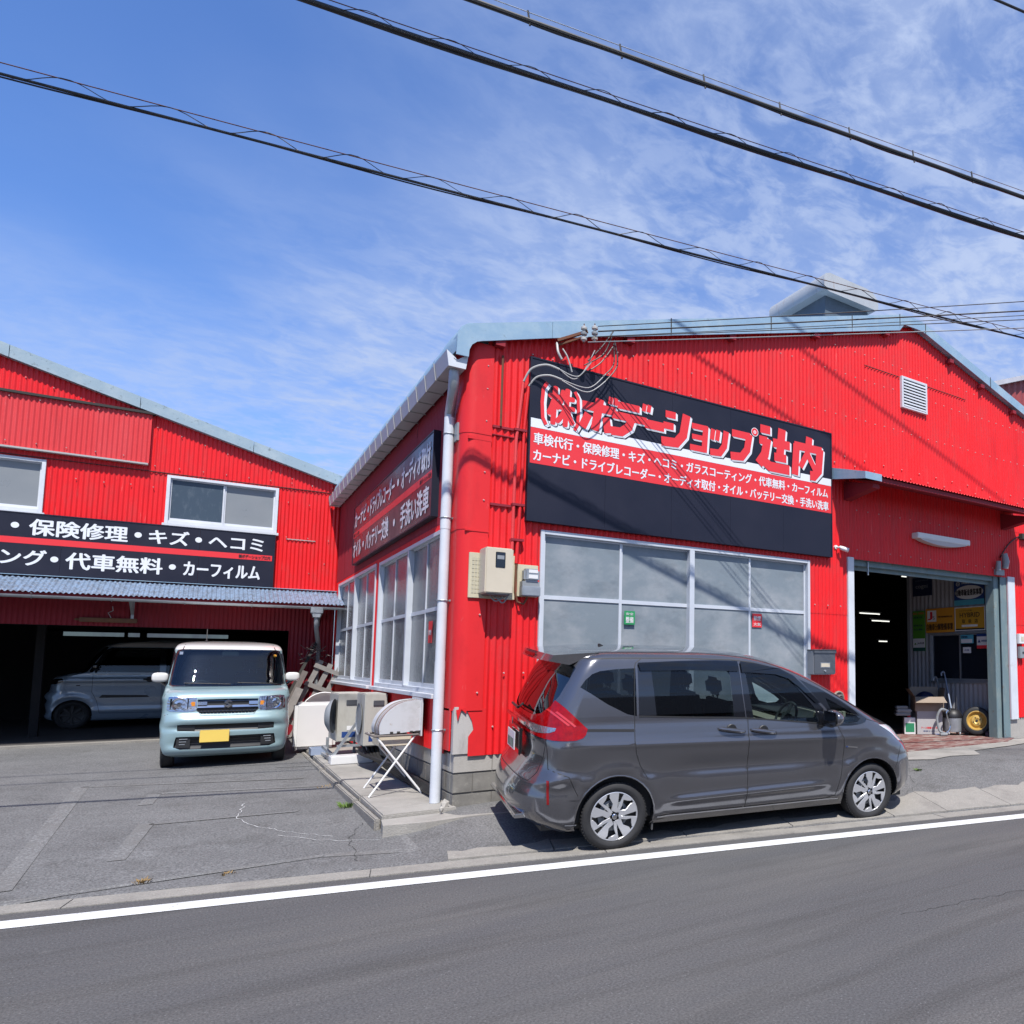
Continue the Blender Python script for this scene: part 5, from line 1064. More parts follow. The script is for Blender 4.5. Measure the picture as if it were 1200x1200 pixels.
mb = MB(); mb.lathe([(.31, .0), (.31, .17), (.36, .17), (.44, .12), (.47, .04), (.47, 0)], Matrix.Rotation(R(90), 4, 'X'), 24); mb.v = [(x+.08, y, z) for x, y, z in mb.v]; obj('motor_head', mb, 'ink', t, smooth=True, sharp=40)
mb = MB(); mb.tube(curve([(-.02, -.10, .42), (-.16, -.16, .46), (-.24, -.16, .30), (-.20, -.18, .08), (-.1, -.28, .03), (-.24, -.36, .03)]), .024, 8); obj('hose', mb, 'greyplastic', t, smooth=True)
mb = MB(); mb.tube(curve([(.0, -.16, .45), (-.08, -.2, .40), (-.02, -.2, .16), (-.12, -.26, .04), (-.32, -.32, .03)]), .014, 6); obj('wand', mb, 'chrome', t, smooth=True)
cst = None
for a in range(4):
    mb = MB(); x, y = .08+.14*math.cos(PI/4+a*PI/2), .14*math.sin(PI/4+a*PI/2); mb.tube([(x-.012, y, .03), (x+.012, y, .03)], .03, 10); obj('caster', mb, 'steel', t)
t = thing('spare_wheel', 'black tyre on a gold steel rim leaning against the office wall', 'wheel', (9.26, .52, FZ), 0)
m_ = Matrix.Translation((0, 0, .255)) @ Matrix.Rotation(R(-55), 4, 'Z') @ Matrix.Rotation(R(-12), 4, 'X') @ Matrix.Scale(.88, 4)
mb = MB(); mb.lathe([(-.075, .19), (-.085, .24), (-.07, .275), (-.04, .29), (.04, .29), (.07, .275), (.085, .24), (.075, .19)], m_, 40, True); obj('tyre', mb, 'black', t, smooth=True)
mb = MB(); mb.lathe([(-.078, .20), (-.080, .185), (-.05, .175), (-.02, .15), (-.03, .12), (-.055, .10), (-.06, .06), (-.05, .045), (-.05, .0)], m_, 32); obj('rim', mb, 'gold', t, smooth=True)
mb = MB()
for k in range(4): mb.lathe([(-.066, 0), (-.066, .012), (-.05, .014)], m_ @ Matrix.Translation((.07*math.cos(k*PI/2+.4), 0, .07*math.sin(k*PI/2+.4))), 8)
mb.lathe([(-.062, 0), (-.062, .026)], m_, 12); obj('bolt_holes', mb, 'black', t)
t = thing('broom', 'dark long-handled broom standing against the office wall by the door post', 'broom', (9.33, .27, FZ)); mb = MB(); mb.tube([(0, 0, .06), (.08, .02, 1.46)], .013, 8); obj('handle', mb, 'mailgrey', t, smooth=True); mb = MB(); mb.box(-.13, .13, -.05, .05, 0, .09); obj('head', mb, 'navy', t, bevel=.02)
# ------------------------------------------------------------------ things on and beside the walkway
def rbox(mb, *a): return mb.box(*a)
t = wthing('washtub_panel', 'white rounded tub leaning at the back end of the walkway', 'tub', (-.7, 5.9, .25))
mb = MB(); mb.box(-.86, -.28, 5.62, 5.86, .26, .98); obj('body', mb, 'offwhite', t, bevel=.045, bseg=4)
mb = MB(); mb.lathe([(-.02, .32), (.0, .33), (.05, .30), (.12, .2), (.15, 0)], Matrix.Translation((-.42, 6.0, .80)), 28); obj('round_lid', mb, 'offwhite', t, smooth=True)
def ac_unit(label, x0, x1, y0, y1, z0, z1, group='outdoor air conditioner units by the side wall'):
    t = wthing('outdoor_unit', label, 'air conditioner', ((x0+x1)/2, (y0+y1)/2, z0), group)
    mb = MB(); mb.box(x0, x1, y0, y1, z0, z1); obj('casing', mb, 'acbeige', t, bevel=.012)
    mb = MB(); mb.box(x0+.10, x1-.04, y0-.012, y0, z1-.16, z1-.09); obj('handle_recess', mb, 'mailgrey', t, bevel=.004)
    mb = MB(); mb.lathe([(0, 0), (0, .2), (.01, .21)], Matrix.Translation((x0-.012, (y0+y1)/2, (z0+z1)/2)) @ Matrix.Rotation(R(90), 4, 'Z'), 24); obj('fan_grille', mb, 'greyplastic', t)
    mb = MB(); mb.box(x0+.06, x1-.10, y0-.002, y0, z0+.06, z0+.14); obj('rating_label', mb, 'blueprint', t)
    mb = MB(); mb.box(x0+.12, x1-.06, y0-.004, y0-.002, z0+.16, z0+.22); obj('white_label', mb, 'offwhite', t)
    return t
ac_unit('beige outdoor air conditioner unit standing on an angled steel frame', -.50, -.14, 3.95, 4.75, .50, 1.17)
ac_unit('second outdoor air conditioner unit nearer the corner, half behind the white curved panel', -.33, -.06, 2.95, 3.55, .52, 1.20)
t = wthing('steel_stand', 'grey angle-iron stand with a diagonal strut under the outdoor unit', 'stand', (-.3, 4.1, .25))
for a, b in (((-.14, 3.9, .25), (-.14, 3.9, 1.1)), ((-.50, 3.9, .45), (-.10, 3.9, .45)), ((-.56, 3.86, .30), (-.16, 3.86, .95)), ((-.56, 3.9, .27), (-.1, 3.9, .27)), ((-.56, 3.9, .27), (-.56, 4.8, .27)), ((-.14, 4.8, .25), (-.14, 4.8, .5)), ((-.5, 4.8, .27), (-.5, 4.8, .5)), ((-.50, 3.9, .28), (-.62, 4.3, .42))):
    mb = MB(); mb.bar(a, b, .035, .035); obj('strut', mb, 'steel', t)
mb = MB(); mb.box(-.6, -.08, 3.62, 3.85, .225, .34); tag(obj('concrete_block', mb, 'offwhite', bevel=.01), 'white concrete base block under the steel stand', 'block')
t = thing('curved_bowl', 'pale grey round dish leaning at the lot side of the outdoor unit', 'dish', (-.56, 4.0, .62)); mb = MB(); mb.lathe([(-.02, .24), (.02, .22), (.07, .14), (.085, 0)], Matrix.Rotation(R(70), 4, 'Z'), 24); mb.v = [(x, y, z+.24) for x, y, z in mb.v]; obj('dish', mb, 'greyplastic', t, smooth=True)
t = thing('plastic_tray', 'small pale blue plastic tray on the walkway edge', 'tray', (-.60, 5.0, .24)); mb = MB(); mb.box(-.09, .09, -.13, .13, 0, .015); mb.box(-.1, -.085, -.14, .14, 0, .10); mb.box(.085, .1, -.14, .14, 0, .10); mb.box(-.085, .085, -.14, -.125, 0, .10); mb.box(-.085, .085, .125, .14, 0, .10); obj('tray', mb, 'tray', t)
# curved white body panel on a folding stand
t = wthing('folding_stand', 'white folding trestle stand with crossed legs on the walkway slab', 'stand', (-.3, 1.3, .2))
LG = (((-.58, 1.02, .20), (-.20, 1.45, .80)), ((-.14, 1.05, .20), (-.56, 1.45, .80)), ((-.50, 1.55, .205), (-.12, 1.0, .80)), ((.0-.08, 1.62, .205), (-.46, 1.0, .80)))
LG = (((-.60, .88, .20), (-.14, .98, .82)), ((-.08, .88, .20), (-.54, .98, .82)), ((-.54, 1.52, .205), (-.14, 1.42, .82)), ((-.04, 1.52, .205), (-.54, 1.42, .82)))
for a, b in LG: mb = MB(); mb.tube([a, b], .011, 8); obj('leg', mb, 'offwhite', t, smooth=True)
mb = MB(); mb.tube([(-.56, .96, .82), (-.12, .96, .82)], .012, 8); mb.tube([(-.56, 1.44, .82), (-.12, 1.44, .82)], .012, 8); mb.tube([(-.56, .96, .82), (-.56, 1.44, .82)], .012, 8); mb.tube([(-.12, .96, .82), (-.12, 1.44, .82)], .012, 8); obj('top_frame', mb, 'wood', t)
mb = MB(); mb.box(-.5, -.18, 1.0, 1.4, .70, .82); obj('tray', mb, 'cream', t, bevel=.01)
t = wthing('metal_cover', 'scratched white curved metal cover resting on the folding stand', 'cover', (-.3, 1.4, .84))
ol = [(-.50, .835), (-.505, .91), (-.475, 1.0), (-.42, 1.075), (-.34, 1.14), (-.25, 1.175), (-.14, 1.19), (-.09, 1.19), (-.09, .86), (-.30, .84)]
oc = [(p.x, p.z) for p in curve([(a, 0, b) for a, b in ol[:8]], 4)]
mb = MB(); mb.prism(oc+ol[8:], lambda a, b, d: (a, d, b), 1.0, 1.45); obj('shell', mb, 'hood', t, smooth=True, sharp=40)
mb = MB(); mb.prism([(-.09, .80), (-.075, .80), (-.075, 1.215), (-.09, 1.215)], lambda a, b, d: (a, d, b), .98, 1.45); obj('end_flange', mb, 'hood', t)
mb = MB(); [mb.box(x, x+.03, .99, 1.0, .842, .86) for x in (-.40, -.33, -.2, -.14)]; obj('clip', mb, 'crack', t)
def rim_strip(d0, d1, y0, y1, m, name):
    mb = MB(); P = oc
    for i, (a, b) in enumerate(P):
        q = Vector((a+.22, 0, b-.85)).normalized(); mb.v += [(a+q.x*.004, y0, b+q.z*.004), (a+q.x*.004, y1, b+q.z*.004)]
    for i in range(len(P)-1): mb.f.append((2*i, 2*i+1, 2*i+3, 2*i+2))
    obj(name, mb, m, t, smooth=True, recalc=False)
rim_strip(0, 0, 1.04, 1.07, 'rustbrown', 'rusty_stripe'); rim_strip(0, 0, 1.12, 1.135, 'rustbrown', 'rusty_stripe'); rim_strip(0, 0, 1.2, 1.26, 'cardboard', 'rusty_stripe')
t = wthing('hose_bundle', 'black hoses lying along the foot of the side wall', 'hoses', (-.1, 2, .2))
mb = MB()
for k in range(5): mb.tube(curve([(-.12-.05*k, 3.4, .9-.12*k), (-.14-.04*k, 3.0, .40), (-.10-.02*k, 2.2, .26+.03*k), (-.08, 1.2, .24+.02*k), (-.06, .45, .24+.015*k)]), .028-.002*k, 8)
obj('hose', mb, 'black', t, smooth=True)
t = wthing('wooden_pallet', 'old pale wooden pallet leaning in the corner between the two buildings', 'pallet', (-.5, 7.8, .3))
up = Vector((.40, .04, .91)).normalized(); sd_ = Vector((.91, 0, -.40)).normalized(); yv = Vector((0, 1, 0))
def flat_bar(mb, a, b, w, th):
    d = (b-a).normalized(); r_ = yv.cross(d).normalized()*w/2; q = yv*th/2
    return mb.add([a-r_-q, a+r_-q, a+r_+q, a-r_+q, b-r_-q, b+r_-q, b+r_+q, b-r_+q], [(0, 1, 2, 3), (7, 6, 5, 4), (0, 4, 5, 1), (1, 5, 6, 2), (2, 6, 7, 3), (3, 7, 4, 0)])
base = Vector((-.88, 7.95, .34))
for k in range(3): a = base+sd_*(.05+.17*k); mb = MB(); flat_bar(mb, a, a+up*1.45, .085, .02); obj('board', mb, 'palewood', t)
for k in range(4): a = base+up*(.25+.36*k)-sd_*.02+yv*-.03; mb = MB(); flat_bar(mb, a, a+sd_*.48, .08, .035); obj('cross_board', mb, 'palewood', t)
for i, (a, b, w, lb) in enumerate((((-1.08, 7.8, .3), (-.30, 8.2, 2.05), .05, 'long dark timber leaning in the corner left of the pallet'), ((-1.0, 7.7, .3), (-.52, 7.85, 1.45), .09, 'brown leaning plank next to the pallet'), ((-.95, 7.5, .3), (-.62, 7.6, 1.15), .12, 'short pale leaning plank behind the white tub'))):
    mb = MB(); flat_bar(mb, Vector(a), Vector(b), w, .03); tag(obj('leaning_plank', mb, ('crack', 'wood', 'palewood')[i]), lb, 'plank')
mb = MB(); rr = random.Random(5)
for k in range(26): a = Vector((-.35+rr.uniform(-.2, .2), 8.15, 1.75+rr.uniform(-.15, .1))); mb.tube([a, a+Vector((rr.uniform(-.2, .2), -.1, rr.uniform(-.1, .15)))], .006, 4)
tag(obj('dry_branches', mb, 'wood'), 'dry twigs caught behind the drainpipe in the corner', 'twigs')
# ------------------------------------------------------------------ vehicles: a body shell wrapped by horizontal sections
def pchip(xs, ys):
    n = len(xs); h = [xs[i+1]-xs[i] for i in range(n-1)]; d = [(ys[i+1]-ys[i])/h[i] for i in range(n-1)]; m = [d[0]]+[0]*(n-2)+[d[-1]]
    for i in range(1, n-1):
        m[i] = 0 if d[i-1]*d[i] <= 0 else 2*d[i-1]*d[i]/(d[i-1]+d[i])
    def f(t):
        t = min(max(t, xs[0]), xs[-1]); i = min(int(t), n-2); s_ = (t-xs[i])/h[i]
        return ((1+2*s_)*(1-s_)**2*ys[i]+s_*(1-s_)**2*h[i]*m[i]+s_*s_*(3-2*s_)*ys[i+1]+s_*s_*(s_-1)*h[i]*m[i+1])
    return f
def pip(p, poly):
    x, y = p; c = False; j = len(poly)-1
    for i in range(len(poly)):
        xi, yi = poly[i]; xj, yj = poly[j]
        if (yi > y) != (yj > y) and x < (xj-xi)*(y-yi)/(yj-yi)+xi: c = not c
        j = i
    return c
class Shell:
    UF, UR = .3, .74
    def __init__(s, lv, Lf=.75, Lr=.35, pf=(2.1, 2.9), pr=(2.6, 3.4), bump=None, crown=.0):
        n = len(lv); T = list(range(n)); s.n = n
        s.z, s.xr, s.xf, s.w = (pchip(T, [l[k] for l in lv]) for k in range(4))
        s.Lr, s.pf, s.pr, s.bump = Lr, pf, pr, bump; s.LF = pchip(T, [l[4] if len(l) > 4 else Lf for l in lv])
    def S(s, u, t):
        z, xr, xf, w = s.z(t), s.xr(t), s.xf(t), s.w(t); L = xf-xr; Lf = min(s.LF(t), L*.5); Lr = min(s.Lr, L*.45)
        if u < s.UF:
            a = u/s.UF*PI/2; p, q = s.pf; y = w*math.sin(a)**(2/q); x = xf-Lf+Lf*max(0, math.cos(a))**(2/p); side = math.sin(a)
        elif u > s.UR:
            a = (1-u)/(1-s.UR)*PI/2; p, q = s.pr; y = w*max(0, math.sin(a))**(2/q); x = xr+Lr-Lr*max(0, math.cos(a))**(2/p); side = math.sin(a)
        else:
            k = (u-s.UF)/(s.UR-s.UF); x = PX(xf-Lf, xr+Lr, k); y = w; side = 1
        if s.bump:
            d = s.bump(x, z, y, side); return Vector((x+d[0], y+d[1], z+d[2]))
        return Vector((x, y, z))
    def tz(s, z):
        a, b = 0., s.n-1.
        for _ in range(40):
            m_ = (a+b)/2
            if s.z(m_) < z: a = m_
            else: b = m_
        return (a+b)/2
    def inv_side(s, x, z):
        t = s.tz(z); xr, xf = s.xr(t), s.xf(t); L = xf-xr; Lf = min(s.LF(t), L*.5); Lr = min(s.Lr, L*.45)
        if x > xf-Lf: c = min(1, max(0, (x-(xf-Lf))/Lf))**(s.pf[0]/2); return s.UF*math.acos(c)/(PI/2), t
        if x < xr+Lr: c = min(1, max(0, (xr+Lr-x)/Lr))**(s.pr[0]/2); return 1-(1-s.UR)*math.acos(c)/(PI/2), t
        return s.UF+(s.UR-s.UF)*(xf-Lf-x)/max(1e-6, L-Lf-Lr), t
    def inv_front(s, y, z, rear=False):
        t = s.tz(z); q = (s.pr if rear else s.pf)[1]; c = min(1, max(0, abs(y)/s.w(t)))**(q/2); a = math.asin(c)/(PI/2)*(-1 if y < 0 else 1)
        return (1-(1-s.UR)*a if rear else s.UF*a), t
    def normal(s, u, t):
        e = 1e-3; a = s.S(min(1, u+e), t)-s.S(max(0, u-e), t); b = s.S(u, min(s.n-1, t+e*6))-s.S(u, max(0, t-e*6))
        n_ = b.cross(a)
        if n_.length < 1e-12: return Vector((0, 0, 1))
        n_.normalize()
        P = s.S(u, t)
        if n_.dot(P-Vector((2, 0, .8))) < 0: n_ = -n_
        return n_
    def conv(s, view, poly, close=True):
        out = []; m_ = len(poly)
        for i in range(m_ if close else m_-1):
            a = Vector(poly[i]); b = Vector(poly[(i+1) % m_]); k = max(1, int((b-a).length/.035))
            for j in range(k):
                p = a.lerp(b, j/k); u, t = s.inv_side(p.x, p.y) if view == 'side' else s.inv_front(p.x, p.y, view == 'rear'); out.append((u*SU, t))
        if not close:
            p = poly[-1]; u, t = s.inv_side(*p) if view == 'side' else s.inv_front(p[0], p[1], view == 'rear'); out.append((u*SU, t))
        return out
    def build(s, regions, default='body', nu=(20, 26, 16), nt=5):
        """regions: (name, view, polygon) in priority order; name None cuts a hole"""
        pts = []; us = [s.UF*i/nu[0] for i in range(nu[0])]+[PX(s.UF, s.UR, i/nu[1]) for i in range(nu[1])]+[PX(s.UR, 1, i/nu[2]) for i in range(nu[2]+1)]
        ts = [i/nt for i in range((s.n-1)*nt+1)]
        polys = [(nm, s.conv(v, p)) for nm, v, p in regions]
        bd = []
        for u in us: bd.append((u*SU, 0))
        for t in ts[1:]: bd.append((SU, t))
        for u in us[::-1][1:]: bd.append((u*SU, ts[-1]))
        for t in ts[::-1][1:-1]: bd.append((0, t))
        V = [Vector(p) for p in bd]; Eg = [(i, (i+1) % len(bd)) for i in range(len(bd))]
        for nm, pl in polys:
            o = len(V); V += [Vector(p) for p in pl]; Eg += [(o+i, o+(i+1) % len(pl)) for i in range(len(pl))]
        for t in ts[1:-1]:
            for u in us[1:-1]: V.append(Vector((u*SU, t)))
        r = delaunay_2d_cdt(V, Eg, [], 0, 1e-5)
        vs, fs = r[0], r[2]; groups = {}
        for f in fs:
            c = (sum(vs[i].x for i in f)/3, sum(vs[i].y for i in f)/3)
            if c[0] < 0 or c[0] > SU or c[1] < 0 or c[1] > s.n-1: continue
            nm = default
            for k, pl in polys:
                if pip(c, pl): nm = k; break
            if nm: groups.setdefault(nm, []).append(f)
        return vs, groups
    def parts(s, regions, mats, parent, centre=(), inset=None, default='body', names=None, skip_right=(), hidden=(), **kw):
        vs, groups = s.build(regions, default, **kw); out = {}
        P = {}; Nn = {}
        for nm, fs in groups.items():
            ins = (inset or {}).get(nm, 0)
            def mk(sgns):
                idx = {}; v = []; nr = []; f2 = []
                for sg in sgns:
                    for f in fs:
                        tri = []
                        for i in f:
                            on = abs(vs[i].x) < 1e-6 or abs(vs[i].x-SU) < 1e-6
                            key = (i, 0 if on else sg)
                            if key not in idx:
                                if i not in P: u, t = min(1, max(0, vs[i].x/SU)), vs[i].y; P[i] = s.S(u, t); Nn[i] = s.normal(u, t)
                                p = P[i]-Nn[i]*ins; n_ = Nn[i]
                                if on: p = Vector((p.x, 0, p.z)); n_ = Vector((n_.x, 0, n_.z)).normalized()
                                idx[key] = len(v); v.append((p.x, p.y*sg, p.z)); nr.append(Vector((n_.x, n_.y*sg, n_.z)))
                            tri.append(idx[key])
                        if len(set(tri)) < 3: continue
                        a, b, c = (Vector(v[i]) for i in tri); fn = (b-a).cross(c-a)
                        if fn.dot(nr[tri[0]]+nr[tri[1]]+nr[tri[2]]) < 0: tri = tri[::-1]
                        f2.append(tuple(tri))
                me = bpy.data.meshes.new(nm); me.from_pydata(v, [], f2); me.materials.append(M[mats[nm]] if isinstance(mats[nm], str) else mats[nm])
                me.shade_smooth(); me.normals_split_custom_set_from_vertices(nr)
                o = bpy.data.objects.new(names.get(nm, nm) if names else nm, me); COL.objects.link(o); o.parent = parent if nm == default or True else None
                return o
            if nm in centre or nm == default: out[nm] = [mk((1, -1))]
            else: out[nm] = [mk((1,)), mk((-1,))]
        return out
    def line(s, mb, view, pts, w=.005, off=.0012, sides=(1, -1)):
        pr = s.conv(view, pts, False)
        for sg in sides:
            prev = None; L = [(s.S(min(1, max(0, a/SU)), b), s.normal(min(1, max(0, a/SU)), b)) for a, b in pr]
            for i, (p, n_) in enumerate(L):
                d = L[min(i+1, len(L)-1)][0]-L[max(i-1, 0)][0]
                if d.length < 1e-9: continue
                sd = d.normalized().cross(n_).normalized()*w/2; q = p+n_*off
                a = q-sd; b = q+sd; o = len(mb.v); mb.v += [(a.x, a.y*sg, a.z), (b.x, b.y*sg, b.z)]
                if prev is not None: mb.f.append((prev, prev+1, o+1, o))
                prev = o
    def at(s, view, a, b, off=0):
        u, t = s.inv_side(a, b) if view == 'side' else s.inv_front(a, b, view == 'rear'); return s.S(u, t)+s.normal(u, t)*off
SU = 6.
def paint(name, col, flake=.6, rough=.32, coat=1.):
    col = tuple(c*KA for c in col)
    m = bpy.data.materials.new(name); m.use_nodes = True; b = m.node_tree.nodes['Principled BSDF']; n = m.node_tree.nodes; l = m.node_tree.links
    b.inputs['Base Color'].default_value = (*col, 1); b.inputs['Metallic'].default_value = flake; b.inputs['Roughness'].default_value = rough; b.inputs['Coat Weight'].default_value = coat; b.inputs['Coat Roughness'].default_value = .03
    tc_ = n.new('ShaderNodeTexCoord'); nz = n.new('ShaderNodeTexNoise'); nz.inputs['Scale'].default_value = 2.5; nz.inputs['Detail'].default_value = 5; l.new(tc_.outputs['Object'], nz.inputs['Vector'])
    mr = n.new('ShaderNodeMapRange'); mr.inputs[1].default_value = .3; mr.inputs[2].default_value = .7; mr.inputs[3].default_value = rough-.04; mr.inputs[4].default_value = rough+.07; l.new(nz.outputs[0], mr.inputs[0]); l.new(mr.outputs[0], b.inputs['Roughness'])
    return m
M['van_grey'] = paint('metallic_grey_paint', (.155, .155, .170), .72, .18)
M['teal'] = paint('pale_blue_green_paint', (.27, .39, .42), .15, .35)
M['white_paint'] = paint('white_roof_paint', (.72, .71, .68), .0, .3)
M['pale_paint'] = paint('pale_blue_grey_paint', (.26, .34, .43), .2, .3)
M['tint'] = glassmat('privacy_glass', (.22, .25, .27), .04)
M['glass'] = glassmat('clear_car_glass', (.74, .84, .82), .045)
M['screen'] = glassmat('windscreen_glass', (.50, .66, .70), .08)
M['rearscreen'] = glassmat('rear_screen_glass', (.06, .07, .08), .16)
M['visor'] = glassmat('smoked_window_visor', (.035, .04, .05), .06)
M['gloss_black'] = mat('gloss_black_trim', (.008, .009, .012), .06, coat=1)
M['matt_black'] = mat('matt_black_plastic', (.018, .019, .021), .5)
M['tyre'] = mat('tyre_rubber', (.022, .022, .024), .72, 0, .2, 14)
M['seat'] = mat('grey_seat_cloth', (.05, .055, .065), .9); M['seat_beige'] = mat('beige_trim', (.40, .34, .27), .8); M['cabin'] = mat('dark_cabin_trim', (.02, .021, .023), .8); M['headlining'] = mat('pale_headlining', (.45, .45, .42), .9)
def arc_poly(cx, cz, r, a0, a1, n=22): return [(cx+r*math.cos(R(a0+(a1-a0)*k/n)), cz+r*math.sin(R(a0+(a1-a0)*k/n))) for k in range(n+1)]
def wheel(parent, x, y, z, r, w, rimr, style, sgn, steer=0):
    """sgn: -1 outer face towards -y"""
    m_ = Matrix.Translation((x, y, z)) @ Matrix.Rotation(R(steer), 4, 'Z') @ (Matrix.Identity(4) if sgn < 0 else Matrix.Rotation(PI, 4, 'Z'))
    h = w/2; rr = rimr
    W0 = bpy.data.objects.new('wheel', None); 
    mb = MB(); mb.lathe([(-h*.80, rr-.004), (-h*.93, rr+.012), (-h*1.0, rr+.035), (-h*1.0, r-.045), (-h*.93, r-.018), (-h*.80, r-.004), (-h*.4, r), (h*.4, r), (h*.80, r-.004), (h*.93, r-.018), (h, r-.05), (h, rr+.03), (h*.8, rr)], m_, 56)
    t = obj('wheel', mb, 'tyre', parent, smooth=True, sharp=60)
    mb = MB()
    for k in range(64):
        a = 2*PI*k/64; q = m_ @ Matrix.Rotation(a, 4, 'Y'); mb.box(-.004, .004, -h*.84, -h*.55, r-.006, r+.003, q)
    obj('tread_blocks', mb, 'tyre', t)
    mb = MB(); mb.lathe([(-h*.80, rr), (-h*.84, rr-.006), (-h*.80, rr-.016), (-h*.45, rr-.022), (-h*.3, rr-.05), (-h*.28, .05), (-h*.28, 0)], m_, 48); obj('rim_well', mb, 'matt_black', t, smooth=True, sharp=40)
    f0 = -h*.80
    def pl(a, b): return a*math.cos(R(b)), a*math.sin(R(b))
    if style == 'turbine':
        mb = MB(); mb.lathe([(f0-.004, rr-.001), (f0-.008, rr-.008), (f0-.002, rr-.014), (f0+.012, rr-.014)], m_, 60)
        for k in range(5):
            o = 72*k+90
            for poly in ([(rr*.16, -28), (rr*.965, -10), (rr*.965, 2), (rr*.965, 14), (rr*.80, 17), (rr*.52, 10), (rr*.30, 30)], [(rr*.20, 24), (rr*.52, 36), (rr*.74, 43), (rr*.80, 30), (rr*.90, 22), (rr*.965, 24), (rr*.965, 36), (rr*.965, 49), (rr*.5, 50), (rr*.22, 60)]):
                p3 = [pl(a, b+o) for a, b in poly]
                mb.prism(p3, lambda a, b, d: tuple(m_ @ Vector((a, f0+d-.012*(1-min(1, math.hypot(a, b)/rr))*.8, b))), -.006, .010)
        obj('wheel_cover', mb, 'silver', t, recalc=True, bevel=.0015, bseg=1)
        mb = MB(); mb.lathe([(f0-.018, 0), (f0-.018, .018), (f0-.012, .024), (f0+.0, .026)], m_, 20); obj('centre_cap', mb, 'chrome', t, smooth=True)
        mb = MB()
        for k in range(5):
            a, b = pl(rr*.48, 72*k+90+20); mb.lathe([(-h*.42, 0), (-h*.42, .012), (-h*.28, .014)], m_ @ Matrix.Translation((a, 0, b)), 8)
        obj('wheel_nuts', mb, 'black', t)
        mb = MB(); mb.lathe([(-h*.38, rr*.38), (-h*.42, rr*.40), (-h*.42, rr*.60), (-h*.36, rr*.64)], m_, 30); obj('inner_disc', mb, 'greyplastic', t, smooth=True)
    else:
        mb = MB(); mb.lathe([(f0-.004, rr), (f0, rr-.014), (f0+.01, rr-.014)], m_, 40)
        for k in range(8):
            o = 45*k; p3 = [pl(rr*.15, o-20), pl(rr*.96, o-7), pl(rr*.96, o+7), pl(rr*.15, o+20)]; mb.prism(p3, lambda a, b, d: tuple(m_ @ Vector((a, f0+d, b))), 0, .012)
        obj('wheel_cover', mb, 'steel' if style == 'steel' else 'matt_black', t, bevel=.001, bseg=1)
    return t
def seat(parent, x, y, z, m='seat', head=True, w=.46, rec=-12):
    q = Matrix.Translation((x, y, z)) @ Matrix.Rotation(R(rec), 4, 'Y')
    mb = MB(); mb.box(-.06, .06, -w/2, w/2, 0, .58, q); o = obj('seat', mb, m, parent, bevel=.04, bseg=3)
    if head:
        mb = MB(); mb.box(-.045, .045, -.13, .13, .62, .80, q); obj('headrest', mb, m, o, bevel=.04, bseg=3)
        mb = MB(); mb.tube([q @ Vector((0, -.05, .55)), q @ Vector((0, -.05, .65))], .007, 6); mb.tube([q @ Vector((0, .05, .55)), q @ Vector((0, .05, .65))], .007, 6); obj('headrest_posts', mb, 'steel', o)
    mb = MB(); mb.box(-.02, .5, -w/2, w/2, -.12, .04, Matrix.Translation((x, y, z))); obj('seat_cushion', mb, m, o, bevel=.04)
def g_(x, c, w): return math.exp(-((x-c)/w)**2)
# ---- grey minivan ----------------------------------------------------------
lvF = [(.185, .14, 4.06, .775, .52), (.23, .06, 4.16, .800, .52), (.30, -.01, 4.235, .828, .52), (.38, -.035, 4.265, .838, .52), (.48, -.035, 4.27, .843, .52), (.58, -.01, 4.26, .846, .52), (.66, .03, 4.235, .838, .52), (.74, .055, 4.19, .843, .54), (.82, .07, 4.10, .849, .56), (.88, .075, 4.04, .851, .56),
       (.935, .08, 3.97, .843, .54), (.985, .09, 3.86, .831, .48), (1.035, .10, 3.73, .819, .38), (1.085, .11, 3.61, .807, .28), (1.15, .125, 3.48, .795, .24), (1.25, .155, 3.28, .776, .22), (1.35, .195, 3.085, .756, .22), (1.44, .235, 2.90, .735, .22), (1.52, .28, 2.72, .714, .24), (1.58, .32, 2.56, .694, .27), (1.625, .35, 2.42, .672, .32), (1.662, .40, 2.27, .640, .42), (1.690, .47, 2.08, .58, .55), (1.706, .60, 1.85, .46, .7), (1.715, .78, 1.6, .30, .7), (1.720, 1.0, 1.3, .10, .7), (1.721, 1.1, 1.2, .01, .7)]
WR, WF = (.752, .287), (3.492, .287)
def bumpF(x, z, y, side):
    o = 0.
    o += .008*g_(z, .90-.02*(x-1), .03)*sm((x-.3)/.4)*sm((3.9-x)/.6)            # shoulder
    o -= .020*g_(z, .66, .10)*sm((x-1.1)/.5)*sm((3.0-x)/.5)                     # door scoop
    o += .020*g_(z, .36+.02*x, .040)*sm((x-1.1)/.3)*sm((3.15-x)/.5)             # lower crease
    for cx in (WR, WF):
        d = math.hypot(x-cx[0], z-cx[1]); o += .020*math.exp(-((d-.40)/.07)**2)*(1 if z > .2 else 0)
    o += .03*g_(z, .64, .05)*sm((.55-x)/.3)                                       # rear bumper shoulder
    o -= .012*g_(z, .54, .05)*sm((.5-x)/.3)
    dx = 0.; f = 1-side
    if x < .5: dx = -.035*g_(z, .40, .10)*f+.05*g_(z, .62, .07)*f*0; dx += .03*g_(z, .80, .12)*f
    if x > 3.9: dx += .03*g_(z, .30, .08)*f
    return (dx, o*side, 0)
SF = Shell(lvF, Lf=.80, Lr=.27, pf=(2.1, 3.2), pr=(2.3, 3.2), bump=bumpF)
V1 = thing('minivan', 'dark grey metallic minivan parked along the kerb before the red workshop', 'minivan')
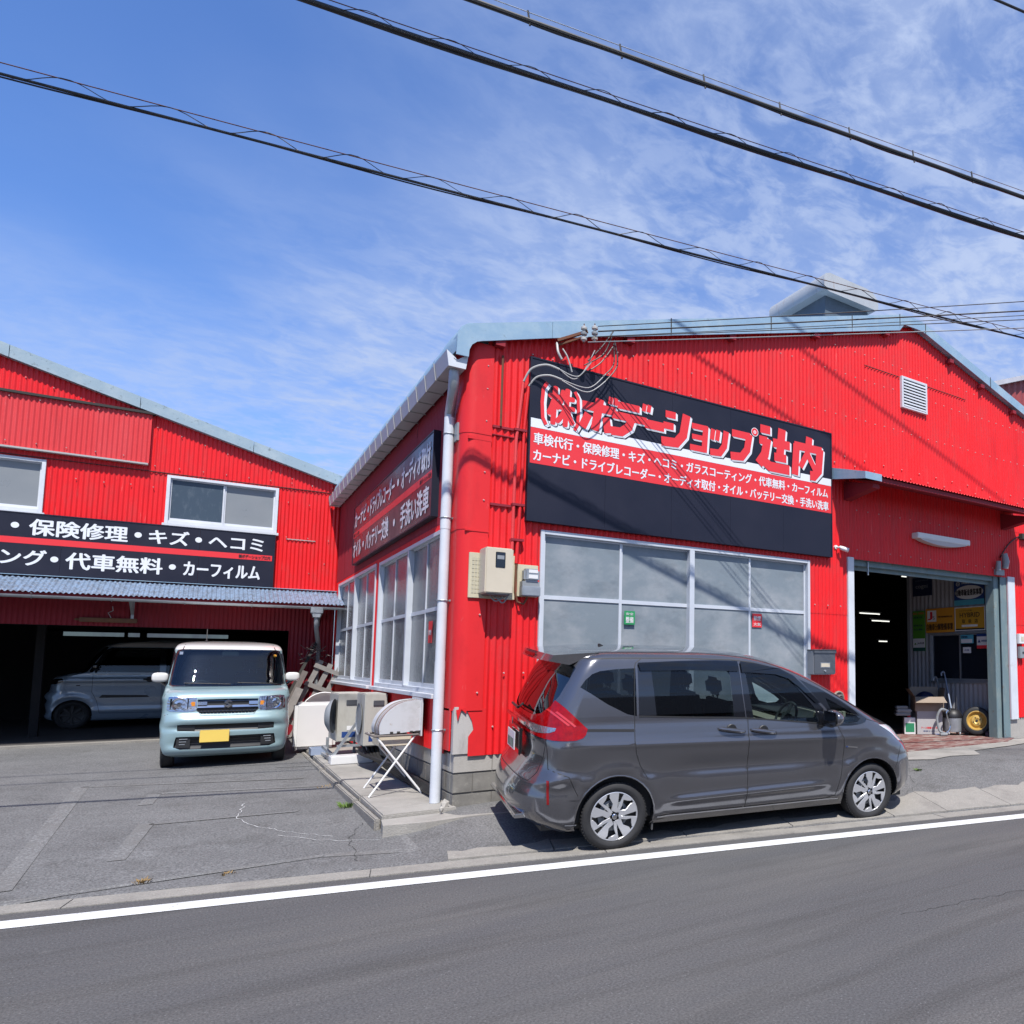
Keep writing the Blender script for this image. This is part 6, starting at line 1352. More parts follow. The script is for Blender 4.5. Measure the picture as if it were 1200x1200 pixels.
exv = Vector((.98869, -.14998, 0)); rho = R(4.5); eyv = Vector((.14998*math.cos(rho), .98869*math.cos(rho), math.sin(rho))); ezv = exv.cross(eyv)
OV = Vector((.837, -1.850, 0.0))-exv*.735+eyv*.835
V1.matrix_basis = Matrix(((exv.x, eyv.x, ezv.x, OV.x), (exv.y, eyv.y, ezv.y, OV.y), (exv.z, eyv.z, ezv.z, OV.z), (0, 0, 0, 1)))
quarter = [(.425, 1.395), (.47, 1.455), (.53, 1.505), (.60, 1.53), (.75, 1.548), (.925, 1.556), (.925, 1.142), (.84, 1.160), (.66, 1.25), (.51, 1.345)]
dlo_r = [(.945, 1.585), (1.35, 1.602), (1.72, 1.610), (1.962, 1.606), (1.985, 1.30), (2.008, 1.096), (1.5, 1.115), (.945, 1.140)]
dlo_f = [(1.972, 1.600), (2.16, 1.572), (2.41, 1.518), (2.55, 1.455), (2.695, 1.335), (2.84, 1.205), (2.895, 1.16), (2.90, 1.012), (2.5, 1.05), (2.018, 1.094), (1.995, 1.30)]
gl_r = [(1.07, 1.585), (1.72, 1.610), (1.855, 1.606), (1.885, 1.115), (1.5, 1.122), (1.112, 1.140)]
gl_f = [(2.02, 1.592), (2.16, 1.565), (2.41, 1.508), (2.50, 1.465), (2.65, 1.32), (2.79, 1.17), (2.825, 1.03), (2.5, 1.055), (2.095, 1.088)]
qf = [(2.63, 1.45), (2.86, 1.355), (3.11, 1.235), (3.43, 1.045), (3.40, 1.01), (3.33, .992), (3.22, .982), (3.08, .985), (2.94, 1.00), (2.935, 1.15)]
qfg = [(2.93, 1.265), (3.06, 1.205), (3.26, 1.10), (3.34, 1.045), (3.30, 1.015), (3.18, 1.01), (3.06, 1.04), (3.0, 1.11)]
archR = arc_poly(WR[0], WR[1], .358, -22, 202); archF = arc_poly(WF[0], WF[1], .352, -22, 202)
archR = archR+[(archR[-1][0], .1), (archR[0][0], .1)]; archF = archF+[(archF[-1][0], .1), (archF[0][0], .1)]
tailS = [(-.2, 1.16), (.12, 1.155), (.17, 1.20), (.232, 1.285), (.30, 1.225), (.40, 1.125), (.482, 1.048), (.465, 1.0), (.44, .975), (.38, .958), (.2, .955), (-.2, .985)]
rearw = [(-.1, 1.60), (.55, 1.59), (.63, 1.55), (.655, 1.45), (.655, 1.32), (.62, 1.22), (.52, 1.15), (.35, 1.12), (-.1, 1.115)]
ws = [(-.1, 1.615), (.48, 1.60), (.58, 1.55), (.625, 1.43), (.665, 1.27), (.695, 1.12), (.67, 1.085), (.4, 1.07), (-.1, 1.06)]
headl = [(3.60, .972), (3.76, .955), (3.90, .915), (4.5, .89), (4.5, .765), (4.02, .77), (3.90, .79), (3.80, .865), (3.72, .91)]
grille = [(-.1, .80), (.40, .795), (.46, .765), (.40, .71), (-.1, .70)]; lowg = [(-.1, .46), (.45, .46), (.52, .40), (.45, .28), (-.1, .28)]
roofp = [(-.1, 1.80)]
sill = [(1.12, .262), (3.10, .272), (3.12, .19), (3.12, .1), (1.11, .1), (1.11, .19)]
dr = [(.93, 1.70)]
fr_door = [(2.03, 1.094), (2.5, 1.05), (2.90, 1.012), (3.045, .995), (3.075, .94), (3.117, .864), (3.132, .78), (3.129, .702), (3.10, .50), (3.045, .298), (2.95, .268), (2.026, .264), (2.035, .5), (2.035, .75), (2.025, .97)]
re_door = [(.905, 1.142), (1.5, 1.116), (2.016, 1.094), (2.012, .97), (2.022, .75), (2.022, .5), (2.014, .264), (1.18, .262), (1.155, .38), (1.106, .49), (1.03, .60), (.956, .72), (.915, .83), (.90, .93)]
regs = [('windscreen', 'front', ws), ('rear_window', 'rear', rearw), ('quarter_window', 'side', quarter), ('door_glass', 'side', gl_f), ('sliding_glass', 'side', gl_r), ('corner_glass', 'side', qfg), ('pillar_trim', 'side', dlo_r), ('pillar_trim', 'side', dlo_f), ('pillar_trim', 'side', qf),
        (None, 'side', archR), (None, 'side', archF), ('reversing_lamp', 'side', [(-.3, 1.062), (.10, 1.055), (.235, 1.055), (.225, 1.03), (.19, 1.01), (.12, .99), (-.3, .985)]), ('lamp_rib', 'side', [(.185, 1.19), (.20, 1.20), (.335, 1.085), (.32, 1.075)]), ('lamp_rib', 'side', [(.235, 1.18), (.25, 1.19), (.385, 1.075), (.37, 1.065)]), ('tail_lamp', 'side', tailS), ('reflector', 'side', [(.155, .635), (.172, .635), (.18, .44), (.163, .44)]), ('headlight', 'side', headl), ('grille', 'front', grille), ('lower_grille', 'front', lowg), ('sill', 'side', sill), ('front_door', 'side', fr_door), ('sliding_door', 'side', re_door)]
mats = dict(windscreen='screen', rear_window='rearscreen', quarter_window='tint', door_glass='glass', sliding_glass='tint', corner_glass='glass', pillar_trim='gloss_black', tail_lamp='redlens', reversing_lamp='clearlens', lamp_rib=mat('bright_red_lens', (.62, .03, .03), .1, coat=1), reflector=mat('bright_reflector', (.22, .008, .01), .2), headlight=mat('bright_lamp_glass', (.62, .65, .70), .08, 0, .3, 30, coat=1), grille='matt_black', lower_grille='matt_black', sill='van_grey', front_door='van_grey', sliding_door='van_grey', body='van_grey')
pv = SF.parts(regs, mats, V1, centre=('windscreen', 'rear_window', 'grille', 'lower_grille'), inset=dict(windscreen=.003, rear_window=.002, quarter_window=.004, door_glass=.008, sliding_glass=.005, corner_glass=.004, pillar_trim=.002, tail_lamp=-.006, reversing_lamp=-.008, lamp_rib=-.009, reflector=-.004, headlight=-.002, grille=.02, lower_grille=.02), nu=(24, 44, 20), nt=7)
def gaps(shell, parent, lines, w=.007, m='black'):
    mb = MB()
    for l in lines: shell.line(mb, l[0], l[1], l[2] if len(l) > 2 else w)
    o = obj('panel_gaps', mb, m, parent, recalc=False); tag(o, kind='stuff'); return o
gaps(SF, V1, [('side', headl[:3]+[(4.0, .90)]), ('side', [(4.0, .775)]+headl[-3:]+[headl[0]]), ('side', fr_door+[fr_door[0]]), ('side', re_door[10:]+[re_door[0], (.905, 1.30), (.915, 1.55), (.93, 1.60), (1.0, 1.645)]), ('side', [(1.18, .262), (2.0, .264)]), ('rear', [(0, .60), (.60, .60), (.66, .68), (.70, .9), (.70, .96)]), ('side', [(.16, .955), (.17, .72), (.33, .66), (.41, .50)]), ('side', [(3.79, .54), (3.86, .66), (3.93, .775)]), ('side', [(3.42, 1.04), (3.62, .99), (3.78, .93)])])
mb = MB(); SF.line(mb, 'side', [(.27, 1.045), (.895, 1.022)], .024, .002); obj('slider_rail', mb, 'black', V1, recalc=False)
mb = MB(); SF.line(mb, 'side', [(.32, .255), (.42, .245)], .01, .002); SF.line(mb, 'side', [(1.14, .250), (2.0, .252), (3.08, .258)], .012, .004); obj('sill_moulding', mb, 'silver', V1, recalc=False)
mb = MB(); SF.line(mb, 'side', [(.30, 1.628), (.8, 1.642), (1.4, 1.645), (1.9, 1.632), (2.1, 1.612), (2.3, 1.57)], .010, .001); SF.line(mb, 'side', [(.945, 1.14), (1.5, 1.115), (2.01, 1.094), (2.9, 1.012)], .014, .003); obj('window_trim', mb, 'black', V1, recalc=False)
# smoked visors above the side windows
vis = []
for nm, pl in (('visor', [(.95, 1.600), (1.35, 1.616), (1.72, 1.624), (1.955, 1.618), (1.955, 1.525), (1.5, 1.535), (.97, 1.53)]), ('visor', [(1.985, 1.616), (2.16, 1.596), (2.41, 1.550), (2.56, 1.485), (2.70, 1.365), (2.86, 1.215), (2.80, 1.215), (2.62, 1.37), (2.50, 1.455), (2.36, 1.495), (2.1, 1.512), (1.99, 1.514)])):
    for sg in (1, -1):
        mb = MB(); top_ = SF.conv('side', pl); n = len(top_)
        P3 = [SF.S(a/SU, b)+SF.normal(a/SU, b)*.012 for a, b in top_]
        from mathutils.geometry import tessellate_polygon
        tri = tessellate_polygon([[Vector((p.x, p.z, 0)) for p in P3]])
        mb.add([(p.x, p.y*sg, p.z) for p in P3], [tuple(t_) for t_ in tri]); obj('visor', mb, 'visor', V1, recalc=False)
# tail-lamp inner strip, reflectors, badge
def decal(shell, parent, name, view, pl, m, off=.003, sides=(1, -1), kind=None):
    outs = []
    for sg in sides:
        c = shell.conv(view, pl); P3 = [shell.S(a/SU, b)+shell.normal(a/SU, b)*off for a, b in c]
        tri = tessellate_polygon([[Vector((a, b*3, 0)) for a, b in c]]); mb = MB(); mb.add([(p.x, p.y*sg, p.z) for p in P3], [tuple(t_) for t_ in tri])
        me_o = obj(name, mb, m, parent, recalc=False); outs.append(me_o)
    return outs
decal(SF, V1, 'hybrid_badge', 'side', [(3.145, .787), (3.295, .768), (3.295, .752), (3.145, .771)], 'chrome', .004)
decal(SF, V1, 'badge_stripe', 'side', [(3.15, .783), (3.175, .780), (3.175, .769), (3.15, .772)], 'blueprint', .006)
# door handles, mirrors
for x0, z0 in ((1.715, 1.012), (2.055, .99)):
    for sg in (-1, 1):
        mb = MB(); n = 10; pp = []
        for k in range(n+1):
            x = x0+.27*k/n; z = z0-.038*k/n; b = SF.at('side', x, z); pp.append(Vector((b.x, (b.y+.012+.022*math.sin(PI*k/n)**.5)*sg, b.z)))
        mb.tube(pp, [.010]+[.019]*(n-1)+[.010], 8); h = obj('door_handle', mb, 'van_grey', V1, smooth=True)
        mb = MB(); b = SF.at('side', x0+.135, z0-.018); mb.lathe([(-.003, 0), (-.003, .05), (.002, .055)], Matrix.Translation((b.x, (b.y+.003)*sg, b.z-.002)) @ Matrix.Rotation(0 if sg < 0 else PI, 4, 'Z'), 18); obj('handle_cup', mb, 'matt_black', h)
for sg in (-1, 1):
    mb = MB(); bm = bmesh.new(); bmesh.ops.create_icosphere(bm, subdivisions=3, radius=1)
    for v in bm.verts:
        c = v.co; c.x = c.x*.085*(1.25 if c.x > 0 else .35); c.y *= .125; c.z = c.z*.083; v.co = Vector((2.90+c.x, sg*(.955+c.y), 1.085+c.z))
    me = bpy.data.meshes.new('mirror'); bm.to_mesh(me); bm.free(); mo = obj('wing_mirror', me, 'van_grey', V1, smooth=True)
    mb = MB(); mb.box(2.80, 2.885, min(sg*.79, sg*.86), max(sg*.79, sg*.86), .99, 1.05); mb.box(2.84, 2.90, min(sg*.84, sg*1.0), max(sg*.84, sg*1.0), 1.0, 1.03); obj('mirror_foot', mb, 'gloss_black', mo, bevel=.01)
    mb = MB(); mb.box(2.862, 2.868, min(sg*.85, sg*1.06), max(sg*.85, sg*1.06), 1.02, 1.15); obj('mirror_glass', mb, 'gloss_black', mo, bevel=.003)
# spoiler, wiper, plate, rear trim, roof antenna, mud flap
mb = MB(); n = 12
for k in range(n+1):
    y = -.60+1.2*k/n; c = 1-abs(y/.60)**3*.12
    mb.v += [(.62, y, 1.700-.02*(1-c)*5), (.170+.05*(1-c)*8, y, 1.668-.02*(1-c)*4), (.140+.05*(1-c)*8, y, 1.605), (.36, y, 1.575)]
for k in range(n):
    for c in range(3): a = 4*k+c; mb.f.append((a, a+4, a+5, a+1))
mb.f += [(0, 1, 2, 3), (4*n+3, 4*n+2, 4*n+1, 4*n)]
obj('rear_spoiler', mb, 'van_grey', V1, smooth=True, sharp=40)
mb = MB(); mb.box(.136, .150, -.18, .18, 1.625, 1.650); obj('high_brake_lamp', mb, 'redlens', V1)
mb = MB(); mb.box(.035, .055, -.40, .40, 1.035, 1.07); obj('rear_chrome_strip', mb, 'chrome', V1, bevel=.006)
mb = MB(); mb.box(.03, .06, -.26, .26, .74, 1.0); obj('plate_recess', mb, 'gloss_black', V1, bevel=.02)
pt_ = MB(); pt_.box(.008, .014, -.165, .165, .775, .94); lp = obj('licence_plate', pt_, 'offwhite', V1, bevel=.003)
for s_, a, b, c, d in (('品川 300', -.09, .09, .895, .93), ('12-34', -.13, .14, .79, .875)):
    if s_ == '12-34': mb = MB(); [mb.box(.006, .0075, .13-k*.065-.04, .13-k*.065, .79, .87) for k in range(4)]; obj('plate_digits', mb, mat('green_plate_ink', (.02, .10, .06), .5), lp)
mb = MB(); mb.box(.005, .013, -.035, .035, .99, 1.06); obj('rear_emblem', mb, 'chrome', V1, bevel=.01)
mb = MB(); mb.tube([(.10, .0, 1.17), (.04, -.1, 1.15), (.07, .32, 1.14)], .012, 8); obj('rear_wiper', mb, 'matt_black', V1)
mb = MB(); mb.box(-.055, .08, -.60, .60, .285, .325); obj('bumper_step', mb, 'chrome', V1, bevel=.01)
mb = MB(); mb.prism([(.95, 1.665), (.80, 1.735), (.79, 1.735), (.78, 1.665)], lambda a, b, d: (a, d, b), -.015, .015); obj('roof_antenna', mb, 'matt_black', V1, bevel=.004)
for sg in (-1, 1):
    pass
    mb = MB(); mb.box(1.10, 1.118, min(sg*.64, sg*.80), max(sg*.64, sg*.80), .13, .32); obj('mud_flap', mb, 'gloss_black', V1, bevel=.004)
mb = MB(); mb.box(.15, 4.0, -.70, .70, .19, .24); mb.box(.3, 3.9, -.60, .60, .15, .2); obj('underbody', mb, 'matt_black', V1)
def liners(parent, shell, ctrs, r, ww, ym):
    for cx in ctrs:
        for sg in (-1, 1):
            mb = MB(); n = 20; P = [(cx[0]+r*math.cos(R(-25+230*k/n)), cx[1]+r*math.sin(R(-25+230*k/n))) for k in range(n+1)]
            P = [p for p in P if p[1] > .19]; n = len(P)-1
            for a, b in P: yy = min(ym, shell.at('side', a, b).y)-.012; mb.v += [(a, sg*yy, b), (a, sg*(ym-.30), b)]
            for k in range(n): mb.f.append((2*k, 2*k+1, 2*k+3, 2*k+2))
            mb.f.append(tuple(2*k+1 for k in range(n+1)))
            obj('wheel_arch_liner', mb, 'matt_black', parent)
liners(V1, SF, (WR, WF), .362, .3, .845)
for cx in (WR, WF):
    for sg in (-1, 1):
        lip = MB(); pts = []
        for k in range(23):
            a = R(-18+216*k/22); x, z = cx[0]+.358*math.cos(a), cx[1]+.358*math.sin(a)
            if z < .2: continue
            b = SF.at('side', x, z); pts.append(Vector((b.x, (b.y-.004)*sg, b.z)))
        lip.tube(pts, .008, 6); obj('arch_lip', lip, 'van_grey', V1, smooth=True)
for x in (WR, WF):
    for sg in (-1, 1): wheel(V1, x[0], sg*.735, x[1], .293, .19, .212, 'turbine', sg)
# cabin
for y in (-.36, .36): seat(V1, 2.02, y, .66, 'seat'); seat(V1, 1.15, y, .68, 'seat')
seat(V1, .55, .3, .70, 'seat', w=.4); seat(V1, .55, -.3, .70, 'seat', w=.4)
mb = MB(); mb.prism([(2.85, .98), (3.30, 1.02), (3.42, .98), (3.4, .6), (2.9, .6), (2.80, .90)], lambda a, b, d: (a, d, b), -.70, .70); obj('dashboard', mb, 'seat_beige', V1, bevel=.02)
mb = MB(); mb.box(2.84, 3.38, -.69, .69, 1.0, 1.018); obj('dashboard_top', mb, 'cabin', V1, bevel=.006)
mb = MB(); q = Matrix.Translation((2.72, -.36, 1.0)) @ Matrix.Rotation(R(-66), 4, 'Y'); mb.tube([q @ Vector((.18*math.cos(a), .18*math.sin(a), 0)) for a in [2*PI*k/24 for k in range(25)]], .014, 8); mb.box(-.17, .17, -.02, .02, -.01, .01, q); mb.box(-.06, .06, -.06, .06, -.02, .02, q); obj('steering_wheel', mb, 'cabin', V1, smooth=True, sharp=40)
mb = MB(); mb.box(.3, 3.35, -.76, .76, .25, .30); mb.box(3.35, 3.38, -.74, .74, .25, .95); obj('cabin_floor', mb, 'cabin', V1)
mb = MB(); mb.box(.55, 2.0, -.5, .5, 1.615, 1.625); obj('headlining', mb, 'headlining', V1)
for sg in (-1, 1):
    mb = MB(); mb.box(.35, 3.2, min(sg*.74, sg*.76), max(sg*.74, sg*.76), .3, 1.0); obj('door_lining', mb, 'cabin', V1)
mb = MB(); [mb.box(3.0+k*.05, 3.035+k*.05, -.50, -.46, 1.02, 1.075) for k in range(8)]; obj('dash_letters', mb, 'seat_beige', V1)
mb = MB(); mb.box(2.42, 2.44, -.11, .11, 1.38, 1.44); obj('rear_view_mirror', mb, 'cabin', V1, bevel=.01)
# ---- kei wagons ------------------------------------------------------------
lvS = [(.16, .08, 3.26, .69), (.20, .03, 3.335, .722), (.28, .01, 3.368, .732), (.38, .0, 3.375, .735), (.50, 0, 3.38, .735), (.62, 0, 3.372, .737), (.70, 0, 3.35, .736), (.76, .0, 3.325, .735), (.85, .005, 3.315, .735), (.95, .01, 3.30, .733), (1.01, .012, 3.26, .731), (1.05, .015, 3.18, .729), (1.085, .018, 3.04, .727), (1.11, .02, 2.90, .725),
       (1.20, .03, 2.835, .717), (1.33, .045, 2.76, .704), (1.46, .06, 2.68, .690), (1.56, .075, 2.615, .678), (1.61, .09, 2.57, .670), (1.65, .11, 2.50, .660), (1.69, .15, 2.38, .642), (1.72, .22, 2.2, .61), (1.745, .35, 1.95, .54), (1.762, .55, 1.7, .42), (1.772, .8, 1.5, .27), (1.777, 1.0, 1.3, .1), (1.778, 1.1, 1.2, .01)]
def bumpS(x, z, y, side):
    f = 1-side; dx = 0
    if x > 3.0:
        dx = (.030*g_(z, .66, .06)+.02*g_(z, .25, .06)-.030*g_(z, .55, .035)-.02*g_(z, .34, .06))*min(1, f*1.6)*.9
    o = .012*g_(z, .95, .05)+.010*g_(z, .35, .06)
    for cx in ((.49, .27), (2.95, .27)):
        d = math.hypot(x-cx[0], z-cx[1]); o += .012*math.exp(-((d-.37)/.05)**2)
    return (dx, o*side, 0)
def kei(label, M4, front, pa, ro, custom=False, steer=0):
    S = Shell(lvS, Lf=.24, Lr=.25, pf=(2.2, 4.6), pr=(2.6, 4.0), bump=bumpS)
    t = thing('kei_wagon', label, 'small van'); t.matrix_basis = M4
    ws_ = [(-.1, 1.615), (.56, 1.612), (.605, 1.595), (.628, 1.54), (.655, 1.25), (.668, 1.145), (.645, 1.125), (-.1, 1.115)]
    wsb = [(-.1, 1.630), (.58, 1.628), (.630, 1.61), (.650, 1.54), (.680, 1.25), (.695, 1.12), (.66, 1.100), (-.1, 1.095)]
    hl = [(-9, 9)]
    HL = [(.355, .955), (.40, .962), (.60, .975), (.655, .965), (.675, .90), (.68, .80), (.64, .775), (.45, .765), (.375, .775), (.352, .80)] if not custom else [(.34, .93), (.72, .99), (.733, .93), (.70, .88), (.36, .86)]
    G1 = [(-.1, .935), (.345, .93), (.345, .815), (.36, .80), (.35, .775), (.30, .735), (-.1, .73)]
    B1_ = [(-.1, .595), (.50, .598), (.552, .595), (.548, .515), (.36, .505), (-.1, .510)]
    B2_ = [(-.1, .43), (.50, .438), (.555, .435), (.57, .30), (.50, .268), (-.1, .262)]
    aR = arc_poly(.49, .27, .325, -20, 200); aR += [(aR[-1][0], .1), (aR[0][0], .1)]; aF = arc_poly(2.93, .27, .300, -20, 200); aF += [(aF[-1][0], .1), (aF[0][0], .1)]
    fg = [(1.62, 1.585), (2.35, 1.585), (2.42, 1.56), (2.62, 1.18), (2.62, 1.12), (1.62, 1.10)]; rg = [(.72, 1.585), (1.52, 1.585), (1.52, 1.10), (.72, 1.10)]; bg_ = [(.18, 1.56), (.62, 1.585), (.62, 1.11), (.30, 1.13), (.18, 1.2)]
    band_ = [(.12, 1.61), (2.40, 1.61), (2.50, 1.56), (2.72, 1.14), (2.70, 1.07), (.14, 1.07)]
    roof_ = [(-1, 1.625), (5, 1.625), (5, 1.9), (-1, 1.9)]
    fd = [(1.57, 1.06), (2.66, 1.06), (2.66, .72), (2.58, .55), (2.52, .30), (1.57, .29)]; rdr = [(.66, 1.06), (1.55, 1.06), (1.55, .29), (.90, .29), (.80, .50), (.66, .62)]
    regs = [('windscreen', 'front', ws_), ('screen_surround', 'front', wsb), ('door_glass', 'side', fg), ('sliding_glass', 'side', rg), ('rear_side_glass', 'side', bg_), ('roof', 'side', roof_), ('pillar_trim', 'side', band_), (None, 'side', aR), (None, 'side', aF), ('headlight', 'front', HL), ('grille', 'front', G1), ('upper_intake', 'front', B1_), ('lower_intake', 'front', B2_), ('front_door', 'side', fd), ('sliding_door', 'side', rdr)]
    mt = dict(windscreen='screen', screen_surround='gloss_black', door_glass='tint', sliding_glass='tint', rear_side_glass='tint', roof=ro, pillar_trim='gloss_black', headlight='gloss_black' if custom else 'headchrome', grille='matt_black', upper_intake='matt_black', lower_intake='matt_black', front_door=pa, sliding_door=pa, body=pa)
    S.parts(regs, mt, t, centre=('windscreen', 'screen_surround', 'roof', 'grille', 'upper_intake', 'lower_intake'), inset=dict(windscreen=.004, screen_surround=.003, door_glass=.004, sliding_glass=.004, headlight=-.004, grille=.02, upper_intake=.02, lower_intake=.03), nu=(30, 26, 14) if front else (20, 36, 12), nt=5)
    gaps(S, t, [('front', [(0, 1.078), (.66, 1.065), (.705, 1.0), (.71, .965)]), ('front', [(.352, .80), (.30, .715), (0, .71)]), ('front', [(.66, .74), (.735, .70)]), ('side', fd+[fd[0]]), ('side', rdr+[rdr[0]])], .006)
    mb = MB(); S.line(mb, 'front', [(.565, 1.625), (.545, 1.70)], .012, .002); obj('roof_ditch', mb, 'black', t, recalc=False)
    # chrome grille bar, emblem, mesh
    def fx(y, z): return S.at('front', y, z).x
    def fbar(name, y0, y1, z0, z1, dep, m, off=.0, n=14, par=None, curved=1):
        mb = MB()
        for k in range(n+1):
            y = PX(y0, y1, k/n); x = max(fx(abs(y), (z0+z1)/2)+off, -9); mb.v += [(x-dep, y, z0), (x, y, z0+.004), (x-(.02 if name == 'chrome_bar' else 0), y, z1-.004), (x-dep, y, z1)]
        for k in range(n):
            for c in range(3): a = 4*k+c; mb.f.append((a, a+4, a+5, a+1))
        mb.f += [(0, 1, 2, 3), (4*n+3, 4*n+2, 4*n+1, 4*n)]
        return obj(name, mb, m, par or t, smooth=True, sharp=30)
    if not custom:
        fbar('chrome_bar', -.345, .345, .905, .930, .03, 'chrome', .004); fbar('chrome_bar', -.345, .345, .815, .85, .03, 'chrome', .006); fbar('chrome_bar', -.345, -.24, .85, .905, .03, 'chrome', .005); fbar('chrome_bar', .24, .345, .85, .905, .03, 'chrome', .005)
        mb = MB()
        for rr_ in range(2):
            for k in range(17):
                y = -.32+.04*k+(.02 if rr_ else 0)
                if abs(y) < .33: x = fx(abs(y), .77)-.01; mb.add([(x, y-.017, .776-.030*rr_), (x, y+.017, .776-.030*rr_), (x+.006, y+.012, .792-.030*rr_), (x+.006, y-.012, .792-.030*rr_), (x+.006, y-.012, .764-.03*rr_), (x+.006, y+.012, .764-.03*rr_)], [(0, 1, 2, 3), (1, 0, 4, 5)])
        obj('grille_mesh', mb, 'gloss_black', t)
        x = fx(0, .865)+.012
        e = MB(); sp = [(0, 1), (.95, .42), (.62, .20), (.25, .42), (-.05, .22), (.95, -.30), (.95, -.42), (0, -1), (-.95, -.42), (-.62, -.20), (-.25, -.42), (.05, -.22), (-.95, .30), (-.95, .42)]
        e.prism(sp, lambda a, b, d: (x+d, a*.052, .868+b*.060), -.006, .006); obj('front_emblem', e, 'chrome', t, bevel=.002, bseg=1)
        for sg in (-1, 1):
            mb = MB(); mb.lathe([(-.004, .0), (-.004, .022), (.004, .028), (.012, .06), (-.004, .080), (.01, .088), (.03, .09)], Matrix.Translation((fx(.54, .87)+.012, sg*.545, .868)) @ Matrix.Rotation(R(90), 4, 'Z'), 20); obj('headlight_bowl', mb, 'chrome', t, smooth=True)
            for yy_ in (.445, .635): x4 = fx(yy_, .87)+.006; mb = MB(); mb.box(x4-.01, x4+.004, min(sg*yy_, sg*(yy_+.012)), max(sg*yy_, sg*(yy_+.012)), .80, .945); obj('lamp_divider', mb, 'gloss_black', t)
            x2 = fx(.39, .87); mb = MB(); mb.box(x2-.01, x2+.010, min(sg*.365, sg*.42), max(sg*.365, sg*.42), .835, .90); obj('indicator', mb, 'amber', t, bevel=.008)
            for z in (.40, .365, .33): mb = MB(); x3 = fx(.47, z)-.004; mb.box(x3-.01, x3+.004, min(sg*.43, sg*.52), max(sg*.43, sg*.52), z, z+.010); obj('intake_fin', mb, 'steel', t)
            fbar('intake_corner', sg*.36 if sg > 0 else -.54, .54 if sg > 0 else -.36, .515, .59, .02, 'matt_black', .002); fbar('intake_corner', sg*.40 if sg > 0 else -.55, .55 if sg > 0 else -.40, .285, .43, .02, 'matt_black', -.002)
        fbar('intake_slat', -.36, .36, .545, .56, .02, 'gloss_black', -.01); fbar('intake_slat', -.4, .4, .335, .35, .02, 'gloss_black', -.01); fbar('intake_slat', -.4, .4, .385, .395, .02, 'gloss_black', -.01)
        x = fx(0, .45); mb = MB(); mb.box(x+.018, x+.026, -.30, .03, .355, .52); obj('licence_plate', mb, mat('yellow_plate', (.86, .62, .13), .45), t, bevel=.004)
        mb = MB(); xw = fx(0, 1.58)
        mb.box(xw-.07, xw-.02, -.10, .10, 1.53, 1.60); obj('sensor_housing', mb, 'cabin', t, bevel=.01)
        for a, b in ((.60, .10), (.02, -.52)):
            mb = MB(); mb.tube([Vector((fx(abs(PX(a, b, k/8)), 1.125+.018*k/8)+.02, PX(a, b, k/8), 1.125+.022*k/8)) for k in range(9)], .007, 6); obj('wiper', mb, 'black', t, smooth=True)
        mb = MB(); x = fx(.55, 1.56)+.0; mb.box(x-.012, x-.008, -.60, -.56, 1.55, 1.59); obj('inspection_sticker', mb, 'tray', t)
        mb = MB(); mb.lathe([(0, 0), (0, .022)], Matrix.Translation((fx(.55, 1.54)-.01, .56, 1.54)) @ Matrix.Rotation(R(90), 4, 'Z'), 14); obj('round_sticker', mb, 'orange', t)
        mb = MB(); mb.tube([(1.9, -.30, 1.75), (1.78, -.30, 1.95)], .006, 6); mb.tube([(1.93, -.30, 1.74), (1.88, -.30, 1.77)], .016, 8); obj('roof_antenna', mb, 'black', t)
    for sg in (-1, 1):
        bm = bmesh.new(); bmesh.ops.create_uvsphere(bm, u_segments=24, v_segments=16, radius=1)
        for v in bm.verts: c = v.co; f_ = lambda q: math.copysign(abs(q)**.6, q); v.co = Vector((2.62+f_(c.x)*.055, sg*(.800+f_(c.y)*.095), 1.225+f_(c.z)*.068))
        me = bpy.data.meshes.new('mirror'); bm.to_mesh(me); bm.free(); mo = obj('wing_mirror', me, ro if not custom else 'gloss_black', t, smooth=True)
        mb = MB(); mb.tube([(2.62, sg*.70, 1.10), (2.62, sg*.80, 1.18)], .022, 8); obj('mirror_foot', mb, 'gloss_black', mo, smooth=True)
        for x0 in (1.65,):
            mb = MB(); mb.tube([(x0+.02, sg*.752, .965), (x0+.06, sg*.770, .965), (x0+.18, sg*.770, .965), (x0+.22, sg*.752, .965)], .016, 8); h = obj('door_handle', mb, pa if not custom else 'matt_black', t, smooth=True)
            mb = MB(); mb.lathe([(0, 0), (0, .055), (.004, .06)], Matrix.Translation((x0+.12, sg*.755, .962)) @ Matrix.Rotation(0 if sg < 0 else PI, 4, 'Z'), 16); obj('handle_cup', mb, 'matt_black', h)
    liners(t, S, ((.49, .27), (2.93, .27)), .31, .3, .735)
    for x in (.49, 2.93):
        for sg in (-1, 1): wheel(t, x, sg*.645, .27, .27, .15, .19, 'custom' if custom else 'steel', sg, steer if x > 1 else 0)
    mb = MB(); mb.box(.1, 3.2, -.6, .6, .17, .22); obj('underbody', mb, 'matt_black', t)
    mb = MB(); mb.box(.2, 2.9, -.66, .66, .3, .34); mb.box(2.62, 2.95, -.66, .66, .6, 1.07); obj('dashboard', mb, 'cabin', t)
    for y in (-.33, .33): seat(t, 1.70, y, .70, 'seat'); seat(t, .8, y, .70, 'seat')
    mb = MB(); q = Matrix.Translation((2.45, -.33, 1.02)) @ Matrix.Rotation(R(-60), 4, 'Y'); mb.tube([q @ Vector((.17*math.cos(a), .17*math.sin(a), 0)) for a in [2*PI*k/20 for k in range(21)]], .013, 6); obj('steering_wheel', mb, 'cabin', t, smooth=True)
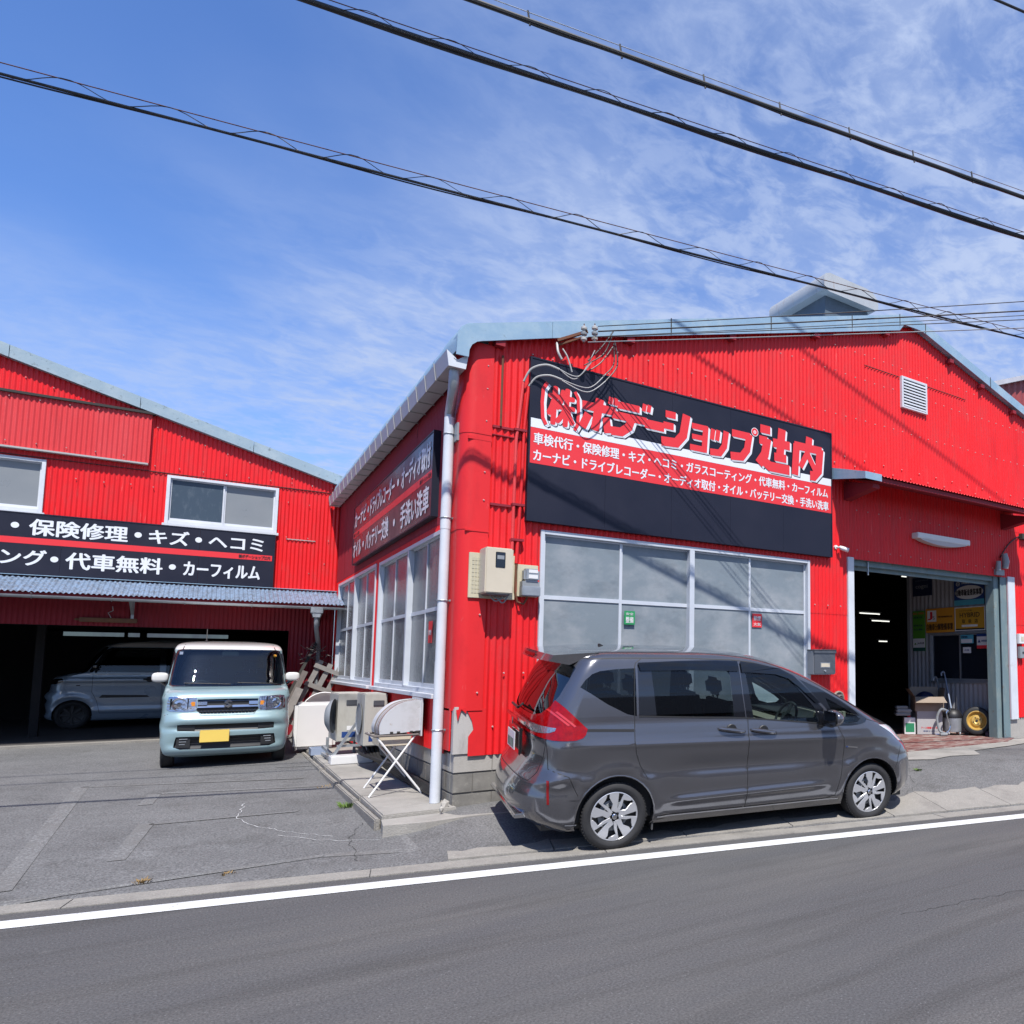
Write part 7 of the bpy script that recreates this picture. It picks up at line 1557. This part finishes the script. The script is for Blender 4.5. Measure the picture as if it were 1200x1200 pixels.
    mb = MB(); mb.box(2.50, 2.52, -.11, .11, 1.50, 1.56); obj('rear_view_mirror', mb, 'cabin', t, bevel=.01)
    if custom:
        decal(S, t, 'side_groove', 'side', [(1.75, .60), (2.55, .60), (2.50, .66), (1.80, .64)], 'matt_black', .002); decal(S, t, 'side_light_strip', 'side', [(2.80, .985), (3.02, .985), (3.02, .945), (2.80, .945)], 'pale_paint', .006)
        decal(S, t, 'side_repeater', 'side', [(2.84, .86), (2.90, .86), (2.90, .84), (2.84, .84)], 'black', .003)
    return t
fwd = Vector((-.012, -.9999, 0)); lft = Vector((0, 0, 1)).cross(fwd)
FC = Vector((-1.74, 4.74, .165))       # centre of the nose on the ground
M4 = Matrix(((fwd.x, lft.x, 0, FC.x-fwd.x*3.38), (fwd.y, lft.y, 0, FC.y-fwd.y*3.38), (0, 0, 1, FC.z), (0, 0, 0, 1)))
kei('pale blue-green boxy mini wagon with white roof parked nose to the road', M4, True, 'teal', 'white_paint', steer=0)
fwd = Vector((-1, .0, 0)); lft = Vector((0, 0, 1)).cross(fwd); FC = Vector((-4.50, 12.5, .29))
M4 = Matrix(((fwd.x, lft.x, 0, FC.x-fwd.x*3.38), (fwd.y, lft.y, 0, FC.y), (0, 0, 1, FC.z), (0, 0, 0, 1)))
kei('pale blue-grey boxy wagon standing side-on inside the dark left garage', M4, False, 'pale_paint', 'white_paint', custom=True)

# ---- unseen building added across the street for the cars to reflect ------------------
B3 = wthing('reflection_house', 'unseen long low grey building, added across the street behind the viewer for reflections', 'building', (2, -22, 0))
mb = MB(); mb.box(-26, 14, -26, -20, 0, 3.4); obj('wall', mb, 'greyplastic', B3)
mb = MB(); mb.prism([(-20.0, 3.3), (-19.4, 3.4), (-23, 5.2), (-26.6, 3.4), (-26, 3.3)], lambda a, b, d: (d, a, b), -26.5, 14.5); obj('roof', mb, 'mailgrey', B3)
for k in range(8): mb = MB(); mb.box(-23+k*4.6, -21+k*4.6, -20.02, -19.97, 1.0, 2.3); obj('window', mb, 'darkglass', B3)
